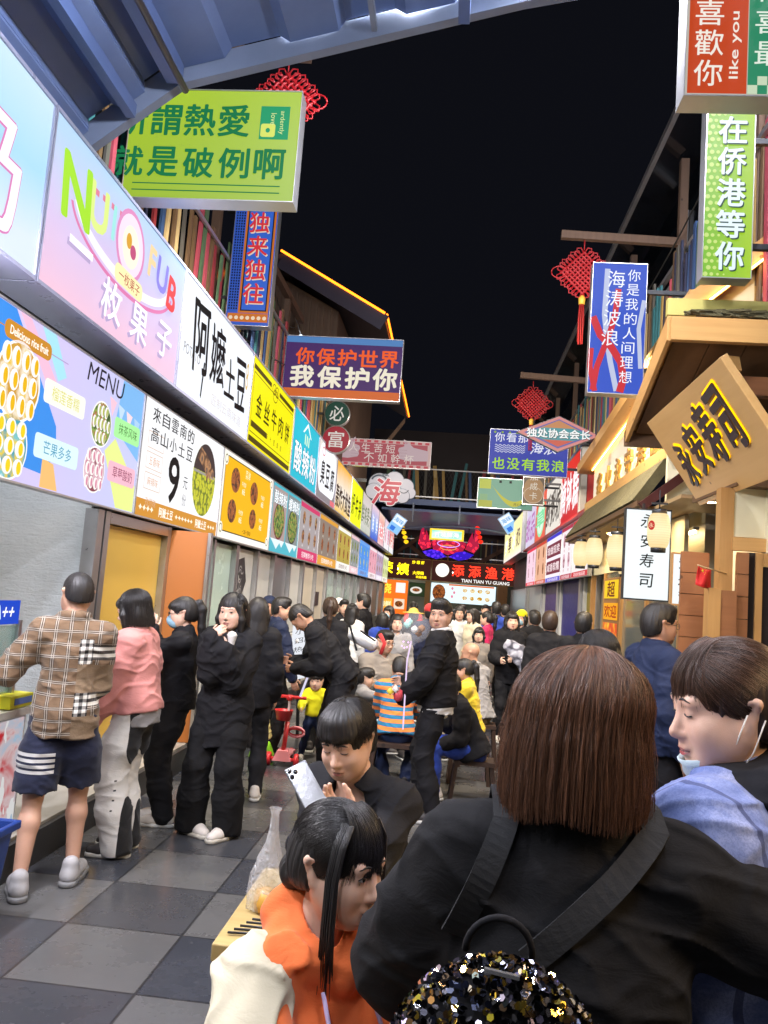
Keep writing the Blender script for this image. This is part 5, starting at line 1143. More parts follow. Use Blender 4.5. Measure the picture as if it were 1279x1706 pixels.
for sx in (1, -1):
    cx_ = 1.1
    m = MB(); puffy(m, [(cx_ + sx * a, b_) for a, b_ in ((.62, .35), (.95, .22), (1.12, .45), (1.05, .95), (.95, 1.12), (.98, .75), (.82, .72), (.86, 1.0), (.70, .62))], n1); m.build('claw', nc)
    m = MB(); puffy(m, [(cx_ + sx * a, b_) for a, b_ in ((.05, .03), (.3, .22), (.6, .26), (.95, .16), (.75, 0), (.4, -.08))], n2); m.build('leg_fan', nc)
m = MB(); m.ring(P, 1.1, .5, .42, .14, .03, EM('neon_lilac', hx('c8a0ff'), 1.3, False), .07); m.ring(P, 1.1, .36, .3, .1, .025, EM('neon_gold', hx('d8a050'), 1.2, False), .07); m.build('eye_tubes', nc)
for x in (-.9, .5): m = MB(); m.tube([(x, YC - .05, 3.9), (x, YC, 4.4)], .012, dark, 5); m.build('hanging_wire', nc)
P = Panel((-.93, 29.2, 3.80), (1, 0, 0), (0, 0, 1))
def ab(nt, x, y, z, p): return ramp(nt, (noise(nt, vec(nt, x * .6, y, z * 2), 2.2, 2)), [(.3, hx('f2e4b4')), (.45, hx('c9f2dc')), (.6, hx('7fdcc0'))])
lightbox('hanging_light_box', 'mint and yellow glowing sign above the neon crab', 'sign', None, P, 1.25, .42, .1, EM('edge_yellow', hx('f5d235'), 1.1), lambda m: m.rect(P, .08, .06, 1.17, .36, emfn('face_mint', ab, 1.15, True), .004), lambda m: m.text(P, '百味鲜海', .62, .21, .18, EM('glow_white', hx('f6f4f0'), 1.1, False), w=.9, bold=.03, off=.01), fr=.0)
# diamond light panels near the far end, small red and yellow lamps
for px, py, tl, lab in ((660, 873, -.55, 'tilted pale blue light panel at the left of the far end'), (846, 873, .62, 'tilted pale blue light panel beside the violet sign')):
    c = at(px, py, 26.5); ca, sa = math.cos(tl), math.sin(tl); P = Panel(c - Vector((ca * .2, 0, sa * .2)) - Vector((-sa, 0, ca)) * .3 * 1.0, (ca, 0, sa), (-sa, 0, ca))
    lightbox('tilted_light_panel', lab, 'sign', 'pair of tilted light panels', P, .44, .62, .06, e('8fc4f0', .98, True), lambda m, P=P: (m.rect(P, .03, .3, .41, .59, e('eaf2fb', 1.), .004), m.rect(P, .08, .05, .25, .2, e('3a7ae0', .9), .005)), lambda m, P=P: m.text(P, '海味', .22, .44, .16, e('5aa0d8', .95), bold=.02, off=.008), fr=.01)
def bead_lamp(c, mat, lab):
    k = empty('lamp_string', c, lab, 'lamp', 'small glowing lamps near the neon crab'); m = MB()
    for j in range(4): m.lathe(Vector(c) + Vector((.05 * j, 0, -.16 * j)), [(0, -.08), (.08, -.03), (.08, .04), (0, .08)], mat, 10)
    m.build('beads', k)
bead_lamp(at(671, 880, 28.5), EM('bead_yellow', hx('ffc21a'), 1.3), 'string of yellow glowing beads left of the neon crab')
bead_lamp(at(795, 880, 28.5), EM('bead_red', hx('ff2a1a'), 1.3), 'red glowing lamp right of the mint sign')

# ================================================================== added lamps that brighten the lane
def flood(c, aim, r, s, lab, grp, col='fff1dc'):  # added flood fitting, an extra source to brighten the lane
    k = empty('added_flood_lamp', c, lab, 'lamp', grp); c = Vector(c); d = (Vector(aim) - c).normalized()
    m = MB(); m.lathe(c, [(0, -.10), (r * .6, -.09), (r, .0), (r, .03), (r * .96, .03), (r * .95, .005)], dark, 20, d); m.build('housing', k)
    m = MB(); u = d.orthogonal().normalized(); w = d.cross(u); m.add([c + d * .008 + (u * math.cos(t) + w * math.sin(t)) * r * .94 for t in np.linspace(0, 6.2832, 21)[:-1]], [tuple(range(20))], EM('fill_flood_glow%d%s' % (s, col), hx(col), s)); m.build('lens', k)

for y, x in ((-1.2, -.9), (.2, 1.0), (.6, -1.2), (2.5, -1.0), (2.5, .9)): added_tube_lamp(x, y, 4.62, 1.3, 'added white tube lamp slung under the blue canopy', 'added tube lamps under the blue canopy', EM('fill_canopy', hx('f1f3ff'), 480))  # added unseen tubes lighting the near people and the canopy underside
for c, aim in (((.9, 4.5, 5.62), (-.6, 9.0, 0)), ((1.9, 4.5, 5.85), (.2, 12.5, 0)), ((-.6, 4.5, 5.52), (-1.6, 7.5, .5))):
    flood(c, aim, .16, 1200, 'added small dark flood lamp on the front beam of the blue canopy', 'added flood lamps on the canopy beam', 'f4f4fc')  # added fill light thrown down the lane from the beam
for c, aim in (((-1.6, 11.35, 4.9), (.3, 14, 0)), ((1.4, 7.8, 4.4), (-.2, 10, 0)), ((1.1, 13.3, 4.2), (-.4, 17, 0)), ((-1.6, 17.3, 4.7), (.2, 21, 0)), ((-1.9, 6.3, 5.0), (-1.3, 8.6, 0))):
    flood(c, aim, .13, 1300, 'added small dark flood lamp behind a hanging sign', 'added flood lamps behind the hanging signs')  # added fill light, hidden by the signs, for the lane beyond
for c, aim in (((-1.4, 17.3, 4.9), (.2, 28, 5.4)), ((1.6, 7.75, 4.5), (2.3, 12, 5.0)), ((-2.0, 6.3, 5.3), (-3.0, 10, 5.0))):
    flood(c, aim, .09, 260, 'added small dark flood lamp aimed at the painted boards', 'added flood lamps aimed at the painted boards')  # added fill light for the boards and the gallery
cbl = M('black_cable', (.02, .02, .02), .5)
for a, b_, dz, lab in (((-2.9, 5.6, 4.6), (-2.5, 12.5, 5.1), .25, 'thin black cable slung along the left terrace'), ((-2.6, 9.5, 5.9), (-3.3, 14.6, 6.6), .3, 'thin black cable running to the gabled house'), ((2.3, 6.8, 6.2), (2.2, 14, 5.9), .3, 'thin black cable slung along the right terrace')):
    a, b_ = Vector(a), Vector(b_); k = empty('cable', a, lab, 'cable'); m = MB(); m.tube([a.lerp(b_, t) - Vector((0, 0, dz * 4 * t * (1 - t))) for t in np.linspace(0, 1, 16)], .009, cbl, 5); m.build('wire', k)

for c, aim in (((-2.34, .9, 3.16), (.1, 1.7, 1.2)), ((-2.34, 2.5, 3.16), (-.1, 2.4, 1.1)), ((-2.34, 3.2, 3.16), (-1.2, 5.6, 1.0))):
    flood(c, aim, .10, 350 if c[1] < 1 else 1000, 'added small dark flood lamp on the ledge of the near stall', 'added flood lamps on the stall ledge', 'f6f4ff')  # added unseen fill light for the near faces and the queue

added_tube_lamp(2.02, .9, 2.55, 1.3, 'added warm tube lamp on the wall of the sushi house nearest the canopy', None, EM('fill_warm_wall', hx('ffd8a2'), 280)); added_tube_lamp(2.02, 3.4, 2.50, 1.3, 'added warm tube lamp on the wall of the sushi house beyond the canopy', None, EM('fill_warm_wall', hx('ffd8a2'), 280))  # added unseen wall lamps that brighten near figures from the right
# ================================================================== implicit surfaces -> one continuous mesh
class Field:
    """blended solids; mesh() walks only the cells near the surface and returns one connected skin"""
    def __init__(s): s.p = []
    def cone(s, a, b, ra, rb, k=.02, op='u', flat=None):
        a, b = np.array(a, float), np.array(b, float); s.p.append(['c', a, b, ra, rb, k, op, None if flat is None else (_n(flat[0]), flat[1])]); return s
    def chain(s, pts, rs, k=.02, flat=None):
        for i in range(len(pts) - 1): s.cone(pts[i], pts[i + 1], rs[i], rs[i + 1], k, 'u', flat)
        return s
    def ell(s, c, r, Rm=None, k=.02, op='u'): s.p.append(['e', np.array(c, float), np.array(r, float), None if Rm is None else np.array(Rm), None, k, op, None]); return s
    def half(s, c, n, k=.004, op='i'): s.p.append(['h', np.array(c, float), _n(n), None, None, k, op, None]); return s
    def xf(s, Rm, t):                        # the same field moved by a rigid transform
        F = Field(); Rm = np.array(Rm); t = np.array(t)
        for q in s.p:
            q = list(q)
            if q[0] == 'c':
                q[1] = Rm @ q[1] + t; q[2] = Rm @ q[2] + t
                if q[7]: q[7] = (Rm @ q[7][0], q[7][1])
            elif q[0] == 'e': q[1] = Rm @ q[1] + t; q[3] = Rm if q[3] is None else Rm @ q[3]
            else: q[1] = Rm @ q[1] + t; q[2] = Rm @ q[2]
            F.p.append(q)
        return F
    def scaled(s, f):
        F = Field()
        for q in s.p:
            q = list(q); q[1] = q[1] * f
            if q[0] == 'c': q[2] = q[2] * f; q[3] *= f; q[4] *= f; q[5] *= f
            elif q[0] == 'e': q[2] = q[2] * f; q[5] *= f
            F.p.append(q)
        return F
    @staticmethod
    def one(q, P):
        if q[0] == 'c':
            a, b = q[1], q[2]; d = b - a; L2 = max(1e-12, d @ d); pa = P - a
            if q[7] is not None:
                ax_, f = q[7]; da = d @ ax_; d2 = d + ax_ * (da * (1 / f - 1)); pa = pa + (pa @ ax_)[..., None] * ax_ * (1 / f - 1); L2 = max(1e-12, d2 @ d2); d = d2
            t = np.clip((pa @ d) / L2, 0, 1)
            r = np.sqrt(((pa - t[..., None] * d) ** 2).sum(-1)) - (q[3] + (q[4] - q[3]) * t)
            return r * (q[7][1] ** .5 if q[7] is not None else 1)
        if q[0] == 'e':
            x = P - q[1]
            if q[3] is not None: x = x @ q[3]
            k0 = np.sqrt(((x / q[2]) ** 2).sum(-1)); k1 = np.sqrt(((x / q[2] ** 2) ** 2).sum(-1)) + 1e-9
            return np.where(k0 < .05, -q[2].min(), k0 * (k0 - 1) / k1)
        return (P - q[1]) @ q[2]
    @staticmethod
    def comb(d, e, k, op):
        if op == 'u':
            if d is None: return e
            h = np.clip(.5 + .5 * (d - e) / k, 0, 1); return d + (e - d) * h - k * h * (1 - h)
        if op == 's': e = -e
        h = np.clip(.5 - .5 * (d - e) / k, 0, 1); return d + (e - d) * h + k * h * (1 - h)
    def ev(s, P):
        d = None
        for q in s.p: d = s.comb(d, s.one(q, P), q[5], q[6])
        return d
    def mesh(s, h, disp=None, dmax=.006):
        lo = np.full(3, 1e9); hi = -lo
        for q in s.p:
            if q[6] != 'u': continue
            if q[0] == 'c':
                for a, r in ((q[1], q[3]), (q[2], q[4])): lo = np.minimum(lo, a - r - .02); hi = np.maximum(hi, a + r + .02)
            elif q[0] == 'e': r = q[2].max(); lo = np.minimum(lo, q[1] - r - .02); hi = np.maximum(hi, q[1] + r + .02)
        B = 6; nb = np.ceil((hi - lo) / (h * B)).astype(int) + 1; rad = B * h * .87
        g_ = np.stack(np.meshgrid(*[np.arange(n) for n in nb], indexing='ij'), -1).reshape(-1, 3)
        C = lo + (g_ + .5) * h * B
        D = np.stack([s.one(q, C) for q in s.p]); d = None
        for i, q in enumerate(s.p): d = s.comb(d, D[i], q[5], q[6])
        keep = np.abs(d) < rad * 1.2 + dmax + .003
        g_ = g_[keep]; C = C[keep]; D = D[:, keep]
        um = np.min(np.stack([D[i] for i, q in enumerate(s.p) if q[6] == 'u']), 0)
        N = nb * B; off = np.stack(np.meshgrid(*[np.arange(B + 1)] * 3, indexing='ij'), -1)
        cor = np.array([(0, 0, 0), (1, 0, 0), (0, 1, 0), (1, 1, 0), (0, 0, 1), (1, 0, 1), (0, 1, 1), (1, 1, 1)])
        edg = [(0, 1), (2, 3), (4, 5), (6, 7), (0, 2), (1, 3), (4, 6), (5, 7), (0, 4), (1, 5), (2, 6), (3, 7)]
        ids, vs, sg = [], [], []
        for c0 in range(0, len(g_), 500):
            gb = g_[c0:c0 + 500]; n = len(gb)
            P = lo + (gb[:, None, None, None, :] * B + off) * h
            d = np.full(P.shape[:4], 1e3)
            for i, q in enumerate(s.p):
                Dc = D[i, c0:c0 + 500]
                if q[6] == 'u': rel = Dc < um[c0:c0 + 500] + rad * 2.1 + q[5]
                elif q[6] == 's': rel = Dc < rad * 2 + q[5] + .02
                else: rel = np.ones(n, bool)
                if not rel.any(): continue
                d[rel] = s.comb(d[rel], s.one(q, P[rel]), q[5], q[6])
            if disp is not None:
                nr_ = np.abs(d) < dmax + h * 2.2; d[nr_] += disp(P[nr_])
            cv = np.stack([d[:, a:B + a, b:B + b, c:B + c] for a, b, c in cor], -1); ins = cv < 0; cnt = ins.sum(-1)
            act = (cnt > 0) & (cnt < 8)
            if not act.any(): continue
            w = np.argwhere(act); v8 = cv[act]; base = gb[w[:, 0]] * B + w[:, 1:]
            acc = np.zeros((len(w), 3)); num = np.zeros(len(w))
            for i, j in edg:
                a, b = v8[:, i], v8[:, j]; sc = (a < 0) != (b < 0); t = np.where(sc, a / np.where(sc, a - b, 1), 0)
                acc += np.where(sc[:, None], cor[i] + t[:, None] * (cor[j] - cor[i]), 0); num += sc
            vs.append(lo + (base + acc / num[:, None]) * h); ids.append((base[:, 0] * N[1] + base[:, 1]) * N[2] + base[:, 2]); sg.append(ins[act])
        if not ids: return np.zeros((0, 3)), np.zeros((0, 4), int)
        ids = np.concatenate(ids); vs = np.concatenate(vs); sg = np.concatenate(sg)
        o = np.argsort(ids); ids, vs, sg = ids[o], vs[o], sg[o]
        st = (N[1] * N[2], N[2], 1); Q = []
        for ax_, ci in ((0, 1), (1, 2), (2, 4)):
            a, b = [(1, 2), (2, 0), (0, 1)][ax_]
            m = sg[:, 0] != sg[:, ci]; me = np.nonzero(m)[0]; base = ids[me]; fl = sg[me, 0]
            q = np.stack([base, base - st[a], base - st[a] - st[b], base - st[b]], 1)
            pos = np.searchsorted(ids, q); pos = np.clip(pos, 0, len(ids) - 1); ok = (ids[pos] == q).all(1)
            q = pos[ok]; fl = fl[ok]; q[fl] = q[fl][:, ::-1]; Q.append(q[:, ::-1])
        return vs, np.concatenate(Q)

def skin_obj(name, v, f, mat, parent, smooth=True):
    me = bpy.data.meshes.new(name); me.vertices.add(len(v)); me.vertices.foreach_set('co', np.asarray(v, np.float32).ravel())
    me.loops.add(f.size); me.loops.foreach_set('vertex_index', f.ravel().astype(np.int32)); me.polygons.add(len(f))
    me.polygons.foreach_set('loop_start', np.arange(len(f), dtype=np.int32) * 4); me.polygons.foreach_set('use_smooth', np.full(len(f), smooth)); me.update(calc_edges=True); me.validate()
    me.materials.append(mat); o = bpy.data.objects.new(name, me); COL.objects.link(o); o.parent = parent
    return o

_tab = np.random.RandomState(11).rand(32, 32, 32).astype(np.float32) * 2 - 1
def vnoise(Q):
    i = np.floor(Q).astype(int); f = (Q - i); f = f * f * (3 - 2 * f); i &= 31; j = (i + 1) & 31
    g = lambda a, b, c: _tab[a[..., 0], b[..., 1], c[..., 2]]
    fx, fy, fz = f[..., 0], f[..., 1], f[..., 2]
    x0 = g(i, i, i) * (1 - fx) + g(j, i, i) * fx; x1 = g(i, j, i) * (1 - fx) + g(j, j, i) * fx
    x2 = g(i, i, j) * (1 - fx) + g(j, i, j) * fx; x3 = g(i, j, j) * (1 - fx) + g(j, j, j) * fx
    return (x0 * (1 - fy) + x1 * fy) * (1 - fz) + (x2 * (1 - fy) + x3 * fy) * fz
def folds(seed, amp=.004, f=1.0):
    r = random.Random(seed); o = np.array([r.uniform(0, 30) for _ in range(3)])
    A1 = np.array([[7, 4, 9], [-5, 6, 8], [3, 3, 16.]]) * f; A2 = np.array([[9, 2, -14], [4, 12, 6], [5, -3, 5.]]) * f
    def fn(P):
        n2 = vnoise(P @ A2.T + o * 1.7); n3 = vnoise(P * 6 * f + o * .6)
        n1 = vnoise(P @ A1.T + o + n3[..., None] * .9)
        return -amp * ((1 - np.abs(n1) * 2.4).clip(0, 1) ** 1.6 * 1.2 + (1 - np.abs(n2) * 2.4).clip(0, 1) ** 1.6 * .8 - n3 * .7 - .5)
    return fn

# ------------------------------------------------------------------ materials for people
def skin_mat(name, base, rough=.5):
    if name in MATS: return MATS[name]
    m, nt, b = newmat(name); _, p = coords(nt); n1 = noise(nt, p, 22, 5, .65) * .7 + noise(nt, p, 5, 2) * .3; n2 = noise(nt, p, 420, 3, .7)
    setc(nt, b, cmix(nt, n1, tuple(x * f for x, f in zip(base, (.84, .74, .70))), tuple(min(1, x * f) for x, f in zip(base, (1.1, 1.1, 1.1)))))
    b.inputs['Subsurface Weight'].default_value = .12; b.inputs['Subsurface Radius'].default_value = (.012, .005, .003); b.inputs['Roughness'].default_value = rough
    bump(nt, b, n2, .22, .0012); MATS[name] = m; return m
SK = dict(fair=skin_mat('skin_fair', (.66, .43, .32)), mid=skin_mat('skin_mid', (.52, .31, .215)), tan=skin_mat('skin_tan', (.42, .235, .15)))
LIP = M('lip', (.42, .14, .125), .4, 0, .06, 30, 0); LIP2 = M('lip_red', (.45, .10, .10), .38, 0, .06, 30, 0)
SCL = M('eye_white', (.50, .46, .43), .25, 0, .03, 30, 0); IRIS = M('iris', (.012, .008, .006), .12, 0, .05, 40, 0); LASH = M('lash', (.012, .010, .010), .6, 0, .05, 30, 0); BROW = M('brow', (.030, .022, .018), .8, 0, .2, 60, 0)
def cloth(name, c, rough=.85, var=.10, weave=420, bmp=.25, wr=1.0, spec=.25):
    if name in MATS: return MATS[name]
    m, nt, b = newmat(name); (x, y, z), p = coords(nt); n1 = noise(nt, p, 7, 4, .6); n2 = noise(nt, p, weave * .5, 2); n3 = noise(nt, vec(nt, x * 1.0, y * 1.0, z * 2.2), 11, 4, .6, 1.2)
    if callable(c): col = c(nt, x, y, z, p, n1)
    else: col = cmix(nt, n1, tuple(q * (1 - var * 2) for q in c), tuple(min(1, q * (1 + var * 2)) for q in c))
    setc(nt, b, col); b.inputs['Roughness'].default_value = rough; b.inputs['Sheen Weight'].default_value = .0 if (not callable(c) and max(c) < .06) else .12; b.inputs['Specular IOR Level'].default_value = spec
    bump(nt, b, n3 * (.9 * wr) + n2 * .12, bmp, .012); MATS[name] = m; return m
def hair_mat(name, c, c2=None, rough=.5):
    if name in MATS: return MATS[name]
    m, nt, b = newmat(name); (x, y, z), p = coords(nt); n1 = noise(nt, vec(nt, x * 60, y * 60, z * 3), 1.6, 4, .7); n2 = noise(nt, p, 9, 3)
    setc(nt, b, cmix(nt, n1 * .7 + n2 * .3, c, c2 or tuple(q * 2.2 for q in c))); b.inputs['Roughness'].default_value = rough; b.inputs['Specular IOR Level'].default_value = .45
    bump(nt, b, n1, .5, .004); MATS[name] = m; return m
BLK_H = hair_mat('black_hair', (.006, .005, .005), (.020, .017, .016)); BRN_H = hair_mat('brown_hair', (.030, .014, .008), (.115, .055, .032)); DBR_H = hair_mat('dark_brown_hair', (.016, .009, .006), (.055, .030, .020))

def strand_mat(name, c, c2):
    if name in MATS: return MATS[name]
    m, nt, b = newmat(name); hi = nt.nodes.new('ShaderNodeHairInfo'); f = NV(nt, hi.outputs['Random']); setc(nt, b, cmix(nt, f, c, c2)); b.inputs['Roughness'].default_value = .38; b.inputs['Specular IOR Level'].default_value = .5
    MATS[name] = m; return m
STR = {BLK_H: strand_mat('black_strand', (.004, .0035, .0035), (.020, .016, .015)), BRN_H: strand_mat('brown_strand', (.028, .012, .006), (.21, .092, .048)), DBR_H: strand_mat('dark_brown_strand', (.018, .009, .006), (.12, .060, .036))}
# ------------------------------------------------------------------ head
def head_field(fem=False, jaw=1.0, nose=1.0, ear=True, lips=True):
    F = Field()
    F.ell((0, -.012, .030), (.0765, .094, .085), k=.02)
    F.ell((0, .024, -.028), (.0625 * jaw, .066, .080), k=.03)
    F.ell((0, .058, -.092), (.024 * jaw, .024, .019), k=.03)
    for s_ in (-1, 1):
        F.cone((s_ * .053 * jaw, -.002, -.045), (s_ * .020 * jaw, .056, -.092), .021, .017, .03)
        F.ell((s_ * .036 * jaw, .060, -.030), (.023, .021, .022), k=.025); F.ell((s_ * .040 * jaw, .036, -.056), (.023, .032, .036), k=.035)
    F.cone((-.036, .076, .020), (.036, .076, .020), .0135, .0135, .02)
    for s_ in (-1, 1): F.ell((s_ * .031, .103, .002), (.019, .017, .0105), k=.012, op='s')
    for s_ in (-1, 1): F.ell((s_ * .031, .0745, .0), (.0155, .0135, .0125), k=.006)
    F.cone((0, .082, .006), (0, .104 * (1 if nose >= 1 else .985), -.034), .0055, .0115 * nose, .014); F.ell((0, .100, -.040), (.0125 * nose, .0125, .0105), k=.008)
    for s_ in (-1, 1): F.ell((s_ * .0125 * nose, .090, -.043), (.0085, .0105, .0085), k=.006)
    for s_ in (-1, 1): F.ell((s_ * .0065, .097, -.0515), (.0035, .005, .003), k=.003, op='s')
    F.ell((0, .083, -.060), (.020, .012, .012), k=.012)
    F.ell((0, .0885, -.0665), (.0215, .0095, .0055), k=.005); F.ell((0, .0865, -.0775), (.0185, .0100, .0065), k=.005)
    F.cone((-.021, .099, -.0718), (.021, .099, -.0718), .0018, .0018, .004, 's')
    if ear:
        for s_ in (-1, 1):
            F.cone((s_ * .0745, -.008, -.030), (s_ * .083, -.020, .016), .0085, .0115, .012); F.cone((s_ * .083, -.020, .016), (s_ * .080, -.006, .020), .0100, .007, .008)
            F.ell((s_ * .0905, -.010, .000), (.0075, .0085, .020), k=.005, op='s')
    return F

def rotm(yaw=0, pitch=0, roll=0):
    """yaw: turn to own left (+), pitch: nod down (+), roll: tilt to own right (+); degrees"""
    return np.array((Matrix.Rotation(R(yaw), 3, 'Z') @ Matrix.Rotation(R(-pitch), 3, 'X') @ Matrix.Rotation(R(roll), 3, 'Y')))
def ik(a, t, l1, l2, pole):
    a, t, pole = np.array(a, float), np.array(t, float), np.array(pole, float); d = t - a; L = np.linalg.norm(d)
    if L > (l1 + l2) * .999: t = a + d / L * (l1 + l2) * .999; d = t - a; L = np.linalg.norm(d)
    u = d / L; x = (l1 * l1 - l2 * l2 + L * L) / (2 * L); hh = math.sqrt(max(0, l1 * l1 - x * x)); p = pole - u * (pole @ u); p = p / (np.linalg.norm(p) + 1e-9)
    return a + u * x + p * hh, t

def add_hand(F, w, d, nrm, side, sc=1.0, curl=.35, spread=1.0, thumb=.5, fine=True):
    """palm, four jointed fingers of unequal length and an opposed thumb; nrm = where the palm looks; side=+1 thumb along d x n"""
    d = _n(d); nrm = np.array(nrm, float); nrm = _n(nrm - d * (nrm @ d)); t = np.cross(d, nrm) * side
    offs = (.030, .0105, -.0105, -.029); lens = (.068, .077, .071, .055)
    for o, L in zip(offs, lens):
        kn = w + (d * (.088 - abs(o) * .2) + t * o) * sc; F.cone(w + t * o * .5 * sc + d * .01 * sc, kn, .0145 * sc, .0115 * sc, .012)
        p = kn; dr = _n(d + t * o * 1.6 * spread); a = curl * .75
        for q, (fr, r0, r1) in enumerate(((.45, .0102, .0092), (.32, .0092, .0082), (.23, .0082, .0070))):
            dr = _n(dr * math.cos(a) + nrm * math.sin(a)); e_ = p + dr * L * fr * sc * 1.12; F.cone(p, e_, r0 * sc, r1 * sc, .004 if fine else .003); p = e_; a = curl
    b0 = w + (d * .022 + t * .024) * sc; d1 = _n(d * .65 + t * (1 - thumb * .5) + nrm * thumb); b1 = b0 + d1 * .042 * sc; d2 = _n(d1 * .7 + d * .5 + nrm * .2 - t * .15); b2 = b1 + d2 * .030 * sc; d3 = _n(d2 + d * .3); b3 = b2 + d3 * .024 * sc
    F.cone(b0, b1, .0165 * sc, .0125 * sc, .010); F.cone(b1, b2, .0118 * sc, .0105 * sc, .004); F.cone(b2, b3, .0105 * sc, .0080 * sc, .004)

HAIR_CUT = {}
def hair_field(style, bangs=False, cut=-.155, bz=0.0):
    F = Field(); cap = (.0855, .104, .0955)
    if style in ('crew', 'shaved'): cap = (.0790, .0970, .0880)
    if style == 'volume': cap = (.0885, .106, .101)
    F.ell((0, -.0145, .033), cap, k=.01)
    if style in ('short', 'crew', 'shaved', 'volume', 'topknot'):
        F.ell((0, -.050, -.02), (cap[0] * .93, cap[1] * .60, .085), k=.03)
        if style in ('short', 'volume'): F.ell((0, .034, .088), (.066, .062, .040), k=.03)
        F.ell((0, .110, -.052), (.074, .074, .096 if not bangs else .082), k=.012, op='s')
        for s_ in (-1, 1): F.ell((s_ * .092, .010, -.022), (.030, .040, .046), k=.012, op='s')
        F.half((0, -.09, -.085 if style != 'crew' else -.055), (0, .45, -1), .01)
    elif style in ('bob', 'long', 'pony', 'bun'):
        tight = style in ('pony', 'bun')
        if style == 'bob':
            F.ell((0, -.030, -.030), (.099, .098, .130), k=.03)
            for s_ in (-1, 1): F.chain([(s_ * .072, .030, .04), (s_ * .086, .034, -.03), (s_ * .080, .030, -.125)], [.020, .022, .014], .02)
        elif style == 'long':
            F.ell((0, -.045, -.03), (.097, .085, .12), k=.03); F.chain([(0, -.075, -.02), (0, -.088, -.16), (0, -.090, -.36)], [.085, .085, .062], .04, ((0, 1, 0), .5))
            for s_ in (-1, 1): F.chain([(s_ * .070, .034, .04), (s_ * .084, .030, -.05), (s_ * .082, .020, -.20)], [.018, .022, .016], .02)
        else:
            F.ell((0, -.035, -.012), (.083, .088, .082), k=.03)
        F.ell((0, .112, -.058), (.066 if not tight else .070, .082, .092 if not bangs else .070), k=.010, op='s')
        if tight:
            for s_ in (-1, 1): F.ell((s_ * .092, .008, -.018), (.030, .030, .040), k=.012, op='s')
            F.half((0, -.09, -.075), (0, .3, -1), .01)
        elif style == 'bob':
            F.cone((0, .01, -.06), (0, .05, -.20), .062, .075, .015, 's'); F.half((0, 0, cut), (0, .10, -1), .008)
        else: F.cone((0, .01, -.07), (0, .05, -.20), .060, .070, .015, 's')
        if style == 'pony': F.chain([(0, -.095, .062), (0, -.128, .072), (0, -.150, .02), (0, -.142, -.12), (0, -.130, -.26)], [.020, .026, .034, .030, .012], .015)
        if style == 'bun': F.ell((0, -.105, -.055), (.044, .040, .044), k=.008); F.ell((0, -.118, -.050), (.030, .030, .034), k=.008)
    if bangs:
        F.ell((0, .054, .058 + bz), (.069, .046, .040), k=.014)
        F.chain([(-.052, .070, .047 + bz), (0, .089, .048 + bz), (.052, .070, .047 + bz)], [.012, .010, .012], .02)
        if style == 'volume': F.ell((.012, .112, .022), (.012, .03, .026), k=.01, op='s'); F.ell((-.030, .108, .014), (.010, .03, .018), k=.01, op='s')
    return F
def hgroove(seed, amp=.0008):
    r = random.Random(seed); a = r.uniform(0, 6)
    def fn(P):
        x, y, z = P[..., 0], P[..., 1] + .015, P[..., 2]; th = np.arctan2(x, y)
        return amp * (np.sin(th * 34 + 2.5 * np.sin(z * 26 + a)) + .8 * np.sin(th * 61 + 2 * np.sin(z * 40 + a * 2)) + .7 * np.sin(th * 15 + z * 30 + a))
    return fn
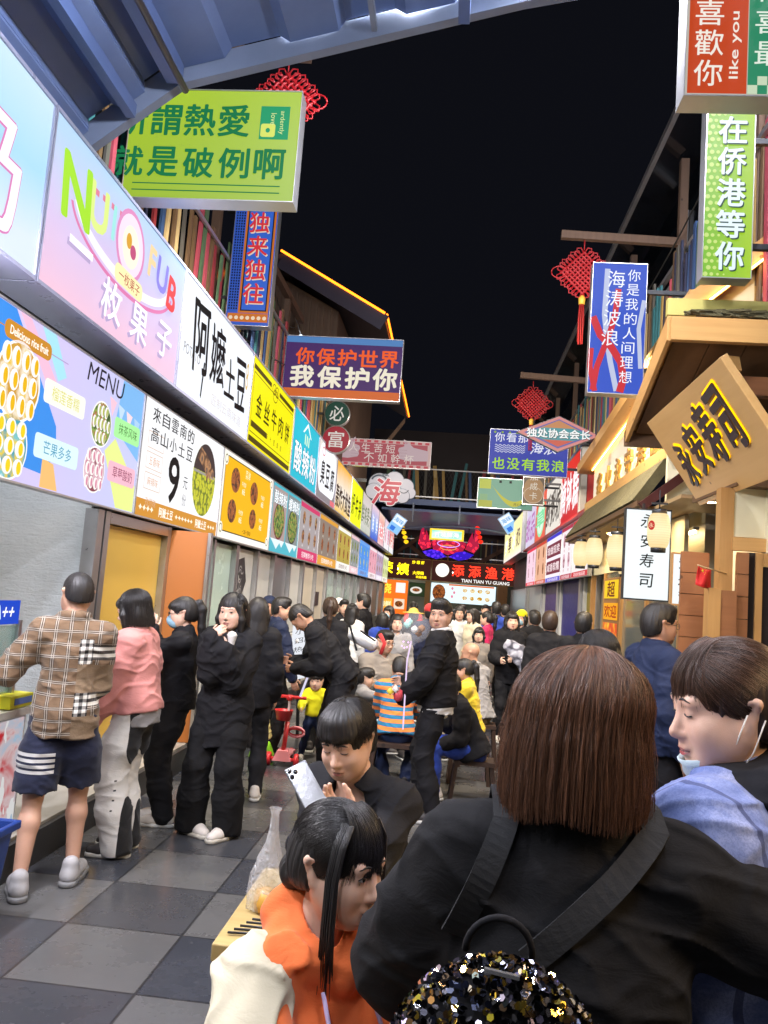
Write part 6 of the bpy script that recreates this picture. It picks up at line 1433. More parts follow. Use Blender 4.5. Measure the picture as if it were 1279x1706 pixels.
def strands(parent, mat, Rh, th, sc, n, seed, shell=(.088, .107, .099), ctr=(0, -.0145, .033), zend=-.15, phi=(-2.5, 2.5), zj=.03, flare=.0, tuck=.012, rad=.00045, thmin=.05, thmax=1.0, crown=(0, -.03), keep=None, zfun=None):
    """individual hairs laid from the crown over the head and hanging to zend (azimuth 0 = back of head)"""
    r = np.random.RandomState(seed); K = 14; ph = r.uniform(phi[0], phi[1], n); t0 = r.uniform(thmin, thmax, n); lay = r.uniform(.975, 1.035, n)
    ze = zend + r.uniform(-zj, zj, n) + (zfun(ph) if zfun else 0); clump = np.round((ph + r.normal(0, .02, n)) * 22) / 22; ph2 = ph * .72 + clump * .28
    stray = np.where(r.rand(n) < .06, r.uniform(.002, .014, n), 0) - np.where(r.rand(n) < .3, r.uniform(0, .006, n), 0)
    pts = np.zeros((n, K, 3)); fr = np.linspace(0, 1, K)
    arc = (math.pi / 2 - t0) * .10; drop = np.maximum(.0, ctr[2] - ze); tot = arc + drop
    for k in range(K):
        L = fr[k] * tot; on = L < arc; ang = np.where(on, t0 + L / .10, math.pi / 2); dz = np.where(on, 0, L - arc); f = np.clip(dz / np.maximum(drop, .01), 0, 1)
        p_ = ph + (ph2 - ph) * fr[k]; rr = (lay * np.sin(ang)) * (1 + flare * f - tuck * 8 * np.clip(f - .75, 0, 1) ** 1.5)
        wv = .0026 * np.sin(fr[k] * 7 + clump * 40) + .0022 * np.sin(fr[k] * 4 + ph * 9 + t0 * 7) + stray * fr[k] ** 1.5
        pts[:, k, 0] = ctr[0] + (shell[0] * rr + wv) * np.sin(p_) + crown[0] * (1 - fr[k]) ** 3; pts[:, k, 1] = ctr[1] - (shell[1] * rr + wv) * np.cos(p_) + crown[1] * (1 - fr[k]) ** 3 * .3; pts[:, k, 2] = ctr[2] + shell[2] * lay * np.cos(ang) - dz
    if keep is not None: pts = pts[keep(pts)]
    n = len(pts)
    if n == 0: return
    W_ = (pts.reshape(-1, 3) * sc) @ np.array(Rh).T + np.array(th)
    cu = bpy.data.hair_curves.new('strands'); cu.add_curves([K] * n); cu.attributes['position'].data.foreach_set('vector', W_.astype(np.float32).ravel())
    ra = cu.attributes.get('radius') or cu.attributes.new('radius', 'FLOAT', 'POINT'); tp = np.tile(np.linspace(1, .45, K), n) * rad * sc; ra.data.foreach_set('value', tp.astype(np.float32))
    cu.materials.append(mat); o = bpy.data.objects.new('strands', cu); COL.objects.link(o); o.parent = parent; return o

def pulled(parent, mat, Rh, th, sc, n, seed, tie=(0, -.100, -.050), shell=(.0835, .1020, .0925), ctr=(0, -.0145, .033), rad=.00042, fringe=0, fz=.018):
    """hair combed back from the hairline to a tie, with an optional loose fringe"""
    r = np.random.RandomState(seed); K = 12; S_ = np.array(shell); C_ = np.array(ctr); L = []
    t_ = (np.array(tie) - C_) / S_; t_ = t_ / np.linalg.norm(t_)
    for i in range(n):
        a = r.uniform(-1, 1) * 2.0; el = .62 - .50 * (abs(a) / 2.0) ** 1.4 + r.uniform(-.04, .55)     # hairline: high over the forehead, lower behind the ears
        if abs(a) > 1.25: el -= .22
        u = np.array((math.sin(a) * math.cos(el), math.cos(a) * math.cos(el), math.sin(el)))
        w = math.acos(np.clip(u @ t_, -1, 1)); f = np.linspace(0, 1, K)[:, None]; q = (np.sin((1 - f) * w) * u + np.sin(f * w) * t_) / math.sin(w)
        q[:, 2] += np.sin(f[:, 0] * math.pi) * r.uniform(-.05, .10); q = q / np.linalg.norm(q, axis=1)[:, None]
        L.append(C_ + q * S_ * r.uniform(1.0, 1.045) + np.array((0, 0, 1)) * r.normal(0, .0004, (K, 1)))
    for i in range(fringe):
        x = np.clip(r.normal(0, .028), -.064, .064); x = round(x / .009) * .009 + r.normal(0, .0018); z1 = fz + abs(x) * -.35 + r.uniform(-.016, .014) + .008 * math.sin(x * 300); f = np.linspace(0, 1, K); ang = 1.35 - f * 1.22; x2 = x * (.55 + .5 * f) + .006 * np.sin(f * 2) * r.uniform(-1, 1)
        yy = ctr[1] + (shell[1] + .007) * np.cos(ang) * np.sqrt(np.clip(1 - (x2 / (shell[0] + .006)) ** 2, .05, 1)); zz = ctr[2] + (shell[2] + .006) * np.sin(ang); zz = zz + f ** 2 * (z1 - zz[-1])
        L.append(np.stack([x2, yy + .003 * r.rand(), zz], 1))
    W_ = (np.concatenate(L) * sc) @ np.array(Rh).T + np.array(th); m_ = len(L)
    cu = bpy.data.hair_curves.new('strands'); cu.add_curves([K] * m_); cu.attributes['position'].data.foreach_set('vector', W_.astype(np.float32).ravel())
    ra = cu.attributes.get('radius') or cu.attributes.new('radius', 'FLOAT', 'POINT'); ra.data.foreach_set('value', (np.tile(np.linspace(1, .6, K), m_) * rad * sc).astype(np.float32))
    cu.materials.append(mat); o = bpy.data.objects.new('strands', cu); COL.objects.link(o); o.parent = parent; return o
def loc(pos, face, w): return tuple(Matrix.Rotation(-R(face), 3, 'Z') @ (Vector(w) - Vector((pos[0], pos[1], 0))))

# ------------------------------------------------------------------ a whole person
LOD = dict(A=.0045, B=.0068, C=.0105, D=.015)
def person(label, pos, face, H, skin='mid', lod='B', lean=0, side=0, twist=0, head=(0, 0, 0), hips=None, feet=None, hands=(None, None), hdir=(None, None), hnrm=(None, None), curl=(.35, .35), poles=(None, None), knees=None,
           hair=('short', False), hmat=None, top=None, inner=None, bottom=None, shoes=None, fem=False, jaw=1.0, nose=1.0, eyes='open', lips=None, mask=None, glasses=False, group='people in the lane', seed=0, headscale=1.0, nohands=False, strand=None, build=1.0, thumb=(.5, .5), brow=True, hoff=(0, 0, 0), pelv=(0, 0)):
    s = H / 1.70; h = LOD[lod]; root = empty('person', (pos[0], pos[1], 0), label, 'person', group, R(face)); out = dict(root=root)
    A = lambda *v: np.array(v, float)
    hp = hips if hips is not None else .925 * s
    P0 = A(pelv[0], pelv[1], hp); Rs = rotm(0, lean, side); Rt = Rs @ rotm(twist); up = Rs @ A(0, 0, 1); fw = Rt @ A(0, 1, 0); rt = Rt @ A(1, 0, 0)
    chest = P0 + Rs @ A(0, 0, .30 * s); nb_ = P0 + Rs @ A(0, -.005, .495 * s); waist = P0 + Rs @ A(0, 0, .13 * s)
    Rn = rotm(twist, lean * .75, side * .6); hs = headscale * (1.0 if H > 1.4 else 1.0 + (1.4 - H) * .25) * (s if H > 1.4 else max(s, .60 + .22 * s))
    Rh = rotm(head[0] + twist, head[1], head[2]); hc = nb_ + (Rn * .6 + Rh * .4) @ A(0, .022 * s, .085 * s + .062 * hs) + A(*hoff)
    sw = (.138 if fem else .158) * s * build; sh = [nb_ + rt * sg * sw - up * .070 * s for sg in (-1, 1)]
    hipj = [P0 + A(sg * .078 * s, 0, -.02 * s) for sg in (-1, 1)]
    ft = feet or [(-.10, 0, 0), (.10, 0, 0)]
    ank, kne, fyaw = [], [], []
    for i in (0, 1):
        f = ft[i]; a_ = A(f[0], f[1], .075 * s + (f[3] if len(f) > 3 else 0)); fyaw.append(f[2])
        pole = A(*(knees[i] if knees else (0.12 * (-1, 1)[i], 1, .05))); k_, a_ = ik(hipj[i], a_, .425 * s, .425 * s, pole); ank.append(a_); kne.append(k_)
    wr, el = [], []
    for i in (0, 1):
        sg = (-1, 1)[i]; t = A(*hands[i]) if hands[i] is not None else sh[i] + A(sg * .07, .05, -.50) * s
        pole = A(*poles[i]) if poles[i] is not None else A(sg * .28, -.9, -.4)
        e_, t = ik(sh[i], t, .285 * s, .245 * s, pole); wr.append(t); el.append(e_)
    # --- skin: one surface from crown to heels
    F = Field(); bw = build
    F.chain([P0 + up * -.02 * s, waist, chest, nb_ - up * .07 * s], [.112 * s * bw, .098 * s * bw, .112 * s * bw, .080 * s], .05, (fw, .72))
    F.cone(sh[0], sh[1], .048 * s, .048 * s, .04)
    F.chain([nb_ - up * .05 * s, nb_ + up * .02 * s, hc + Rh @ A(0, -.022, -.045) * hs], [.062 * s, .054 * s * (1 if not fem else .9), .050 * hs * (1 if not fem else .9)], .025)
    for i in (0, 1):
        sg = (-1, 1)[i]
        F.chain([sh[i], (sh[i] * .5 + el[i] * .5), el[i], (el[i] * .6 + wr[i] * .4), wr[i]], [.050 * s, .043 * s, .036 * s, .037 * s, .025 * s], .02)
        F.chain([hipj[i], kne[i] * .5 + hipj[i] * .5, kne[i], kne[i] * .68 + ank[i] * .32, ank[i]], [.074 * s, .066 * s, .048 * s, .052 * s, .033 * s], .03)
        fy = rotm(fyaw[i]) @ A(0, 1, 0); F.cone(ank[i] - A(0, 0, .03 * s) - fy * .03 * s, ank[i] - A(0, 0, .045 * s) + fy * .13 * s, .030 * s, .024 * s, .03)
        if not nohands and lod in 'ABC':
            dd = A(*hdir[i]) if hdir[i] is not None else wr[i] - el[i]; nn = A(*hnrm[i]) if hnrm[i] is not None else A(-sg, .25, 0)
            add_hand(F, wr[i], dd, nn, 1 if i == 1 else -1, .92 * s * (.94 if fem else 1), curl[i], thumb=thumb[i])
        elif lod == 'D': F.cone(wr[i], wr[i] + _n(wr[i] - el[i]) * .13 * s, .026 * s, .022 * s, .02)
    HF = head_field(fem, jaw, nose).scaled(hs); HX = HF.xf(Rh, hc)
    F.p += HX.p
    v, f = F.mesh(h); body = skin_obj('body', v, f, SK[skin], root); out['body'] = body
    # --- face
    def surf(x, z, lift=.0008):              # point of the face at that place, looking from the front
        p = np.stack([np.full(60, x), np.linspace(.135, .03, 60), np.full(60, z)], 1); d = HFu.ev(p); i = np.argmax(d < 0)
        if i == 0: return (x, .07 + lift, z)
        t = d[i - 1] / (d[i - 1] - d[i] + 1e-9); return (x, p[i - 1, 1] + (p[i, 1] - p[i - 1, 1]) * t + lift, z)
    HFu = head_field(fem, jaw, nose)
    toW = lambda q: tuple(Rh @ (np.array(q) * hs) + hc)
    def patch(mb, pts, c, mat, lift):        # fan of points laid on the face
        vs_ = [toW(surf(c[0], c[1], lift))] + [toW(surf(c[0] + (a - c[0]) * .55, c[1] + (b - c[1]) * .55, lift)) for a, b in pts] + [toW(surf(a, b, lift)) for a, b in pts]; n = len(pts)
        mb.add(vs_, [(0, 1 + i, 1 + (i + 1) % n) for i in range(n)] + [(1 + i, 1 + n + i, 1 + n + (i + 1) % n, 1 + (i + 1) % n) for i in range(n)], mat, True)
    if lod != 'D' or face_visible(face, head):
        seg = 10 if lod in 'AB' else 6
        for sg in (-1, 1):
            mb = MB(); ex, ez = sg * .0315, .0005
            if eyes == 'open':
                up_ = [(ex - .0135 + .027 * k / seg, ez + .0052 * math.sin(math.pi * k / seg) ** .7) for k in range(seg + 1)]; dn = [(ex + .0135 - .027 * k / seg, ez - .0036 * math.sin(math.pi * k / seg) ** .8) for k in range(1, seg)]
                patch(mb, up_ + dn, (ex, ez + .0006), SCL, .0009); n_ = 10; patch(mb, [(ex + .0058 * math.cos(6.2832 * k / n_), ez + .0008 + min(.0043, max(-.0042, .0058 * math.sin(6.2832 * k / n_)))) for k in range(n_)], (ex, ez + .0008), IRIS, .0016)
                mb.tube([toW(surf(a, b + .0004, .0012)) for a, b in up_], [.0009 * hs] + [.0015 * hs] * (seg - 1) + [.0009 * hs], LASH, 5)
            else:                             # lids lowered
                low = [(ex - .0135 + .027 * k / seg, ez - .0022 - .0028 * math.sin(math.pi * k / seg)) for k in range(seg + 1)]
                mb.tube([toW(surf(a, b, .0008)) for a, b in low], [.0007 * hs] + [.0014 * hs] * (seg - 1) + [.0007 * hs], LASH, 5)
            o = MBlocal(mb, 'eye', root)
            if brow:
                mb = MB(); bp = [(sg * (.0165 + .031 * k / 6), .0215 + .0055 * math.sin(math.pi * (k + 1.2) / 7.5)) for k in range(7)]
                mb.tube([toW(surf(a, b, .0002)) for a, b in bp], [x_ * hs * (.8 if fem else 1.15) for x_ in (.0022, .0030, .0031, .0028, .0024, .0018, .0009)], BROW, 6); MBlocal(mb, 'eyebrow', root)
        if mask != 'on':
            mb = MB(); u_ = [(-.0225 + .045 * k / 10, -.0716 + (.0075 * math.sin(math.pi * k / 10) - .0022 * math.exp(-((k - 5) / 1.2) ** 2))) for k in range(11)]; l_ = [(.0225 - .045 * k / 10, -.0722 - .0088 * math.sin(math.pi * k / 10)) for k in range(1, 10)]
            patch(mb, u_ + l_, (0, -.0725), lips or LIP, .0006); mb.tube([toW(surf(-.0205 + .041 * k / 8, -.0719 - .0006 * math.sin(math.pi * k / 8), .0006)) for k in range(9)], .0008 * hs, LASH, 4); MBlocal(mb, 'lips', root)
    if mask:
        Fm = Field(); Fm.ell((0, .042, -.062), (.0665 * jaw, .068, .062), k=.02); Fm.ell((0, .088, -.045), (.018, .028, .030), k=.03)
        Fm.half((0, 0, -.018), (0, -.12, 1)); Fm.half((0, .022, 0), (0, -1, 0)); Fm.half((0, 0, -.112), (0, 0, -1))
        if mask == 'on':
            v, f = Fm.xf(np.eye(3), (0, 0, 0)).mesh(max(h * .7, .003)); v = (v * hs) @ Rh.T + hc; skin_obj('face_mask', v, f, M('mask_blue', (.30, .50, .62), .8) if fem else M('mask_white', (.62, .66, .70), .8), root)
    if glasses:
        mb = MB(); gm = M('glasses_frame', (.02, .02, .025), .35, .4)
        for sg in (-1, 1): mb.tube([toW((sg * .033 + .0235 * math.cos(t), .104 - .006 * abs(math.cos(t)) , -.004 + .0175 * math.sin(t))) for t in np.linspace(0, 6.28, 20)], .0016 * hs, gm, 6); mb.tube([toW((sg * .056, .098, .0)), toW((sg * .076, .05, .002)), toW((sg * .081, -.008, .006))], .0015 * hs, gm, 6)
        mb.tube([toW((-.01, .105, 0)), toW((0, .107, .002)), toW((.01, .105, 0))], .0015 * hs, gm, 6); MBlocal(mb, 'glasses', root)
    # --- hair
    if hair:
        hf = hair_field(*hair); hm = hmat or BLK_H
        if hair[1]:
            pass
        v, f = hf.mesh(max(h * .62, .0028), hgroove(seed)); v = (v * hs) @ Rh.T + hc; ho = skin_obj('hair', v, f, hm, root); out['hair'] = ho
        if strand: (pulled if 'tie' in strand else strands)(ho, STR[hm], Rh, hc, hs, seed=seed + 5, **strand)
    # --- clothes
    e_ = lambda d, k, v0: d.get(k, v0)
    def torso(d, name, arms=True):
        ez = e_(d, 'ease', .02) * s; T = Field(); hem = e_(d, 'hem', .10) * s; bl = e_(d, 'belly', 0) * s; fl = e_(d, 'flare', 0) * s
        low = P0 - up * hem
        T.chain([low - up * .08, P0, waist, chest, nb_ - up * .085 * s], [(.134 + fl) * s * bw + ez + bl, (.130 + fl * .6) * s * bw + ez + bl, (.110 * bw) * s + ez + bl, .118 * s * bw + ez, .072 * s + ez], .05, (fw, .82))
        T.cone(sh[0] + up * .004, sh[1] + up * .004, .046 * s + ez * .7, .046 * s + ez * .7, .05); T.cone(nb_ - up * .012 * s, sh[0] + rt * .02 * s, .034 * s + ez * .5, .040 * s + ez * .5, .05); T.cone(nb_ - up * .012 * s, sh[1] - rt * .02 * s, .034 * s + ez * .5, .040 * s + ez * .5, .05); T.cone(nb_ - up * .05 * s, nb_ - up * .0 * s, .078 * s + ez * .5, .062 * s + ez * .3, .04)
        if fem and e_(d, 'bust', .5) > 0:
            for sg in (-1, 1): T.ell(chest + fw * .075 * s + rt * sg * .07 * s - up * .01, A(.06, .05, .06) * s, k=.05)
        if hips is not None and hips < .75 * s: T.ell(P0 + A(0, .02, -.06 * s), (.17 * s * bw + ez, .16 * s + ez, .12 * s), k=.06)
        T.half(low, -up, .012)
        if arms:
            sl = e_(d, 'sleeve', 1.0); aw = e_(d, 'arm', 0) * s
            for i in (0, 1):
                if sl >= .55:
                    q = (sl - .55) / .45; w2 = el[i] + (wr[i] - el[i]) * q; T.chain([sh[i], sh[i] * .5 + el[i] * .5, el[i], el[i] * .5 + w2 * .5, w2], [.051 * s + ez * .7 + aw * .5, .046 * s + ez * .75 + aw, .040 * s + ez * .7 + aw, .039 * s + ez * .65 + aw, .031 * s + ez * .5 + aw * .6], .045)
                    dw = _n(wr[i] - el[i]); T.half(w2 + dw * .012, dw, .006) if False else None
                else:
                    q = sl / .55; w2 = sh[i] + (el[i] - sh[i]) * q; T.chain([sh[i], w2], [.051 * s + ez * .7, .050 * s + ez * .9 + aw], .03)
        if e_(d, 'hood', 0) == 1: T.ell(nb_ - fw * .078 * s + up * .012 * s, A(.118, .062, .068) * s, Rt, k=.03); T.chain([nb_ + rt * -.085 * s - fw * .03 * s, nb_ + rt * -.07 * s + fw * .055 * s - up * .035 * s, nb_ + fw * .085 * s - up * .07 * s, nb_ + rt * .07 * s + fw * .055 * s - up * .035 * s, nb_ + rt * .085 * s - fw * .03 * s], [.034 * s, .03 * s, .025 * s, .03 * s, .034 * s], .025)
        if e_(d, 'collar', 0): 
            cl = [nb_ + Rt @ A(.068 * math.cos(t), .064 * math.sin(t) + .004, .012 + .02 * e_(d, 'collar', 1) - .028 * max(0, math.sin(t))) * s for t in np.linspace(R(100), R(440), 15)]; T.chain(cl, [.017 * s] * 15, .02)
        T.cone(nb_ - up * .02 * s + fw * .03 * s, hc + Rh @ A(0, -.01, -.04) * hs, .050 * s, .058 * s, .012, 's')
        if e_(d, 'neck', 0): T.ell(nb_ + fw * (.075 + e_(d, 'neck', 0) * .02) * s - up * .045 * s, A(.07, .06, .06 + .05 * e_(d, 'neck', 0)) * s, Rt, k=.02, op='s')
        v, f = T.mesh(h * 1.15, folds(seed + len(name), e_(d, 'amp', .0055), e_(d, 'ff', 1.0)), .012); o = skin_obj(name, v, f, d['mat'], root); out[name] = o
        return o
    if inner: torso(dict(inner), inner.get('name', 'shirt'))
    if top: torso(top, top.get('name', 'jacket'))
    if bottom:
        T = Field(); w = e_(bottom, 'width', .015) * s; kind = e_(bottom, 'kind', 'long')
        T.chain([P0 + up * .10 * s, P0 - up * .03 * s], [.112 * s * bw + .010, .120 * s * bw + .008 + w * .3], .05, (fw, .72)); T.cone(hipj[0], hipj[1], .074 * s + w * .4, .074 * s + w * .4, .03)
        for i in (0, 1):
            if kind == 'long':
                fa = e_(bottom, 'flare', 0) * s; ae = ank[i] + A(0, 0, e_(bottom, 'rise', -.005)); T.chain([hipj[i], hipj[i] * .5 + kne[i] * .5, kne[i], kne[i] * .5 + ae * .5, ae], [.080 * s + w * .6, .073 * s + w, .056 * s + w, .055 * s + w + fa * .5, .042 * s + w + fa], .035)
            else:
                ke = hipj[i] + (kne[i] - hipj[i]) * e_(bottom, 'len', .92); T.chain([hipj[i], hipj[i] * .5 + ke * .5, ke], [.082 * s + w * .6, .082 * s + w * 1.3, .078 * s + w * 1.6], .035)
        if kind != 'long':
            for i in (0, 1): ke = hipj[i] + (kne[i] - hipj[i]) * e_(bottom, 'len', .92); T.cone(ke + A(0, 0, -.12), ke + A(0, 0, -.095), .16, .16, .006, 's')
        else: T.half((0, 0, .022 * s), (0, 0, -1), .004)
        v, f = T.mesh(h * 1.15, folds(seed + 31, e_(bottom, 'amp', .005), .9), .012); out['bottom'] = skin_obj(e_(bottom, 'name', 'trousers'), v, f, bottom['mat'], root)
    if shoes:
        big = e_(shoes, 'big', 1.0)
        for i in (0, 1):
            fy = rotm(fyaw[i]); a_ = ank[i]; z0 = a_[2] - .075 * s; o_ = A(a_[0], a_[1], z0); T = Field(); Lc = lambda x, y, z: o_ + fy @ (A(x, y, z) * s * big)
            T.chain([Lc(0, -.045, .045), Lc(0, .03, .048), Lc(0, .10, .036), Lc(.004, .155, .030)], [.040 * s * big, .043 * s * big, .041 * s * big, .033 * s * big], .02); T.cone(Lc(0, -.03, .05), Lc(0, -.028, .095), .042 * s * big, .040 * s * big, .02)
            T.half(Lc(0, 0, .022), (0, 0, -1), .002); v, f = T.mesh(min(h, .008)); so = skin_obj('shoe', v, f, shoes['mat'], root)
            T = Field(); T.chain([Lc(0, -.052, .014), Lc(0, .06, .014), Lc(.004, .150, .014)], [.044 * s * big, .048 * s * big, .044 * s * big], .02); T.half(Lc(0, 0, .0), (0, 0, -1), .002); T.half(Lc(0, 0, .027), (0, 0, 1), .004); v, f = T.mesh(min(h, .008)); skin_obj('sole', v, f, shoes.get('sole', M('sole_white', (.55, .54, .50), .6)), so)
    out.update(Rh=Rh, hc=hc, hs=hs, s=s, wr=wr, el=el, nb=nb_, chest=chest, P0=P0, Rt=Rt, up=up, fw=fw, rt=rt, sh=sh, surf=surf, toW=toW, waist=waist, kne=kne, ank=ank)
    return out
def face_visible(face, head): return math.cos(R(face + head[0])) < .35
def MBlocal(mb, name, root):
    me = bpy.data.meshes.new(name); me.from_pydata(mb.v, [], mb.f)
    for m in mb.mats: me.materials.append(m)
    me.polygons.foreach_set('material_index', mb.m); me.polygons.foreach_set('use_smooth', mb.sm); me.update()
    o = bpy.data.objects.new(name, me); COL.objects.link(o); o.parent = root; return o
def W2(px, py, Y, top=True):                 # where a head top seen at that pixel stands and how tall its owner is
    p = at(px, py, Y); return (p.x, p.y), p.z
# ================================================================== clothing materials
c_black = cloth('black_cotton', (.0085, .0082, .010)); c_black2 = cloth('black_fleece', (.0085, .0082, .009), .95, .15); c_navy = cloth('navy_cotton', (.014, .018, .045)); c_navy2 = cloth('navy_jacket', (.012, .018, .045), .7)
c_white = cloth('white_cotton', (.62, .61, .59), .8, .04); c_cream = cloth('cream_twill', (.60, .53, .38), .8, .05); c_orange = cloth('orange_fleece', (.80, .17, .045), .9, .05); c_pink = cloth('pink_twill', (.58, .235, .21), .75, .05)
c_grey = cloth('grey_melange', (.26, .25, .25), .9, .08); c_taupe = cloth('taupe_knit', (.22, .19, .16), .9); c_yel = cloth('yellow_jersey', (.72, .52, .03), .85, .05); c_brty = cloth('bright_yellow', (.70, .66, .01), .8, .05); c_mag = cloth('magenta_jacket', (.50, .02, .10), .8); c_blue = cloth('royal_blue', (.02, .05, .30), .8); c_khaki = cloth('khaki', (.35, .29, .18), .85); c_green = cloth('green_apron', (.01, .075, .06), .8); c_red = cloth('red_cloth', (.5, .03, .03), .8); c_dblue = cloth('ink_blue', (.012, .02, .055), .8)
def plaid(nt, x, y, z, p, n1):
    tan = cmix(nt, n1, (.120, .072, .040), (.205, .130, .075)); wv = (noise(nt, p, 5, 2) - .5) * .02; X, Z = x + wv, z + wv
    def bands(t, per, o): 
        f = ((t + o) / per).fr(); return f.band(.30, .36).mx(f.band(.44, .50)), f.band(.26, .30).mx(f.band(.36, .44)).mx(f.band(.50, .54))
    wx_, bx_ = bands(X, .074, 1.0); wz_, bz_ = bands(Z, .066, 1.0); soft = noise(nt, p, 260, 1)
    patch_ = x.gt(.045) * (1 - 0) ; plain = patch_ * z.band(1.02, 1.165).mx(z.lt(.90)).mx(z.band(1.33, 1.5) * 0.0)
    c = cmix(nt, (bx_ * .7).mx(bz_ * .7), tan, (.02, .018, .018)); c = cmix(nt, (wx_ * .5).mx(wz_ * .5), c, (.52, .48, .41))
    c = cmix(nt, patch_ * plain, c, cmix(nt, soft, (.15, .10, .062), (.25, .175, .105)))
    bold = x.band(.045, .115) * (z.band(1.17, 1.30).mx(z.band(.90, 1.02))); k = ((X / .036).fr().gt(.5) + (Z / .036).fr().gt(.5)) * .5
    hb = x.gt(.115) * (z.band(1.19, 1.27).mx(z.band(.95, 1.02))); k2 = (Z / .036).fr().gt(.5)
    c = cmix(nt, bold, c, ramp(nt, k, [(0, (.012, .011, .011)), (.45, (.12, .11, .10)), (.8, (.66, .64, .58))])); return cmix(nt, hb * .85, c, cmix(nt, k2, (.02, .018, .018), (.6, .57, .5)))
c_plaid = cloth('patchwork_plaid', plaid, .85, bmp=.3)
def shortsf(nt, x, y, z, p, n1): 
    st_ = x.lt(-.015) * z.band(.60, .715) * ((z - .60) / .0295).fr().lt(.58); return cmix(nt, st_, cmix(nt, n1, (.008, .010, .026), (.016, .020, .046)), (.55, .53, .5))
c_shorts = cloth('striped_shorts', shortsf)
def halfw(nt, x, y, z, p, n1): 
    bt = ((z - .42) / .055).fr().band(.45, .62) * x.lt(-.05) * z.band(.25, .48) * (y - .015).abs().lt(.006); c = cmix(nt, y.gt(-.035), (.012, .012, .013), (.66, .64, .60)); return cmix(nt, bt, c, (.05, .05, .05))
c_half = cloth('half_white_trousers', halfw, .8)
def stripef(nt, x, y, z, p, n1): 
    f = (z / .064).fr(); return cmix(nt, f.band(.0, .5), cmix(nt, f.band(.52, .98), (.03, .02, .05), (.02, .16, .30)), (.75, .22, .05))
c_stripe = cloth('orange_blue_stripes', stripef, .85)
def denimf(nt, x, y, z, p, n1):
    n2 = noise(nt, p, 9, 5, .65, 1.0); n3 = noise(nt, p, 260, 2, .7); c = ramp(nt, n1 * .5 + n2 * .5, [(.36, (.08, .115, .29)), (.5, (.17, .22, .45)), (.62, (.36, .41, .65))]); c = cmix(nt, n3.gt(.52) * .3, c, (.07, .10, .25))
    s1 = ((z - 1.285) + y * .0 + x.abs() * .12).abs().lt(.005); s2 = (x.abs() - .175 - (z - 1.2) * .06).abs().lt(.0045) * z.gt(1.0); s3 = ((z - 1.272) + x.abs() * .12).abs().lt(.002)
    return cmix(nt, (s1.mx(s2)) * .72, cmix(nt, s3 * .6, c, (.5, .5, .6)), (.035, .045, .12))
c_denim = cloth('washed_denim', denimf, .85, bmp=.2, wr=.35)
sh_white = M('white_trainer', (.58, .53, .47), .6, 0, .12, 30); sh_dark = M('dark_trainer', (.03, .025, .025), .6, 0, .2, 30); sh_grey = M('grey_trainer', (.34, .33, .33), .6, 0, .3, 18)
soleD = M('sole_grey', (.16, .16, .16), .7)
G0 = 'people in the lane'
T_ = lambda mat, **k: dict(mat=mat, **k)

# ================================================================== near group
hl = person('person with brown bob seen from behind in black coat with sequinned backpack', (.21, 1.30), 0, 1.578, 'fair', 'A', fem=True, head=(-16, 4, 0), build=1.20, hands=((-.18, .34, 1.02), (.36, .26, 1.04)), poles=((-.7, -.45, -.7), (1, -.3, -.2)),
            hair=('bob', False, -.022), hmat=BRN_H, top=T_(c_black2, ease=.042, hem=.22, arm=.016, collar=1, amp=.006, name='coat'), bottom=T_(c_black), shoes=dict(mat=sh_dark), seed=11, headscale=1.08, eyes='closed',
            strand=dict(n=13000, zend=-.064, phi=(-2.55, 2.55), shell=(.103, .113, .106), ctr=(0, -.022, .026), zj=.055, flare=.07, tuck=.04, rad=.00040, thmax=1.35, crown=(.014, 0), zfun=lambda p: -.012 * np.abs(np.sin(p * 2.2))))
P_ = person('person in washed denim jacket with brown fringe and lowered white mask', (.525, 1.50), 52, 1.63, 'fair', 'A', fem=True, head=(42, 10, -3), build=1.2, hands=((-.06, .34, 1.16), (.14, .34, 1.12)), hair=('bun', False), hmat=DBR_H,
            inner=T_(c_black, ease=.022, hood=1, name='hoodie', collar=1), top=T_(c_denim, ease=.048, hem=.10, arm=.022, amp=.006, neck=1.0), bottom=T_(c_black), shoes=dict(mat=sh_dark), seed=23, eyes='closed', jaw=1.10, nose=.85, lips=LIP2, headscale=.985,
            strand=dict(n=8000, tie=(0, -.100, -.050), fringe=380, fz=.040))
dn = P_
mb = MB()                                    # mask pulled down under the chin, with ear loops
toW = dn['toW']
def qd(mb, pts, mat): mb.add([toW(q) for q in pts], [(0, 1, 2, 3)], mat)
mk = M('mask_pale', (.45, .56, .60), .8, 0, .08, 40, .3)
rows_ = [[(x * .064, .104 - .066 * x * x - .004 * (r % 2) - .004 * r, -.078 - .012 * r - .012 * (1 - x * x)) for x in np.linspace(-1, 1, 9)] for r in range(5)]
vs = [toW(q) for r in rows_ for q in r]; mb.add(vs, [(i * 9 + j, i * 9 + j + 1, i * 9 + 10 + j, i * 9 + 9 + j) for i in range(4) for j in range(8)], mk, True)
o = MBlocal(mb, 'face_mask', dn['root']); so = o.modifiers.new('t', 'SOLIDIFY'); so.thickness = .003
mb = MB()
for sg in (-1, 1): mb.tube([toW((sg * .066, .040, -.088)), toW((sg * .079, .022, -.05)), toW((sg * .088, .0, .0))], .0014, M('ear_loop', (.7, .68, .64), .7), 5); mb.tube([toW((sg * .064, .036, -.125)), toW((sg * .079, -.006, -.07)), toW((sg * .090, -.030, -.012))], .0014, M('ear_loop', (.7, .68, .64), .7), 5)
MBlocal(mb, 'ear_loops', dn['root'])
mb = MB(); nb_, rt, fw, up = dn['nb'], dn['rt'], dn['fw'], dn['up']   # white stripe round the knitted collar
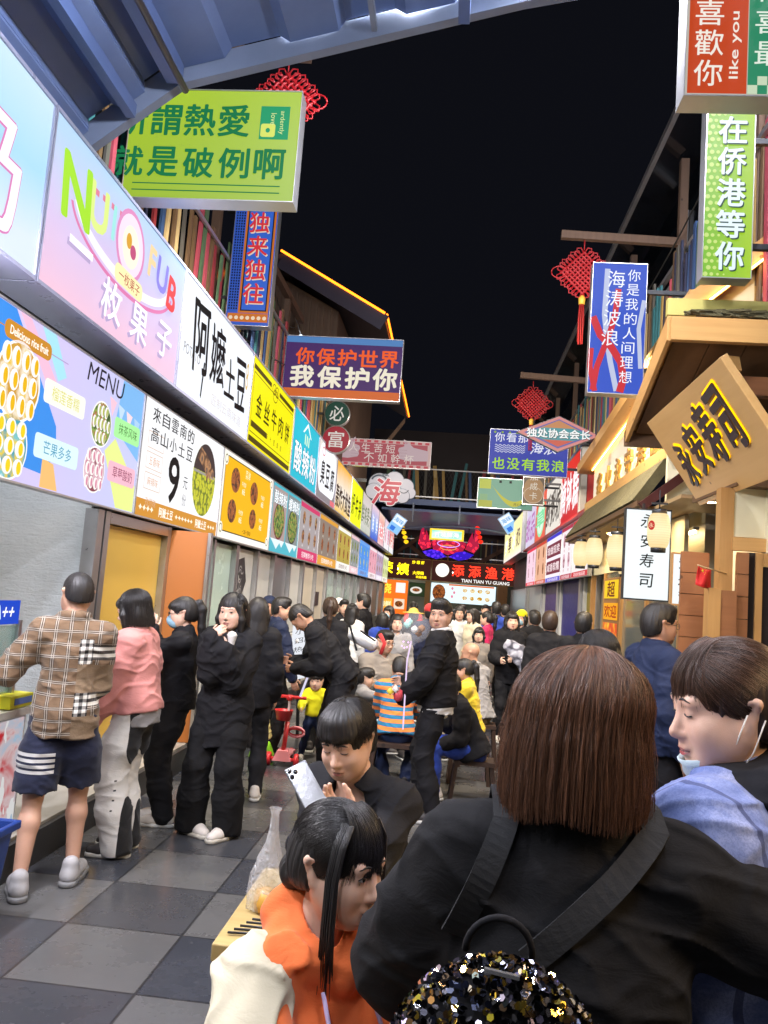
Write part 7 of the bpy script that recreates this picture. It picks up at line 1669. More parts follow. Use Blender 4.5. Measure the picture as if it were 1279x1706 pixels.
mb.tube([nb_ + rt * .088 * math.cos(t) + fw * (.083 * math.sin(t) - .002) + up * (.012 - .03 * max(0, math.sin(t))) for t in np.linspace(R(150), R(390), 18)], .005, c_white, 6); MBlocal(mb, 'collar_stripe', dn['root'])

og = person('person in orange hoodie and slipping cream jacket with black fringe and low bun', (-.222, 1.64), 222, 1.53, 'fair', 'A', fem=True, lean=4, side=0, head=(19, 6, 0), hips=.555, feet=[(-.10, .40, 0), (.12, .40, 0)], hands=((-.05, .42, .80), (.20, .42, .80)), hair=('bun', False), hmat=BLK_H,
            inner=T_(c_orange, ease=.022, hem=.06, hood=1, name='hoodie', amp=.009, ff=.8), bottom=T_(c_black), shoes=dict(mat=sh_dark), seed=31, headscale=1.0, jaw=.96, lips=LIP,
            strand=dict(n=8000, tie=(0, -.103, -.052), fringe=1300, fz=.026))
def og_jacket():                              # open jacket slid off the shoulders: sleeves and side panels only
    s = og['s']; T = Field(); h = LOD['A']
    for i in (0, 1):
        sg = (-1, 1)[i]; sh_, e2, w2 = og['sh'][i], og['el'][i], og['wr'][i]
        T.chain([sh_ * .66 + og['nb'] * .34 - og['fw'] * .035 + og['up'] * .012, sh_ + og['rt'] * sg * .022 - og['fw'] * .008 + og['up'] * .012, sh_ * .5 + e2 * .5 + og['rt'] * sg * .03, e2 + og['rt'] * sg * .02, e2 * .4 + w2 * .6, w2 * .92 + e2 * .08], [.034, .052, .060, .060, .054, .044], .035)
        T.chain([sh_ * .92 + e2 * .08 + og['rt'] * sg * .015 - og['fw'] * .01, og['waist'] + og['rt'] * sg * .15 + og['fw'] * .01, og['P0'] + og['rt'] * sg * .17 + og['fw'] * .04], [.040, .056, .075], .05)
        T.chain([sh_ * .8 + e2 * .2 + og['rt'] * sg * .02, og['chest'] - og['fw'] * .115 - og['up'] * .05, og['chest'] - og['fw'] * .10 + og['rt'] * -sg * .02 - og['up'] * .2], [.05, .05, .06], .06)
    v, f = T.mesh(h * 1.1, folds(77, .009, 1.1), .02); skin_obj('jacket', v, f, c_cream, og['root'])
    mb = MB(); a = og['nb'] + og['fw'] * .10 * s - og['up'] * .075 * s
    for sg, L in ((-1, .30), (1, .24)): mb.tube([a + og['rt'] * sg * .05, a + og['rt'] * sg * .055 + og['fw'] * .05 - og['up'] * .06, a + og['rt'] * sg * .06 + og['fw'] * .062 - og['up'] * .15, a + og['rt'] * sg * .065 + og['fw'] * .062 - og['up'] * L], .0045, M('lilac_cord', (.45, .36, .55), .7), 6)
    MBlocal(mb, 'drawstring', og['root'])
    mb = MB(); Rh, hc = og['Rh'], og['hc']    # long side lock in front of the ear
    for j in range(44):
        x0, y0 = .070 + .008 * rnd.random(), .026 + .026 * rnd.random()
        for sg in (1, -1): mb.tube([hc + Rh @ np.array(q) for q in ((sg * (x0 - .030), y0 - .004, .092), (sg * (x0 - .004), y0 + .002, .055), (sg * (x0 + .006), y0 + .004, .0), (sg * (x0 + .006), y0 + .008 + .006 * rnd.random(), -.09), (sg * (x0 - .004), y0 + .016 * rnd.random() + .008, -.16 - .05 * rnd.random()))], [.0016, .0018, .0020, .0017, .0005], BLK_H, 5)
    MBlocal(mb, 'side_locks', og['root'])
og_jacket()
PP, PF = (-.20, 2.98), 154
ph = person('person in black with a straight fringe looking down at a silver phone', PP, PF, 1.74, 'fair', 'A', lean=24, head=(8, 20, 3), hips=.56, feet=[(-.12, .30, 0), (.12, .30, 0)], hands=(loc(PP, PF, at(498, 1408, 2.44)), loc(PP, PF, at(592, 1372, 2.46))), hdir=(loc((0, 0), PF, (.05, -.10, .3)), loc((0, 0), PF, (-.28, -.05, .16))), hnrm=(loc((0, 0), PF, (.9, -.3, 0)), loc((0, 0), PF, (-.2, -.5, .8))), curl=(.45, .55), poles=((-.5, -.2, -.9), (.6, -.2, -.9)),
            hair=('volume', True, 0, .004), hmat=BLK_H, top=T_(c_black, ease=.025, hem=.06, amp=.006, name='sweatshirt', neck=.4), bottom=T_(c_black), shoes=dict(mat=sh_white), seed=41, eyes='closed', headscale=.98,
            strand=dict(n=5600, zend=.024, phi=(-3.14, 3.14), shell=(.0895, .108, .102), zj=.020, tuck=0, rad=.00042, thmax=1.4, zfun=lambda p: np.where(np.abs(p) > 2.1, .014 + .012 * np.sin(p * 9), 0)))
# the phone in the two hands
pc = at(511, 1312, 2.38); tel = empty('phone', pc, 'silver phone with three round lenses held in two hands', 'phone')
Pp = Panel(pc, Vector((.7, .55, .35)), Vector((-.75, .1, .55)))
Pp.v = Pp.n.cross(Pp.u).normalized(); Pp.n = Pp.u.cross(Pp.v); slv = M('silver_glass', (.30, .31, .33), .2, .5, .04)
m = MB(); q = [(-.036, -.073), (.036, -.073), (.036, .075), (-.036, .075)]; m.add([Pp.p(a, b_, -.004) for a, b_ in q] + [Pp.p(a, b_, .004) for a, b_ in q], [(3, 2, 1, 0), (4, 5, 6, 7), (0, 1, 5, 4), (1, 2, 6, 5), (2, 3, 7, 6), (3, 0, 4, 7)], slv); m.build('body', tel, bevel=.003)
m = MB(); m.rrect(Pp, -.034, .036, .0, .073, .008, M('lens_plate', (.42, .43, .45), .2, .5), .0052)
for a, b_ in ((-.026, .064), (-.026, .045), (-.010, .0545)): m.lathe(Pp.p(a, b_, .005), [(0, .002), (.006, .002), (.0072, .0), (.0072, -.001)], M('lens_black', (.01, .01, .012), .08), 14, Pp.n)
m.build('camera_lenses', tel)
m = MB(); Ps = Panel(Pp.p(.0, 0, -.0045), -Pp.u, Pp.v); m.rect(Ps, -.034, -.072, .034, .072, EM('phone_screen', hx('bcd4f0'), .8, True), .0006); m.build('screen', tel)

# table, bags and small things -------------------------------------------------
tabm = wood('worn_table_top', (.34, .22, .07), (.60, .46, .20), 0, 1.2, .35); tabd = wood('dark_table_frame', (.035, .018, .012), (.08, .045, .03), 0)
tb = empty('snack_table', (-.1, 2.5, 0), 'wooden snack table with worn yellow top and dark frame', 'table')
MB().box((-.56, 2.14, .675), (.42, 2.74, .72), tabm).build('table_top', tb, bevel=.004); MB().box((-.54, 2.16, .60), (.40, 2.19, .674), tabd).build('apron', tb); MB().box((-.54, 2.69, .60), (.40, 2.72, .674), tabd).build('apron', tb); MB().box((-.54, 2.195, .60), (-.51, 2.685, .674), tabd).build('apron', tb)
for x in (-.51, .36):
    for y in (2.19, 2.66): MB().box((x, y, 0), (x + .05, y + .05, .60), tabd).build('leg', tb)
plast, nt, b = newmat('thin_plastic'); b.inputs['Base Color'].default_value = (.85, .85, .85, 1); b.inputs['Roughness'].default_value = .22; b.inputs['Alpha'].default_value = .34; b.inputs['Specular IOR Level'].default_value = .8
_, pp_ = coords(nt); bump(nt, b, noise(nt, pp_, 26, 4, .6, 2.0), .9, .02)
def bag(c, w, h, lab, fill=None, topw=.02, seed=1):
    k = empty('plastic_bag', c, lab, 'bag'); r = random.Random(seed); c = Vector(c); n = 20; vs = []; fs = []
    prof = [(0, .55), (.02, .95), (.15, 1), (.35, .9), (.5, .66), (.65, .38), (.8, .24), (.93, .2), (1, .32)]
    for t, q in prof:
        for j in range(n):
            a = 6.2832 * j / n; rr = w * q * (1 + .16 * math.sin(3 * a + seed + t * 5) + .10 * math.sin(7 * a + t * 9 + seed)); vs.append(c + Vector((rr * math.cos(a), rr * .7 * math.sin(a), h * t)))
    for i in range(len(prof) - 1):
        for j in range(n): fs.append((i * n + j, i * n + (j + 1) % n, (i + 1) * n + (j + 1) % n, (i + 1) * n + j))
    m = MB(); m.add(vs, fs, plast, True); m.build('film', k)
    if fill: m = MB(); m.lathe(c, [(0, .005), (w * .7, .006), (w * .74, h * .10), (w * .6, h * .2), (0, h * .23)], fill, 16); m.build('contents', k)
bag((-.47, 2.38, .722), .055, .29, 'tall clear plastic bag holding yellow sauce on the table corner', M('yellow_sauce', (.62, .34, .06), .35), seed=3)
bag((-.33, 2.52, .722), .10, .20, 'wide crumpled clear plastic bag on the table in front of the phone', M('pale_snack', (.45, .34, .20), .6), seed=5)
bag((-.30, 2.36, .80), .05, .24, 'white plastic bag standing close to the phone holder', M('white_contents', (.6, .58, .55), .5), seed=8)
tub = empty('paper_tub', (-.29, 2.30, .722), 'white paper tub behind the orange hoodie', 'tub'); m = MB(); m.lathe((-.31, 2.33, .722), [(0, 0), (.05, 0), (.062, .07), (.065, .07), (.062, .075), (.05, .06), (0, .055)], c_white, 24); m.build('cup', tub)
cs_ = empty('chopsticks', (-.45, 2.24, .724), 'scattered dark chopsticks on the worn table top', 'chopsticks'); m = MB(); bkw = M('black_wood', (.012, .010, .010), .4)
for k in range(5): m.tube([(-.535 + .012 * k, 2.20 + .018 * k, .727 + .003 * k), (-.33 + .01 * k, 2.225 + .022 * k * (1 if k % 2 else .7), .727)], .0035, bkw, 6)
for k in range(3): m.tube([(-.49 + .01 * k, 2.40 + .012 * k, .727), (-.36, 2.43 + .02 * k, .728)], .0035, bkw, 6)
m.build('sticks', cs_)
# backpack on the near back ---------------------------------------------------
bp = empty('backpack', (.085, 1.0, 1.05), 'small black backpack covered in gold and silver sequins', 'backpack')
pw = Vector((.085, 1.00, 1.10)); Fb = Field(); Fb.ell((0, 0, 0), (.125, .062, .135), k=.02); Fb.ell((0, .02, -.05), (.13, .06, .11), k=.04); v, f = Fb.mesh(.006, folds(5, .003), .01)
o = skin_obj('bag_body', v + np.array(pw - bp.location), f, c_black, bp)
seq = [M('sequin_' + n_, c, .12, .95, .05, 8, 0) for n_, c in (('gold', (.85, .60, .10)), ('silver', (.72, .70, .74)), ('bronze', (.45, .25, .10)), ('black', (.02, .02, .025)), ('lilac', (.55, .5, .75)))]
m = MB(); rs = random.Random(4)
for k in range(2100):
    u = rs.uniform(-1, 1); a = rs.uniform(math.pi, 2 * math.pi); n_ = Vector((math.cos(a) * math.sqrt(1 - u * u), math.sin(a) * math.sqrt(1 - u * u), u)); p = pw + Vector((n_.x * .128, n_.y * .066, n_.z * .138)); nn = Vector((n_.x / .128, n_.y / .066, n_.z / .138)).normalized() + Vector((rs.gauss(0, .38), rs.gauss(0, .38), rs.gauss(0, .38))); nn.normalize()
    t = nn.orthogonal().normalized(); b_ = nn.cross(t); r = .0046; p = p - nn * 0 + n_ * .003; m.add([p + (t * math.cos(q * 1.0472) + b_ * math.sin(q * 1.0472)) * r for q in range(6)], [(0, 1, 2, 3, 4, 5)], rs.choices(seq, (2, 2, 2, 7, 1))[0])
m.build('sequins', bp)
strap = cloth('grey_webbing', (.020, .020, .021), .8, .1, 600)
bs_ = hl['sh']; HLp = np.array((.21, 1.30, 0))
def ribbon3(m, pts, w_, th, mat, side):
    pts = [Vector(p) for p in pts]; side = Vector(side); vs = []
    for i, p in enumerate(pts):
        d = (pts[min(i + 1, len(pts) - 1)] - pts[max(i - 1, 0)]).normalized(); sd = (side - d * side.dot(d)).normalized(); n_ = sd.cross(d); vs += [p - sd * w_ / 2, p + sd * w_ / 2, p + sd * w_ / 2 + n_ * th, p - sd * w_ / 2 + n_ * th]
    fs = []
    for i in range(len(pts) - 1):
        for k in range(4): fs.append((i * 4 + k, i * 4 + (k + 1) % 4, i * 4 + 4 + (k + 1) % 4, i * 4 + 4 + k))
    m.add(vs, fs, mat, False)
def strap_path(Sx, sg):                       # lie on the coat: from the shoulder top down the back to the bag
    out = []; ztop = hl['sh'][Sx][2] + .085
    for t in np.linspace(0, 1, 16):
        x = (hl['sh'][Sx][0] * .70 + HLp[0]) * (1 - t) + (pw.x + sg * .05) * t; z = ztop * (1 - t) + (pw.z + .07) * t
        q = np.stack([np.full(120, x), np.linspace(.85, 1.32, 120), np.full(120, z)], 1); d = BF.ev(q - HLp); i = int(np.argmax(d < .021))
        if d[i] < .021: out.append((x, q[i, 1], z))
    o0 = out[0]; out = [(o0[0], o0[1] + .16, o0[2] - .02), (o0[0], o0[1] + .11, o0[2] + .022), (o0[0], o0[1] + .05, o0[2] + .020)] + out
    a = np.array(out); 
    for _ in range(3): a[4:-1] = (a[3:-2] + a[4:-1] * 2 + a[5:]) / 4
    return a
BF = Field(); s_ = hl['s']; ez = .042 * s_; upv, fwv = hl['up'], hl['fw']
BF.chain([hl['P0'], hl['waist'], hl['chest'], hl['nb'] - upv * .085 * s_], [.14 * 1.20 * s_ + ez, .110 * 1.20 * s_ + ez, .118 * 1.20 * s_ + ez, .072 * s_ + ez], .05, (fwv, .82)); BF.cone(hl['sh'][0], hl['sh'][1], .046 * s_ + ez * .7, .046 * s_ + ez * .7, .05); BF.cone(hl['nb'] - upv * .012 * s_, hl['sh'][0] + hl['rt'] * .02 * s_, .034 * s_ + ez * .5, .04 * s_ + ez * .5, .05); BF.cone(hl['nb'] - upv * .012 * s_, hl['sh'][1] - hl['rt'] * .02 * s_, .034 * s_ + ez * .5, .04 * s_ + ez * .5, .05); BF.cone(hl['nb'] - upv * .05 * s_, hl['nb'], .078 * s_ + ez * .5, .062 * s_ + ez * .3, .04)
for Sx, sg in ((0, -1), (1, 1)): m = MB(); ribbon3(m, strap_path(Sx, sg), .038, .005, strap, (1, 0, 0)); m.build('strap', bp)
m = MB(); m.tube([pw + Vector((.040 * math.cos(t), .03 - .012 * math.sin(t), .130 + .045 * math.sin(t))) for t in np.linspace(0, math.pi, 14)], .0045, c_black, 8); m.build('handle', bp)
m = MB(); m.beam(pw + Vector((-.02, -.028, .134)), pw + Vector((.02, -.03, .130)), .006, .004, M('zip_pull', (.6, .6, .6), .25, .9)); m.build('zip_pull', bp)

# ================================================================== queue at the near stall
QP, QF = (-2.02, 4.22), 22
person('person in patchwork brown plaid shirt and navy shorts with four white stripes', QP, QF, 1.665, 'mid', 'B', head=(22, 6, 0), hands=(loc(QP, QF, at(44, 1075, 4.30)), (.11, .27, 1.13)), hdir=((.3, .3, .8), None), poles=((-.6, -.3, -.9), (.15, -.5, -1)), feet=[(-.12, -.13, 10), (.12, .06, -12)], hair=('crew', False), top=T_(c_plaid, ease=.026, hem=.13, collar=1, arm=.004, amp=.006, flare=.02, name='shirt'), bottom=T_(c_shorts, kind='shorts', width=.022, len=1.0, name='shorts'), shoes=dict(mat=sh_grey, sole=soleD, big=1.12), seed=51, build=.97, curl=(.6, .5))
person('person in pink jacket with black bob and half white half black trousers', (-1.87, 4.86), 88, 1.575, 'fair', 'B', fem=True, head=(0, 16, 0), lean=7, hands=((-.16, .22, .76), (.20, .16, .80)), feet=[(-.09, .0, 14), (.09, .03, 8)], hair=('bob', True), inner=T_(c_grey, ease=.028, hem=.11, name='undershirt', sleeve=.3, flare=.01), top=T_(c_pink, ease=.042, hem=.02, arm=.02, amp=.006, flare=.02), bottom=T_(c_half, width=.04, flare=.02), shoes=dict(mat=sh_dark), seed=52, strand=dict(n=1500, zend=-.12, phi=(-2.3, 2.3), shell=(.099, .112, .106), zj=.02, rad=.0006))
person('person in black with high ponytail, glasses and pale blue face mask', (-1.84, 5.50), 98, 1.545, 'fair', 'B', fem=True, head=(8, 6, 0), hands=((-.06, .20, 1.30), (.12, .26, 1.05)), curl=(.8, .5), feet=[(-.08, .0, 0), (.08, .05, 0)], hair=('pony', True), top=T_(c_black, ease=.03, hem=.08, arm=.012), bottom=T_(c_black, width=.03), shoes=dict(mat=sh_white), seed=53, mask='on', glasses=True)
hw = person('person in long black hooded coat eating from a white wrapper', (-1.46, 5.36), 176, 1.585, 'fair', 'B', fem=True, head=(-6, 4, 0), hands=((-.055, .235, 1.215), (.05, .225, 1.285)), hdir=((.7, .15, .55), (-.55, .2, .65)), hnrm=((.3, -.9, .1), (-.3, -.9, .2)), curl=(.75, .85), feet=[(-.10, .02, -18), (.16, .02, 62)], hair=('long', False), top=T_(c_black, ease=.042, hem=.30, arm=.022, hood=1, amp=.007, flare=.04, name='coat'), bottom=T_(c_black2, width=.036, flare=.028), shoes=dict(mat=sh_white, sole=M('sole_cream', (.50, .46, .38), .6), big=1.08), seed=54, jaw=1.06, build=1.0, headscale=1.06, strand=dict(n=1800, zend=-.18, phi=(-2.2, 2.2), shell=(.0885, .107, .099), zj=.05, rad=.0006, crown=(0, .0)))
fd = empty('wrapped_snack', at(387, 1068, 5.10), 'white paper wrapped snack held up to a mouth', 'food'); m = MB(); c = at(386, 1066, 5.12); m.lathe(c, [(.004, -.07), (.022, -.02), (.030, .02), (.034, .03), (.02, .05), (.0, .055)], M('white_paper', (.68, .66, .63), .7, 0, .06, 40, .4), 12); m.add([c + Vector((-.035, -.01, -.02)), c + Vector((-.02, -.02, -.075)), c + Vector((.0, -.015, -.06)), c + Vector((.0, -.005, .0))], [(0, 1, 2, 3)], M('white_paper', (.68, .66, .63), .7)); m.build('wrapper', fd)
person('person in black standing half hidden behind the eating person', (-1.52, 6.3), 10, 1.57, 'fair', 'C', fem=True, hair=('long', False), top=T_(c_black, ease=.04, hem=.16), bottom=T_(c_black), shoes=dict(mat=sh_white), seed=55)

# ================================================================== middle of the lane
ch = person('person in dark cap with a green apron', (-1.99, 8.75), 172, 1.56, 'tan', 'B', head=(-4, 4, 0), hair=('crew', False), top=T_(c_navy, ease=.025, hem=.1), bottom=T_(c_black), shoes=dict(mat=sh_dark), seed=61)
def bib(P, mat, w0=.10, w1=.17, z0=.3, name='apron'):
    F2 = Field(); s = P['s']; F2.chain([P['P0'] - P['up'] * .35 * s, P['P0'], P['chest']], [.16 * s, .155 * s, .135 * s], .05, (P['fw'], .84)); F2.half(P['fw'] * .03, -P['fw'], .004); F2.half(P['chest'] + P['up'] * .08, P['up'], .004); F2.half(P['rt'] * .14, P['rt'], .01); F2.half(-P['rt'] * .14, -P['rt'], .01)
    v, f = F2.mesh(.012); skin_obj(name, v, f, mat, P['root'])
bib(ch, c_green)
F2 = Field(); F2.ell((0, -.012, .045), (.088, .105, .085), k=.01); F2.half((0, 0, .03), (0, .1, -1), .004); v, f = F2.mesh(.006); skin_obj('cap', (v * ch['hs']) @ ch['Rh'].T + ch['hc'], f, c_navy2, ch['root'])
nv = person('person in navy jacket with small white emblem on the sleeve, in profile', (-1.70, 7.95), -66, 1.565, 'mid', 'B', head=(-14, 6, 0), hands=((-.22, .10, .70), (.22, .16, .72)), hair=('short', False), top=T_(c_navy2, ease=.035, hem=.10, arm=.012, neck=.6), bottom=T_(c_black, width=.02), shoes=dict(mat=sh_dark), seed=62)
pe = at(462, 1068, 7.74); em = MB()
for k in range(5): a = R(30 + 30 * k); em.tube([pe + Vector((0, 0, -.015)), pe + Vector((math.cos(a) * .022, 0, -.012 + math.sin(a) * .022)), pe + Vector((math.cos(a) * .034, 0, -.008 + math.sin(a) * .036))], .003, c_white, 5)
o = em.build('emblem', nv['root']); o.parent = nv['root']
iv = nv['root'].matrix_basis; M4 = Matrix.Rotation(-R(-66), 4, 'Z') @ Matrix.Translation(-Vector((-1.70, 7.95, 0)))
for v_ in o.data.vertices: v_.co = M4 @ (v_.co + nv['root'].location)
person('person in black seen from behind with dark hair tied low', (-1.25, 8.35), 8, 1.60, 'fair', 'C', fem=True, hair=('pony', False), hmat=DBR_H, top=T_(c_black, ease=.03, hem=.1), bottom=T_(c_black), shoes=dict(mat=sh_dark), seed=63)
bm_ = person('person in black bending forward to pour from a bubble wand beside a red scooter', (-.92, 7.25), 96, 1.70, 'tan', 'B', lean=40, head=(0, 62, 0), hands=((-.10, .42, .95), (.02, .46, 1.00)), curl=(.9, .9), feet=[(-.12, -.05, 0), (.12, .12, 0)], hair=('shaved', False), top=T_(c_black, ease=.035, hem=.08, arm=.01), bottom=T_(c_black, width=.02), shoes=dict(mat=sh_dark), seed=64)
wd_ = empty('bubble_wand', at(520, 1100, 7.15), 'long white glowing bubble wand held over a small child', 'toy'); m = MB(); m.tube([at(533, 1073, 7.12), at(500, 1160, 7.3)], .010, EM('wand_glow', hx('e8e4ff'), .8, False), 8); m.build('tube', wd_); m = MB(); c = at(527, 1075, 7.1)
for k in range(5): m.lathe(c + Vector((.05 * math.cos(k * 1.3), 0, .03 * math.sin(k * 1.9))), [(0, -.025), (.022, -.01), (.022, .012), (0, .025)], M('clear_toy', (.6, .58, .75), .2), 10)
m.build('bubble_head', wd_)
bk = empty('rucksack', at(607, 1068, 7.25), 'white and black rucksack with red edge on a bent back', 'backpack'); c = at(605, 1065, 7.3); Fb = Field(); Fb.cone((-.09, 0, .03), (.08, 0, -.04), .052, .062, .03, 'u', ((0, 1, 0), 1.2)); v, f = Fb.mesh(.01, folds(9, .003), .01); o = skin_obj('bag_body', v + np.array(c - bk.location), f, c_white, bk)
m = MB(); m.beam(c + Vector((-.12, -.10, .12)), c + Vector((-.04, -.11, -.10)), .03, .012, c_black); m.beam(c + Vector((-.02, -.105, .08)), c + Vector((.12, -.115, .0)), .035, .012, c_black); m.build('strap', bk); m = MB(); m.tube([c + Vector((.15, -.02, .06)), c + Vector((.20, -.04, -.02)), c + Vector((.17, -.05, -.12))], .018, c_red, 8); m.build('side_pocket', bk)
person('small child in bright yellow jacket beside the red scooter', (-1.28, 8.02), 200, .80, 'fair', 'C', head=(-20, 4, 0), hair=('short', True), hands=((-.16, .16, .50), (.16, .16, .50)), top=T_(c_brty, ease=.03, hem=.06), bottom=T_(c_dblue), shoes=dict(mat=sh_white), seed=65)
# red scooter
sc = empty('toy_scooter', (-1.47, 7.65, 0), 'red three wheeled toy scooter with basket and folding seat', 'scooter'); rp_ = M('red_plastic', (.60, .03, .035), .35, 0, .08); pk = M('pink_plastic', (.72, .25, .28), .4)
X0, Y0 = -1.47, 7.62; m = MB(); m.hexa([(X0 - .06, Y0 - .02, .07), (X0 + .06, Y0 - .02, .07), (X0 + .05, Y0 + .36, .06), (X0 - .05, Y0 + .36, .06), (X0 - .06, Y0 - .02, .10), (X0 + .06, Y0 - .02, .10), (X0 + .05, Y0 + .36, .085), (X0 - .05, Y0 + .36, .085)], pk); m.build('deck', sc, bevel=.01)
def wheel(name, c, r, w_, par, mt=rp_, axis=(1, 0, 0)):
    m = MB(); m.lathe(c, [(r * .45, -w_ / 2), (r, -w_ / 2), (r * 1.05, 0), (r, w_ / 2), (r * .45, w_ / 2), (r * .45, -w_ / 2)], M('rubber', (.05, .04, .04), .6) if mt is None else mt, 20, axis); m.lathe(c, [(0, -w_ * .4), (r * .46, -w_ * .4), (r * .46, w_ * .4), (0, w_ * .4)], M('wheel_hub', (.5, .42, .4), .4), 14, axis); m.build(name, par)
for x in (-.13, .13): wheel('wheel', (X0 + x, Y0 - .05, .06), .058, .035, sc)
wheel('wheel', (X0, Y0 + .38, .045), .042, .035, sc)
m = MB(); m.tube([(X0 - .15, Y0 - .05, .06), (X0 + .15, Y0 - .05, .06)], .018, rp_); m.hexa([(X0 - .09, Y0 - .10, .05), (X0 + .09, Y0 - .10, .05), (X0 + .06, Y0, .05), (X0 - .06, Y0, .05), (X0 - .05, Y0 - .08, .14), (X0 + .05, Y0 - .08, .14), (X0 + .04, Y0, .16), (X0 - .04, Y0, .16)], pk); m.build('front_axle', sc)
m = MB(); m.tube([(X0, Y0 - .04, .12), (X0 + .01, Y0 + .0, .40)], .022, rp_); m.tube([(X0 + .01, Y0, .40), (X0 + .012, Y0 + .01, .62)], .013, M('white_tube', (.6, .55, .52), .4)); m.build('stem', sc)
m = MB(); m.tube([(X0 - .14, Y0, .63), (X0 + .17, Y0 + .01, .625)], .016, rp_); m.lathe((X0 + .012, Y0, .60), [(.0, .05), (.03, .045), (.03, 0), (.0, -.005)], rp_, 12); m.build('handlebar', sc)
m = MB(); m.lathe((X0 - .02, Y0 - .06, .42), [(0, 0), (.065, .0), (.085, .09), (.09, .095), (.08, .09), (.06, .01), (0, .01)], rp_, 20); m.build('basket', sc)
m = MB(); m.ring(Panel((X0 + .09, Y0 + .05, .30), (1, 0, 0), (0, -.6, .8)), 0, 0, .08, .05, .02, rp_, 0); m.tube([(X0 + .09 + .08 * math.cos(t), Y0 + .05, .30 + .045 * math.sin(t)) for t in np.linspace(0, 6.2, 18)], .012, pk, 6); m.build('seat', sc)
g2 = empty('green_ride_on', (-1.70, 7.75, 0), 'small lime green and orange ride on toy beside the red scooter', 'toy'); lime = M('lime_plastic', (.25, .60, .03), .35); X1, Y1 = -1.70, 7.75; m = MB(); m.hexa([(X1 - .12, Y1 - .1, .03), (X1 + .10, Y1 - .1, .03), (X1 + .10, Y1 + .2, .03), (X1 - .12, Y1 + .2, .03), (X1 - .11, Y1 - .07, .09), (X1 + .05, Y1 - .07, .14), (X1 + .05, Y1 + .18, .20), (X1 - .11, Y1 + .18, .20)], lime); m.build('body', g2, bevel=.015)
for q in ((X1 - .04, Y1 - .11, .06), (X1 + .06, Y1 - .11, .06)): wheel('wheel', q, .045, .03, g2, M('orange_plastic', (.7, .16, .03), .4), (0, 1, 0))
yb_ = empty('yellow_bag', (-1.72, 7.6, .2), 'pale yellow carrier bag hanging beside the green ride on toy', 'bag'); Fb = Field(); c = at(437, 1205, 7.6); Fb.chain([(0, 0, .16), (0, 0, .05), (0, 0, -.10)], [.012, .055, .10], .04, ((0, 1, 0), .6)); Fb.half((0, 0, -.14), (0, 0, -1), .01); v, f = Fb.mesh(.008, folds(3, .008, 1.4), .02); skin_obj('film', v + np.array(c - yb_.location), f, M('yellow_film', (.68, .58, .22), .4, 0, .1, 9, .4), yb_)
# poster board
pb = empty('poster_board', (-1.62, 8.9, .6), 'white poster board with black print leaning among the crowd', 'sign'); P = Panel(at(479, 1136, 8.9), Vector((.42, .35, .12)), Vector((.02, 0, 1))); m = MB(); q = [(0, 0), (.30, 0), (.30, .62), (0, .62)]; m.add([P.p(a, b_, -.012) for a, b_ in q] + [P.p(a, b_, 0) for a, b_ in q], [(3, 2, 1, 0), (4, 5, 6, 7), (0, 1, 5, 4), (1, 2, 6, 5), (2, 3, 7, 6), (3, 0, 4, 7)], e('e8ecf4', .85, True)); m.build('board', pb)
m = MB(); [m.text(P, t, .15, .54 - .1 * k, .06, black_p, w=.24, off=.004) for k, t in enumerate(('小串', '招牌', '热卖', '价目表', '扫码'))]; m.build('lettering', pb); m = MB(); m.beam(P.p(.15, 0, -.02), (-1.6, 9.0, 0), .03, .03, dark); m.build('stand', pb)
# seated people
def stool(x, y, z, lab, seat=tabd, rz=0, w_=.17):
    k = empty('stool', (x, y, 0), lab, 'stool', 'low stools in the lane', rz); m = MB(); m.box((x - w_, y - .13, z - .035), (x + w_, y + .13, z), seat); m.build('seat', k)
    for a in (-1, 1):
        for b_ in (-1, 1): MB().beam((x + a * (w_ - .02), y + b_ * .10, z - .036), (x + a * (w_ + .015), y + b_ * .11, 0), .035, .03, tabd).build('leg', k)
person('person with black glasses seated in taupe knit beside a red strap', (-.72, 8.75), 205, 1.70, 'mid', 'B', hips=.52, lean=6, head=(24, 10, 0), hands=((-.12, .40, .72), (.12, .40, .72)), feet=[(-.14, .40, 0), (.14, .40, 0)], hair=('short', False), top=T_(c_taupe, ease=.03, hem=.05), bottom=T_(c_black), shoes=dict(mat=sh_dark), glasses=True, seed=66, jaw=1.1, build=1.15); stool(-.72, 8.75, .43, 'low dark stool under the person with black glasses')
person('child in pale grey sweater riding in a light blue pushchair', (-.80, 8.0), -80, 1.05, 'fair', 'C', hips=.42, head=(0, 6, 0), hands=((-.05, .30, .62), (.08, .32, .64)), feet=[(-.07, .26, 0, .12), (.07, .26, 0, .12)], hair=('short', True), top=T_(c_grey, ease=.025, hem=.04, collar=1), bottom=T_(c_navy), shoes=dict(mat=sh_dark), seed=67)
pu = empty('pushchair', (-.86, 8.0, 0), 'light blue and black pushchair', 'pushchair'); lb = M('light_blue_strap', (.28, .46, .60), .6); m = MB(); m.box((-1.0, 7.86, .30), (-.66, 8.14, .335), c_navy); m.hexa([(-1.05, 7.86, .33), (-1.0, 7.86, .33), (-1.0, 8.14, .33), (-1.05, 8.14, .33), (-1.12, 7.86, .72), (-1.08, 7.86, .72), (-1.08, 8.14, .72), (-1.12, 8.14, .72)], c_navy); m.build('seat', pu, bevel=.01)
m = MB()
for y in (7.84, 8.16): m.tube([(-1.15, y, .92), (-1.02, y, .55), (-.72, y, .08)], .016, lb, 8); m.tube([(-.62, y, .45), (-.80, y, .40), (-1.02, y, .08)], .014, lb, 8)
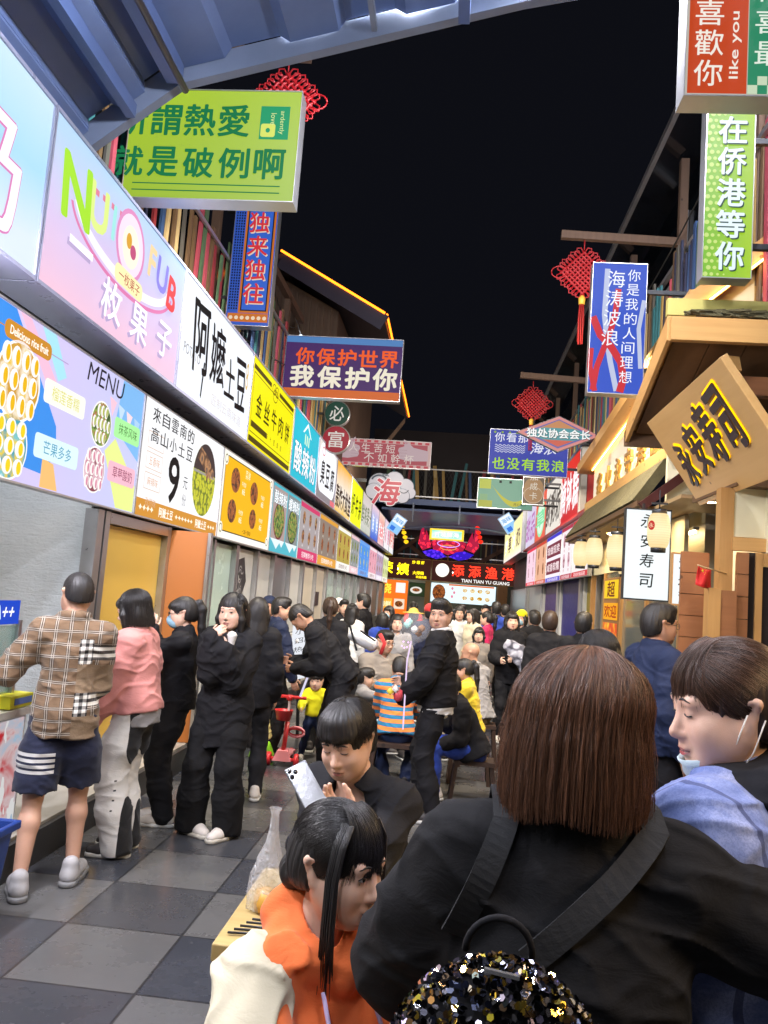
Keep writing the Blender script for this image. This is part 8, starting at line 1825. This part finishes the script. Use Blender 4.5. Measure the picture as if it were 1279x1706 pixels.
m.tube([(-1.15, 7.84, .92), (-1.15, 8.16, .92)], .02, dark, 8); m.tube([(-.62, 7.84, .45), (-.62, 8.16, .45)], .018, dark, 8); m.build('frame', pu)
for x in (-.70, -1.03):
    for y in (7.82, 8.18): wheel('wheel', (x, y, .075), .07, .03, pu, M('tyre_black', (.03, .03, .03), .6), (0, 1, 0))
person('person from behind in orange and blue striped shirt seated on a dark stool', (-.40, 7.05), 4, 1.45, 'fair', 'B', hips=.50, lean=20, head=(0, 24, 0), hands=((-.10, .42, .70), (.14, .42, .70)), feet=[(-.06, .02, 0), (.10, .02, 0)], knees=[(-.3, 1, 0), (.3, 1, 0)], hair=('short', False), top=T_(c_stripe, ease=.04, hem=.06, flare=.03), bottom=T_(c_dblue), shoes=dict(mat=sh_dark), seed=68); stool(-.40, 7.02, .41, 'dark wooden stool under the striped shirt', w_=.19)
bj = person('person in black jacket with white hem looking back over the shoulder beside a clear balloon', (-.06, 6.25), 82, 1.665, 'mid', 'A', head=(80, 2, 0), hands=((-.20, .22, .90), (.14, .26, 1.00)), hdir=((-.1, .7, .5), None), poles=((-.9, -.6, -.3), None), curl=(.9, .6), feet=[(-.12, -.05, 0), (.12, .08, 0)], hair=('short', False), inner=T_(c_white, ease=.026, hem=.115, name='undershirt', sleeve=.4, collar=1), top=T_(c_black, ease=.042, hem=.06, arm=.012, amp=.006), bottom=T_(c_black, width=.02), shoes=dict(mat=sh_dark), seed=69, jaw=1.1, build=1.06, hoff=(0, 0, 0))
bl = empty('balloon', at(690, 1045, 6.0), 'clear bubble balloon on a thin glowing stick', 'balloon'); blm, nt, b = newmat('clear_balloon'); b.inputs['Base Color'].default_value = (.9, .92, .95, 1); b.inputs['Roughness'].default_value = .04; b.inputs['Alpha'].default_value = .10; b.inputs['Specular IOR Level'].default_value = .5
c = at(690, 1046, 6.0); m = MB(); m.lathe(c, [(.12 * math.sin(t), .115 * math.cos(t)) for t in np.linspace(.001, 3.0, 18)] + [(.012, -.13)], blm, 28); m.build('skin', bl)
m = MB()
for k in range(5): a = k * 2.4; m.lathe(c + Vector((.055 * math.cos(a), .05 * math.sin(a), .04 * math.sin(k * 1.7))), [(0, -.03), (.026, -.012), (.026, .012), (0, .03)], (M('plush_brown', (.30, .15, .07), .9), M('confetti_mint', (.3, .6, .55), .5), M('confetti_white', (.7, .68, .66), .5))[k % 3], 10)
m.build('filling', bl)
m = MB(); m.tube([at(685, 1068, 6.0), at(678, 1100, 6.0), at(671, 1215, 6.0)], .006, EM('stick_glow', hx('f4dcff'), .85, False), 6); m.build('stick', bl); m = MB(); c = at(676, 1075, 5.99)
for k in range(6): m.lathe(c + Vector((.03 * math.cos(k), 0, .025 * math.sin(k * 2))), [(0, -.008), (.008, 0), (0, .008)], EM('led_pink', hx('f0b8ff'), 1.6, False), 8)
m.build('led_cluster', bl); m = MB(); m.lathe(at(663, 1158, 5.98), [(0, -.05), (.03, -.035), (.036, 0), (.03, .035), (0, .05)], M('toy_red', (.55, .06, .08), .4), 14); m.lathe(at(659, 1148, 5.95), [(0, -.03), (.03, 0), (0, .03)], M('toy_white', (.65, .6, .6), .4), 10); m.lathe(at(650, 1152, 5.95), [(0, -.03), (.03, 0), (0, .03)], M('toy_yellow', (.65, .5, .05), .4), 10); m.build('toy_grip', bl)
person('child with dark ponytail in yellow shirt seated facing sideways', (.26, 7.65), 82, 1.38, 'mid', 'B', fem=True, hips=.50, lean=10, head=(4, 10, 0), hands=((-.06, .30, .74), (.02, .32, .76)), feet=[(-.08, .32, 0), (.08, .32, 0)], hair=('pony', True), top=T_(c_yel, ease=.03, hem=.07, sleeve=.42), bottom=T_(c_khaki), shoes=dict(mat=sh_white), seed=70); stool(.26, 7.62, .41, 'low stool under the child in yellow')
person('bald person in light grey shirt seated with back half turned', (.36, 8.40), 52, 1.62, 'tan', 'B', hips=.52, lean=14, head=(22, 8, 0), hands=((-.06, .40, .74), (.10, .38, .74)), feet=[(-.12, .36, 0), (.12, .36, 0)], hair=None, top=T_(c_grey, ease=.035, hem=.06, collar=1), bottom=T_(c_khaki), shoes=dict(mat=sh_dark), seed=71); stool(.36, 8.38, .43, 'low stool under the bald person')
person('person in royal blue trousers and black top seated low behind the black jacket', (.28, 7.0), 100, 1.50, 'fair', 'C', hips=.42, lean=26, head=(0, 20, 0), hands=((-.12, .36, .44), (.10, .30, .60)), feet=[(-.10, .34, 0), (.10, .34, 0)], hair=('short', False), top=T_(c_black, ease=.035, hem=.05), bottom=T_(c_blue), shoes=dict(mat=sh_white), seed=72); stool(.28, 7.0, .33, 'lowest stool behind the black jacket')

# ================================================================== right side and far crowd
hb = person('person in black hoodie with pale fringeless face carrying a grey bundle', (.76, 10.0), 186, 1.58, 'fair', 'C', fem=True, hands=((.02, .26, 1.0), (.16, .24, .98)), hair=('long', True), top=T_(c_black, ease=.045, hem=.18, hood=1), bottom=T_(c_black), shoes=dict(mat=sh_white), seed=73)
bd = empty('grey_bundle', at(862, 1092, 9.72), 'grey and white patterned cloth bundle carried in front of a black hoodie', 'bundle'); Fb = Field(); Fb.chain([(-.08, 0, .10), (.04, 0, 0), (.10, 0, -.14)], [.08, .11, .07], .05, ((0, 1, 0), .6)); v, f = Fb.mesh(.012, folds(14, .012, 1.2), .03); skin_obj('cloth', v, f, cloth('grey_pattern', lambda nt, x, y, z, p, n1: ramp(nt, voro(nt, p, 14), [(.1, (.5, .5, .55)), (.5, (.3, .3, .36)), (.7, (.08, .08, .1))])), bd)
def far(lab, x, y, face, H, skin='fair', fem=False, hair=('short', False), top=c_black, bottom=c_black, lod='C', seed=0, hmat=None, **k):
    k.setdefault('head', (0, 0, 0)); return person(lab, (x, y), face, H, skin, lod, fem=fem, hair=hair, hmat=hmat, top=T_(top, ease=.035, hem=.12), bottom=T_(bottom), shoes=dict(mat=sh_dark), seed=seed, **k)
far('person in black seen from behind next to the black hoodie', 1.14, 11.0, 10, 1.61, seed=80)
far('person with thick dark hair seen from behind in front of the deep blue panel', 1.05, 8.6, -8, 1.62, hair=('volume', False), hmat=DBR_H, seed=81)
far('person with undercut hair seen from behind beside a silver handbag', 1.30, 8.0, -22, 1.64, 'mid', seed=82, lod='B')
hbg = empty('silver_handbag', (1.16, 7.72, 1.2), 'silver grey handbag hanging by a shoulder', 'bag'); Fb = Field(); Fb.ell((0, 0, 0), (.09, .05, .10), k=.02); v, f = Fb.mesh(.012, folds(3, .004), .01); skin_obj('bag_body', v, f, M('silver_leather', (.42, .40, .40), .35, .3), hbg)
far('person with round dark hair seen from behind between the brown bob and the navy jacket', .66, 3.62, 6, 1.57, fem=True, hair=('long', False), seed=83, lod='B', strand=dict(n=2200, zend=-.14, phi=(-2.2, 2.2), shell=(.092, .109, .101), zj=.04, rad=.0006))
nr = person('person in dark navy jacket and glasses walking towards the sushi house', (1.26, 5.05), -72, 1.735, 'tan', 'B', head=(-4, 2, 0), hair=('short', False), top=T_(c_dblue, ease=.04, hem=.10, collar=1), bottom=T_(c_black), shoes=dict(mat=sh_dark), seed=84, glasses=True, build=1.08, jaw=1.08)
far('person in white t-shirt facing the camera near the far counter', .15, 13.0, 180, 1.58, fem=True, hair=('bob', False), top=c_white, seed=85)
far('person in white cardigan with long black hair near the far counter', .36, 12.5, 120, 1.56, fem=True, hair=('long', False), top=c_cream, seed=86)
far('person in magenta jacket with a hairband', .56, 12.0, 70, 1.54, fem=True, hair=('pony', False), top=c_mag, seed=87)
far('person in royal blue jacket seen from behind', .76, 13.5, 5, 1.69, top=c_blue, seed=88)
bn_ = far('person in a yellow knitted hat and pale blue face mask', 1.10, 12.5, 150, 1.58, fem=True, hair=('bob', False), top=c_navy, seed=89, mask='on')
def hat(P, mat, kind):
    F2 = Field(); 
    if kind == 'beanie': F2.ell((0, -.012, .05), (.095, .112, .095), k=.01); F2.half((0, 0, .02), (0, .1, -1), .004)
    elif kind == 'cap': F2.ell((0, -.012, .045), (.091, .108, .088), k=.01); F2.half((0, 0, .035), (0, .1, -1), .004); F2.cone((0, .07, .045), (0, .14, .03), .065, .055, .01, 'u', ((0, 0, 1), .15))
    else: F2.ell((0, -.01, .05), (.092, .108, .085), k=.01); F2.half((0, 0, .035), (0, 0, -1), .004); F2.ell((0, -.01, .045), (.19, .20, .014), k=.02)
    v, f = F2.mesh(.007); skin_obj('hat', (v * P['hs']) @ P['Rh'].T + P['hc'], f, mat, P['root'])
hat(bn_, c_brty, 'beanie')
far('child with dark fringe smiling in a brown top in front of the white t-shirt', .39, 10.5, 176, 1.34, fem=True, hair=('bob', True), top=c_taupe, seed=90)
cp = far('person in a white cap with long dark hair', -1.81, 13.0, 176, 1.56, fem=True, hair=('long', False), top=c_cream, seed=91); hat(cp, c_white, 'cap')
far('person with very long black hair and white sleeves seen from behind', -1.34, 11.0, -20, 1.51, fem=True, hair=('long', False), top=c_white, seed=92, strand=dict(n=900, zend=-.42, phi=(-1.6, 1.6), shell=(.0885, .107, .099), zj=.05, rad=.0012))
far('tall person in black with a white face mask in profile', -1.24, 11.5, 80, 1.66, hair=('volume', False), seed=93, mask='on')
far('person in black with fringe and white face mask near the orange poster', -.98, 13.0, 150, 1.50, fem=True, hair=('bob', True), seed=94, mask='on')
far('person in blue coat with black hood seen from behind', -.91, 11.0, 20, 1.42, fem=True, hair=('bob', False), top=c_blue, seed=95)
st = far('person wearing a straw hat with a black and red band', -.54, 12.0, 20, 1.50, top=c_black, seed=96); hat(st, M('straw', (.62, .42, .08), .7, 0, .2, 30), 'straw')
rb = far('person wearing a red knitted hat behind the black jacket', -.27, 11.0, 10, 1.58, top=c_navy, seed=97); hat(rb, c_red, 'beanie')
far('person with dark hair and plain face near the far counter', .20, 14.2, 178, 1.60, 'mid', seed=98)
far('person in pale jacket facing the seated group', -.62, 9.6, 185, 1.45, fem=True, hair=('long', False), top=c_grey, seed=99)
far('person in black among the left crowd beside the cap', -1.62, 12.2, 200, 1.55, seed=100, lod='D')
far('person in dark blue behind the yellow knitted hat', .98, 14.5, 5, 1.66, top=c_navy, seed=101, lod='D')
far('person in brown top beside the far counter', -.05, 16.0, 175, 1.60, top=c_taupe, seed=102, lod='D')
far('person in red top deep in the crowd', -.75, 16.5, 30, 1.58, fem=True, hair=('pony', False), top=c_red, seed=103, lod='D')
far('person in khaki top deep in the crowd', .75, 17.5, 185, 1.62, top=c_khaki, seed=104, lod='D')
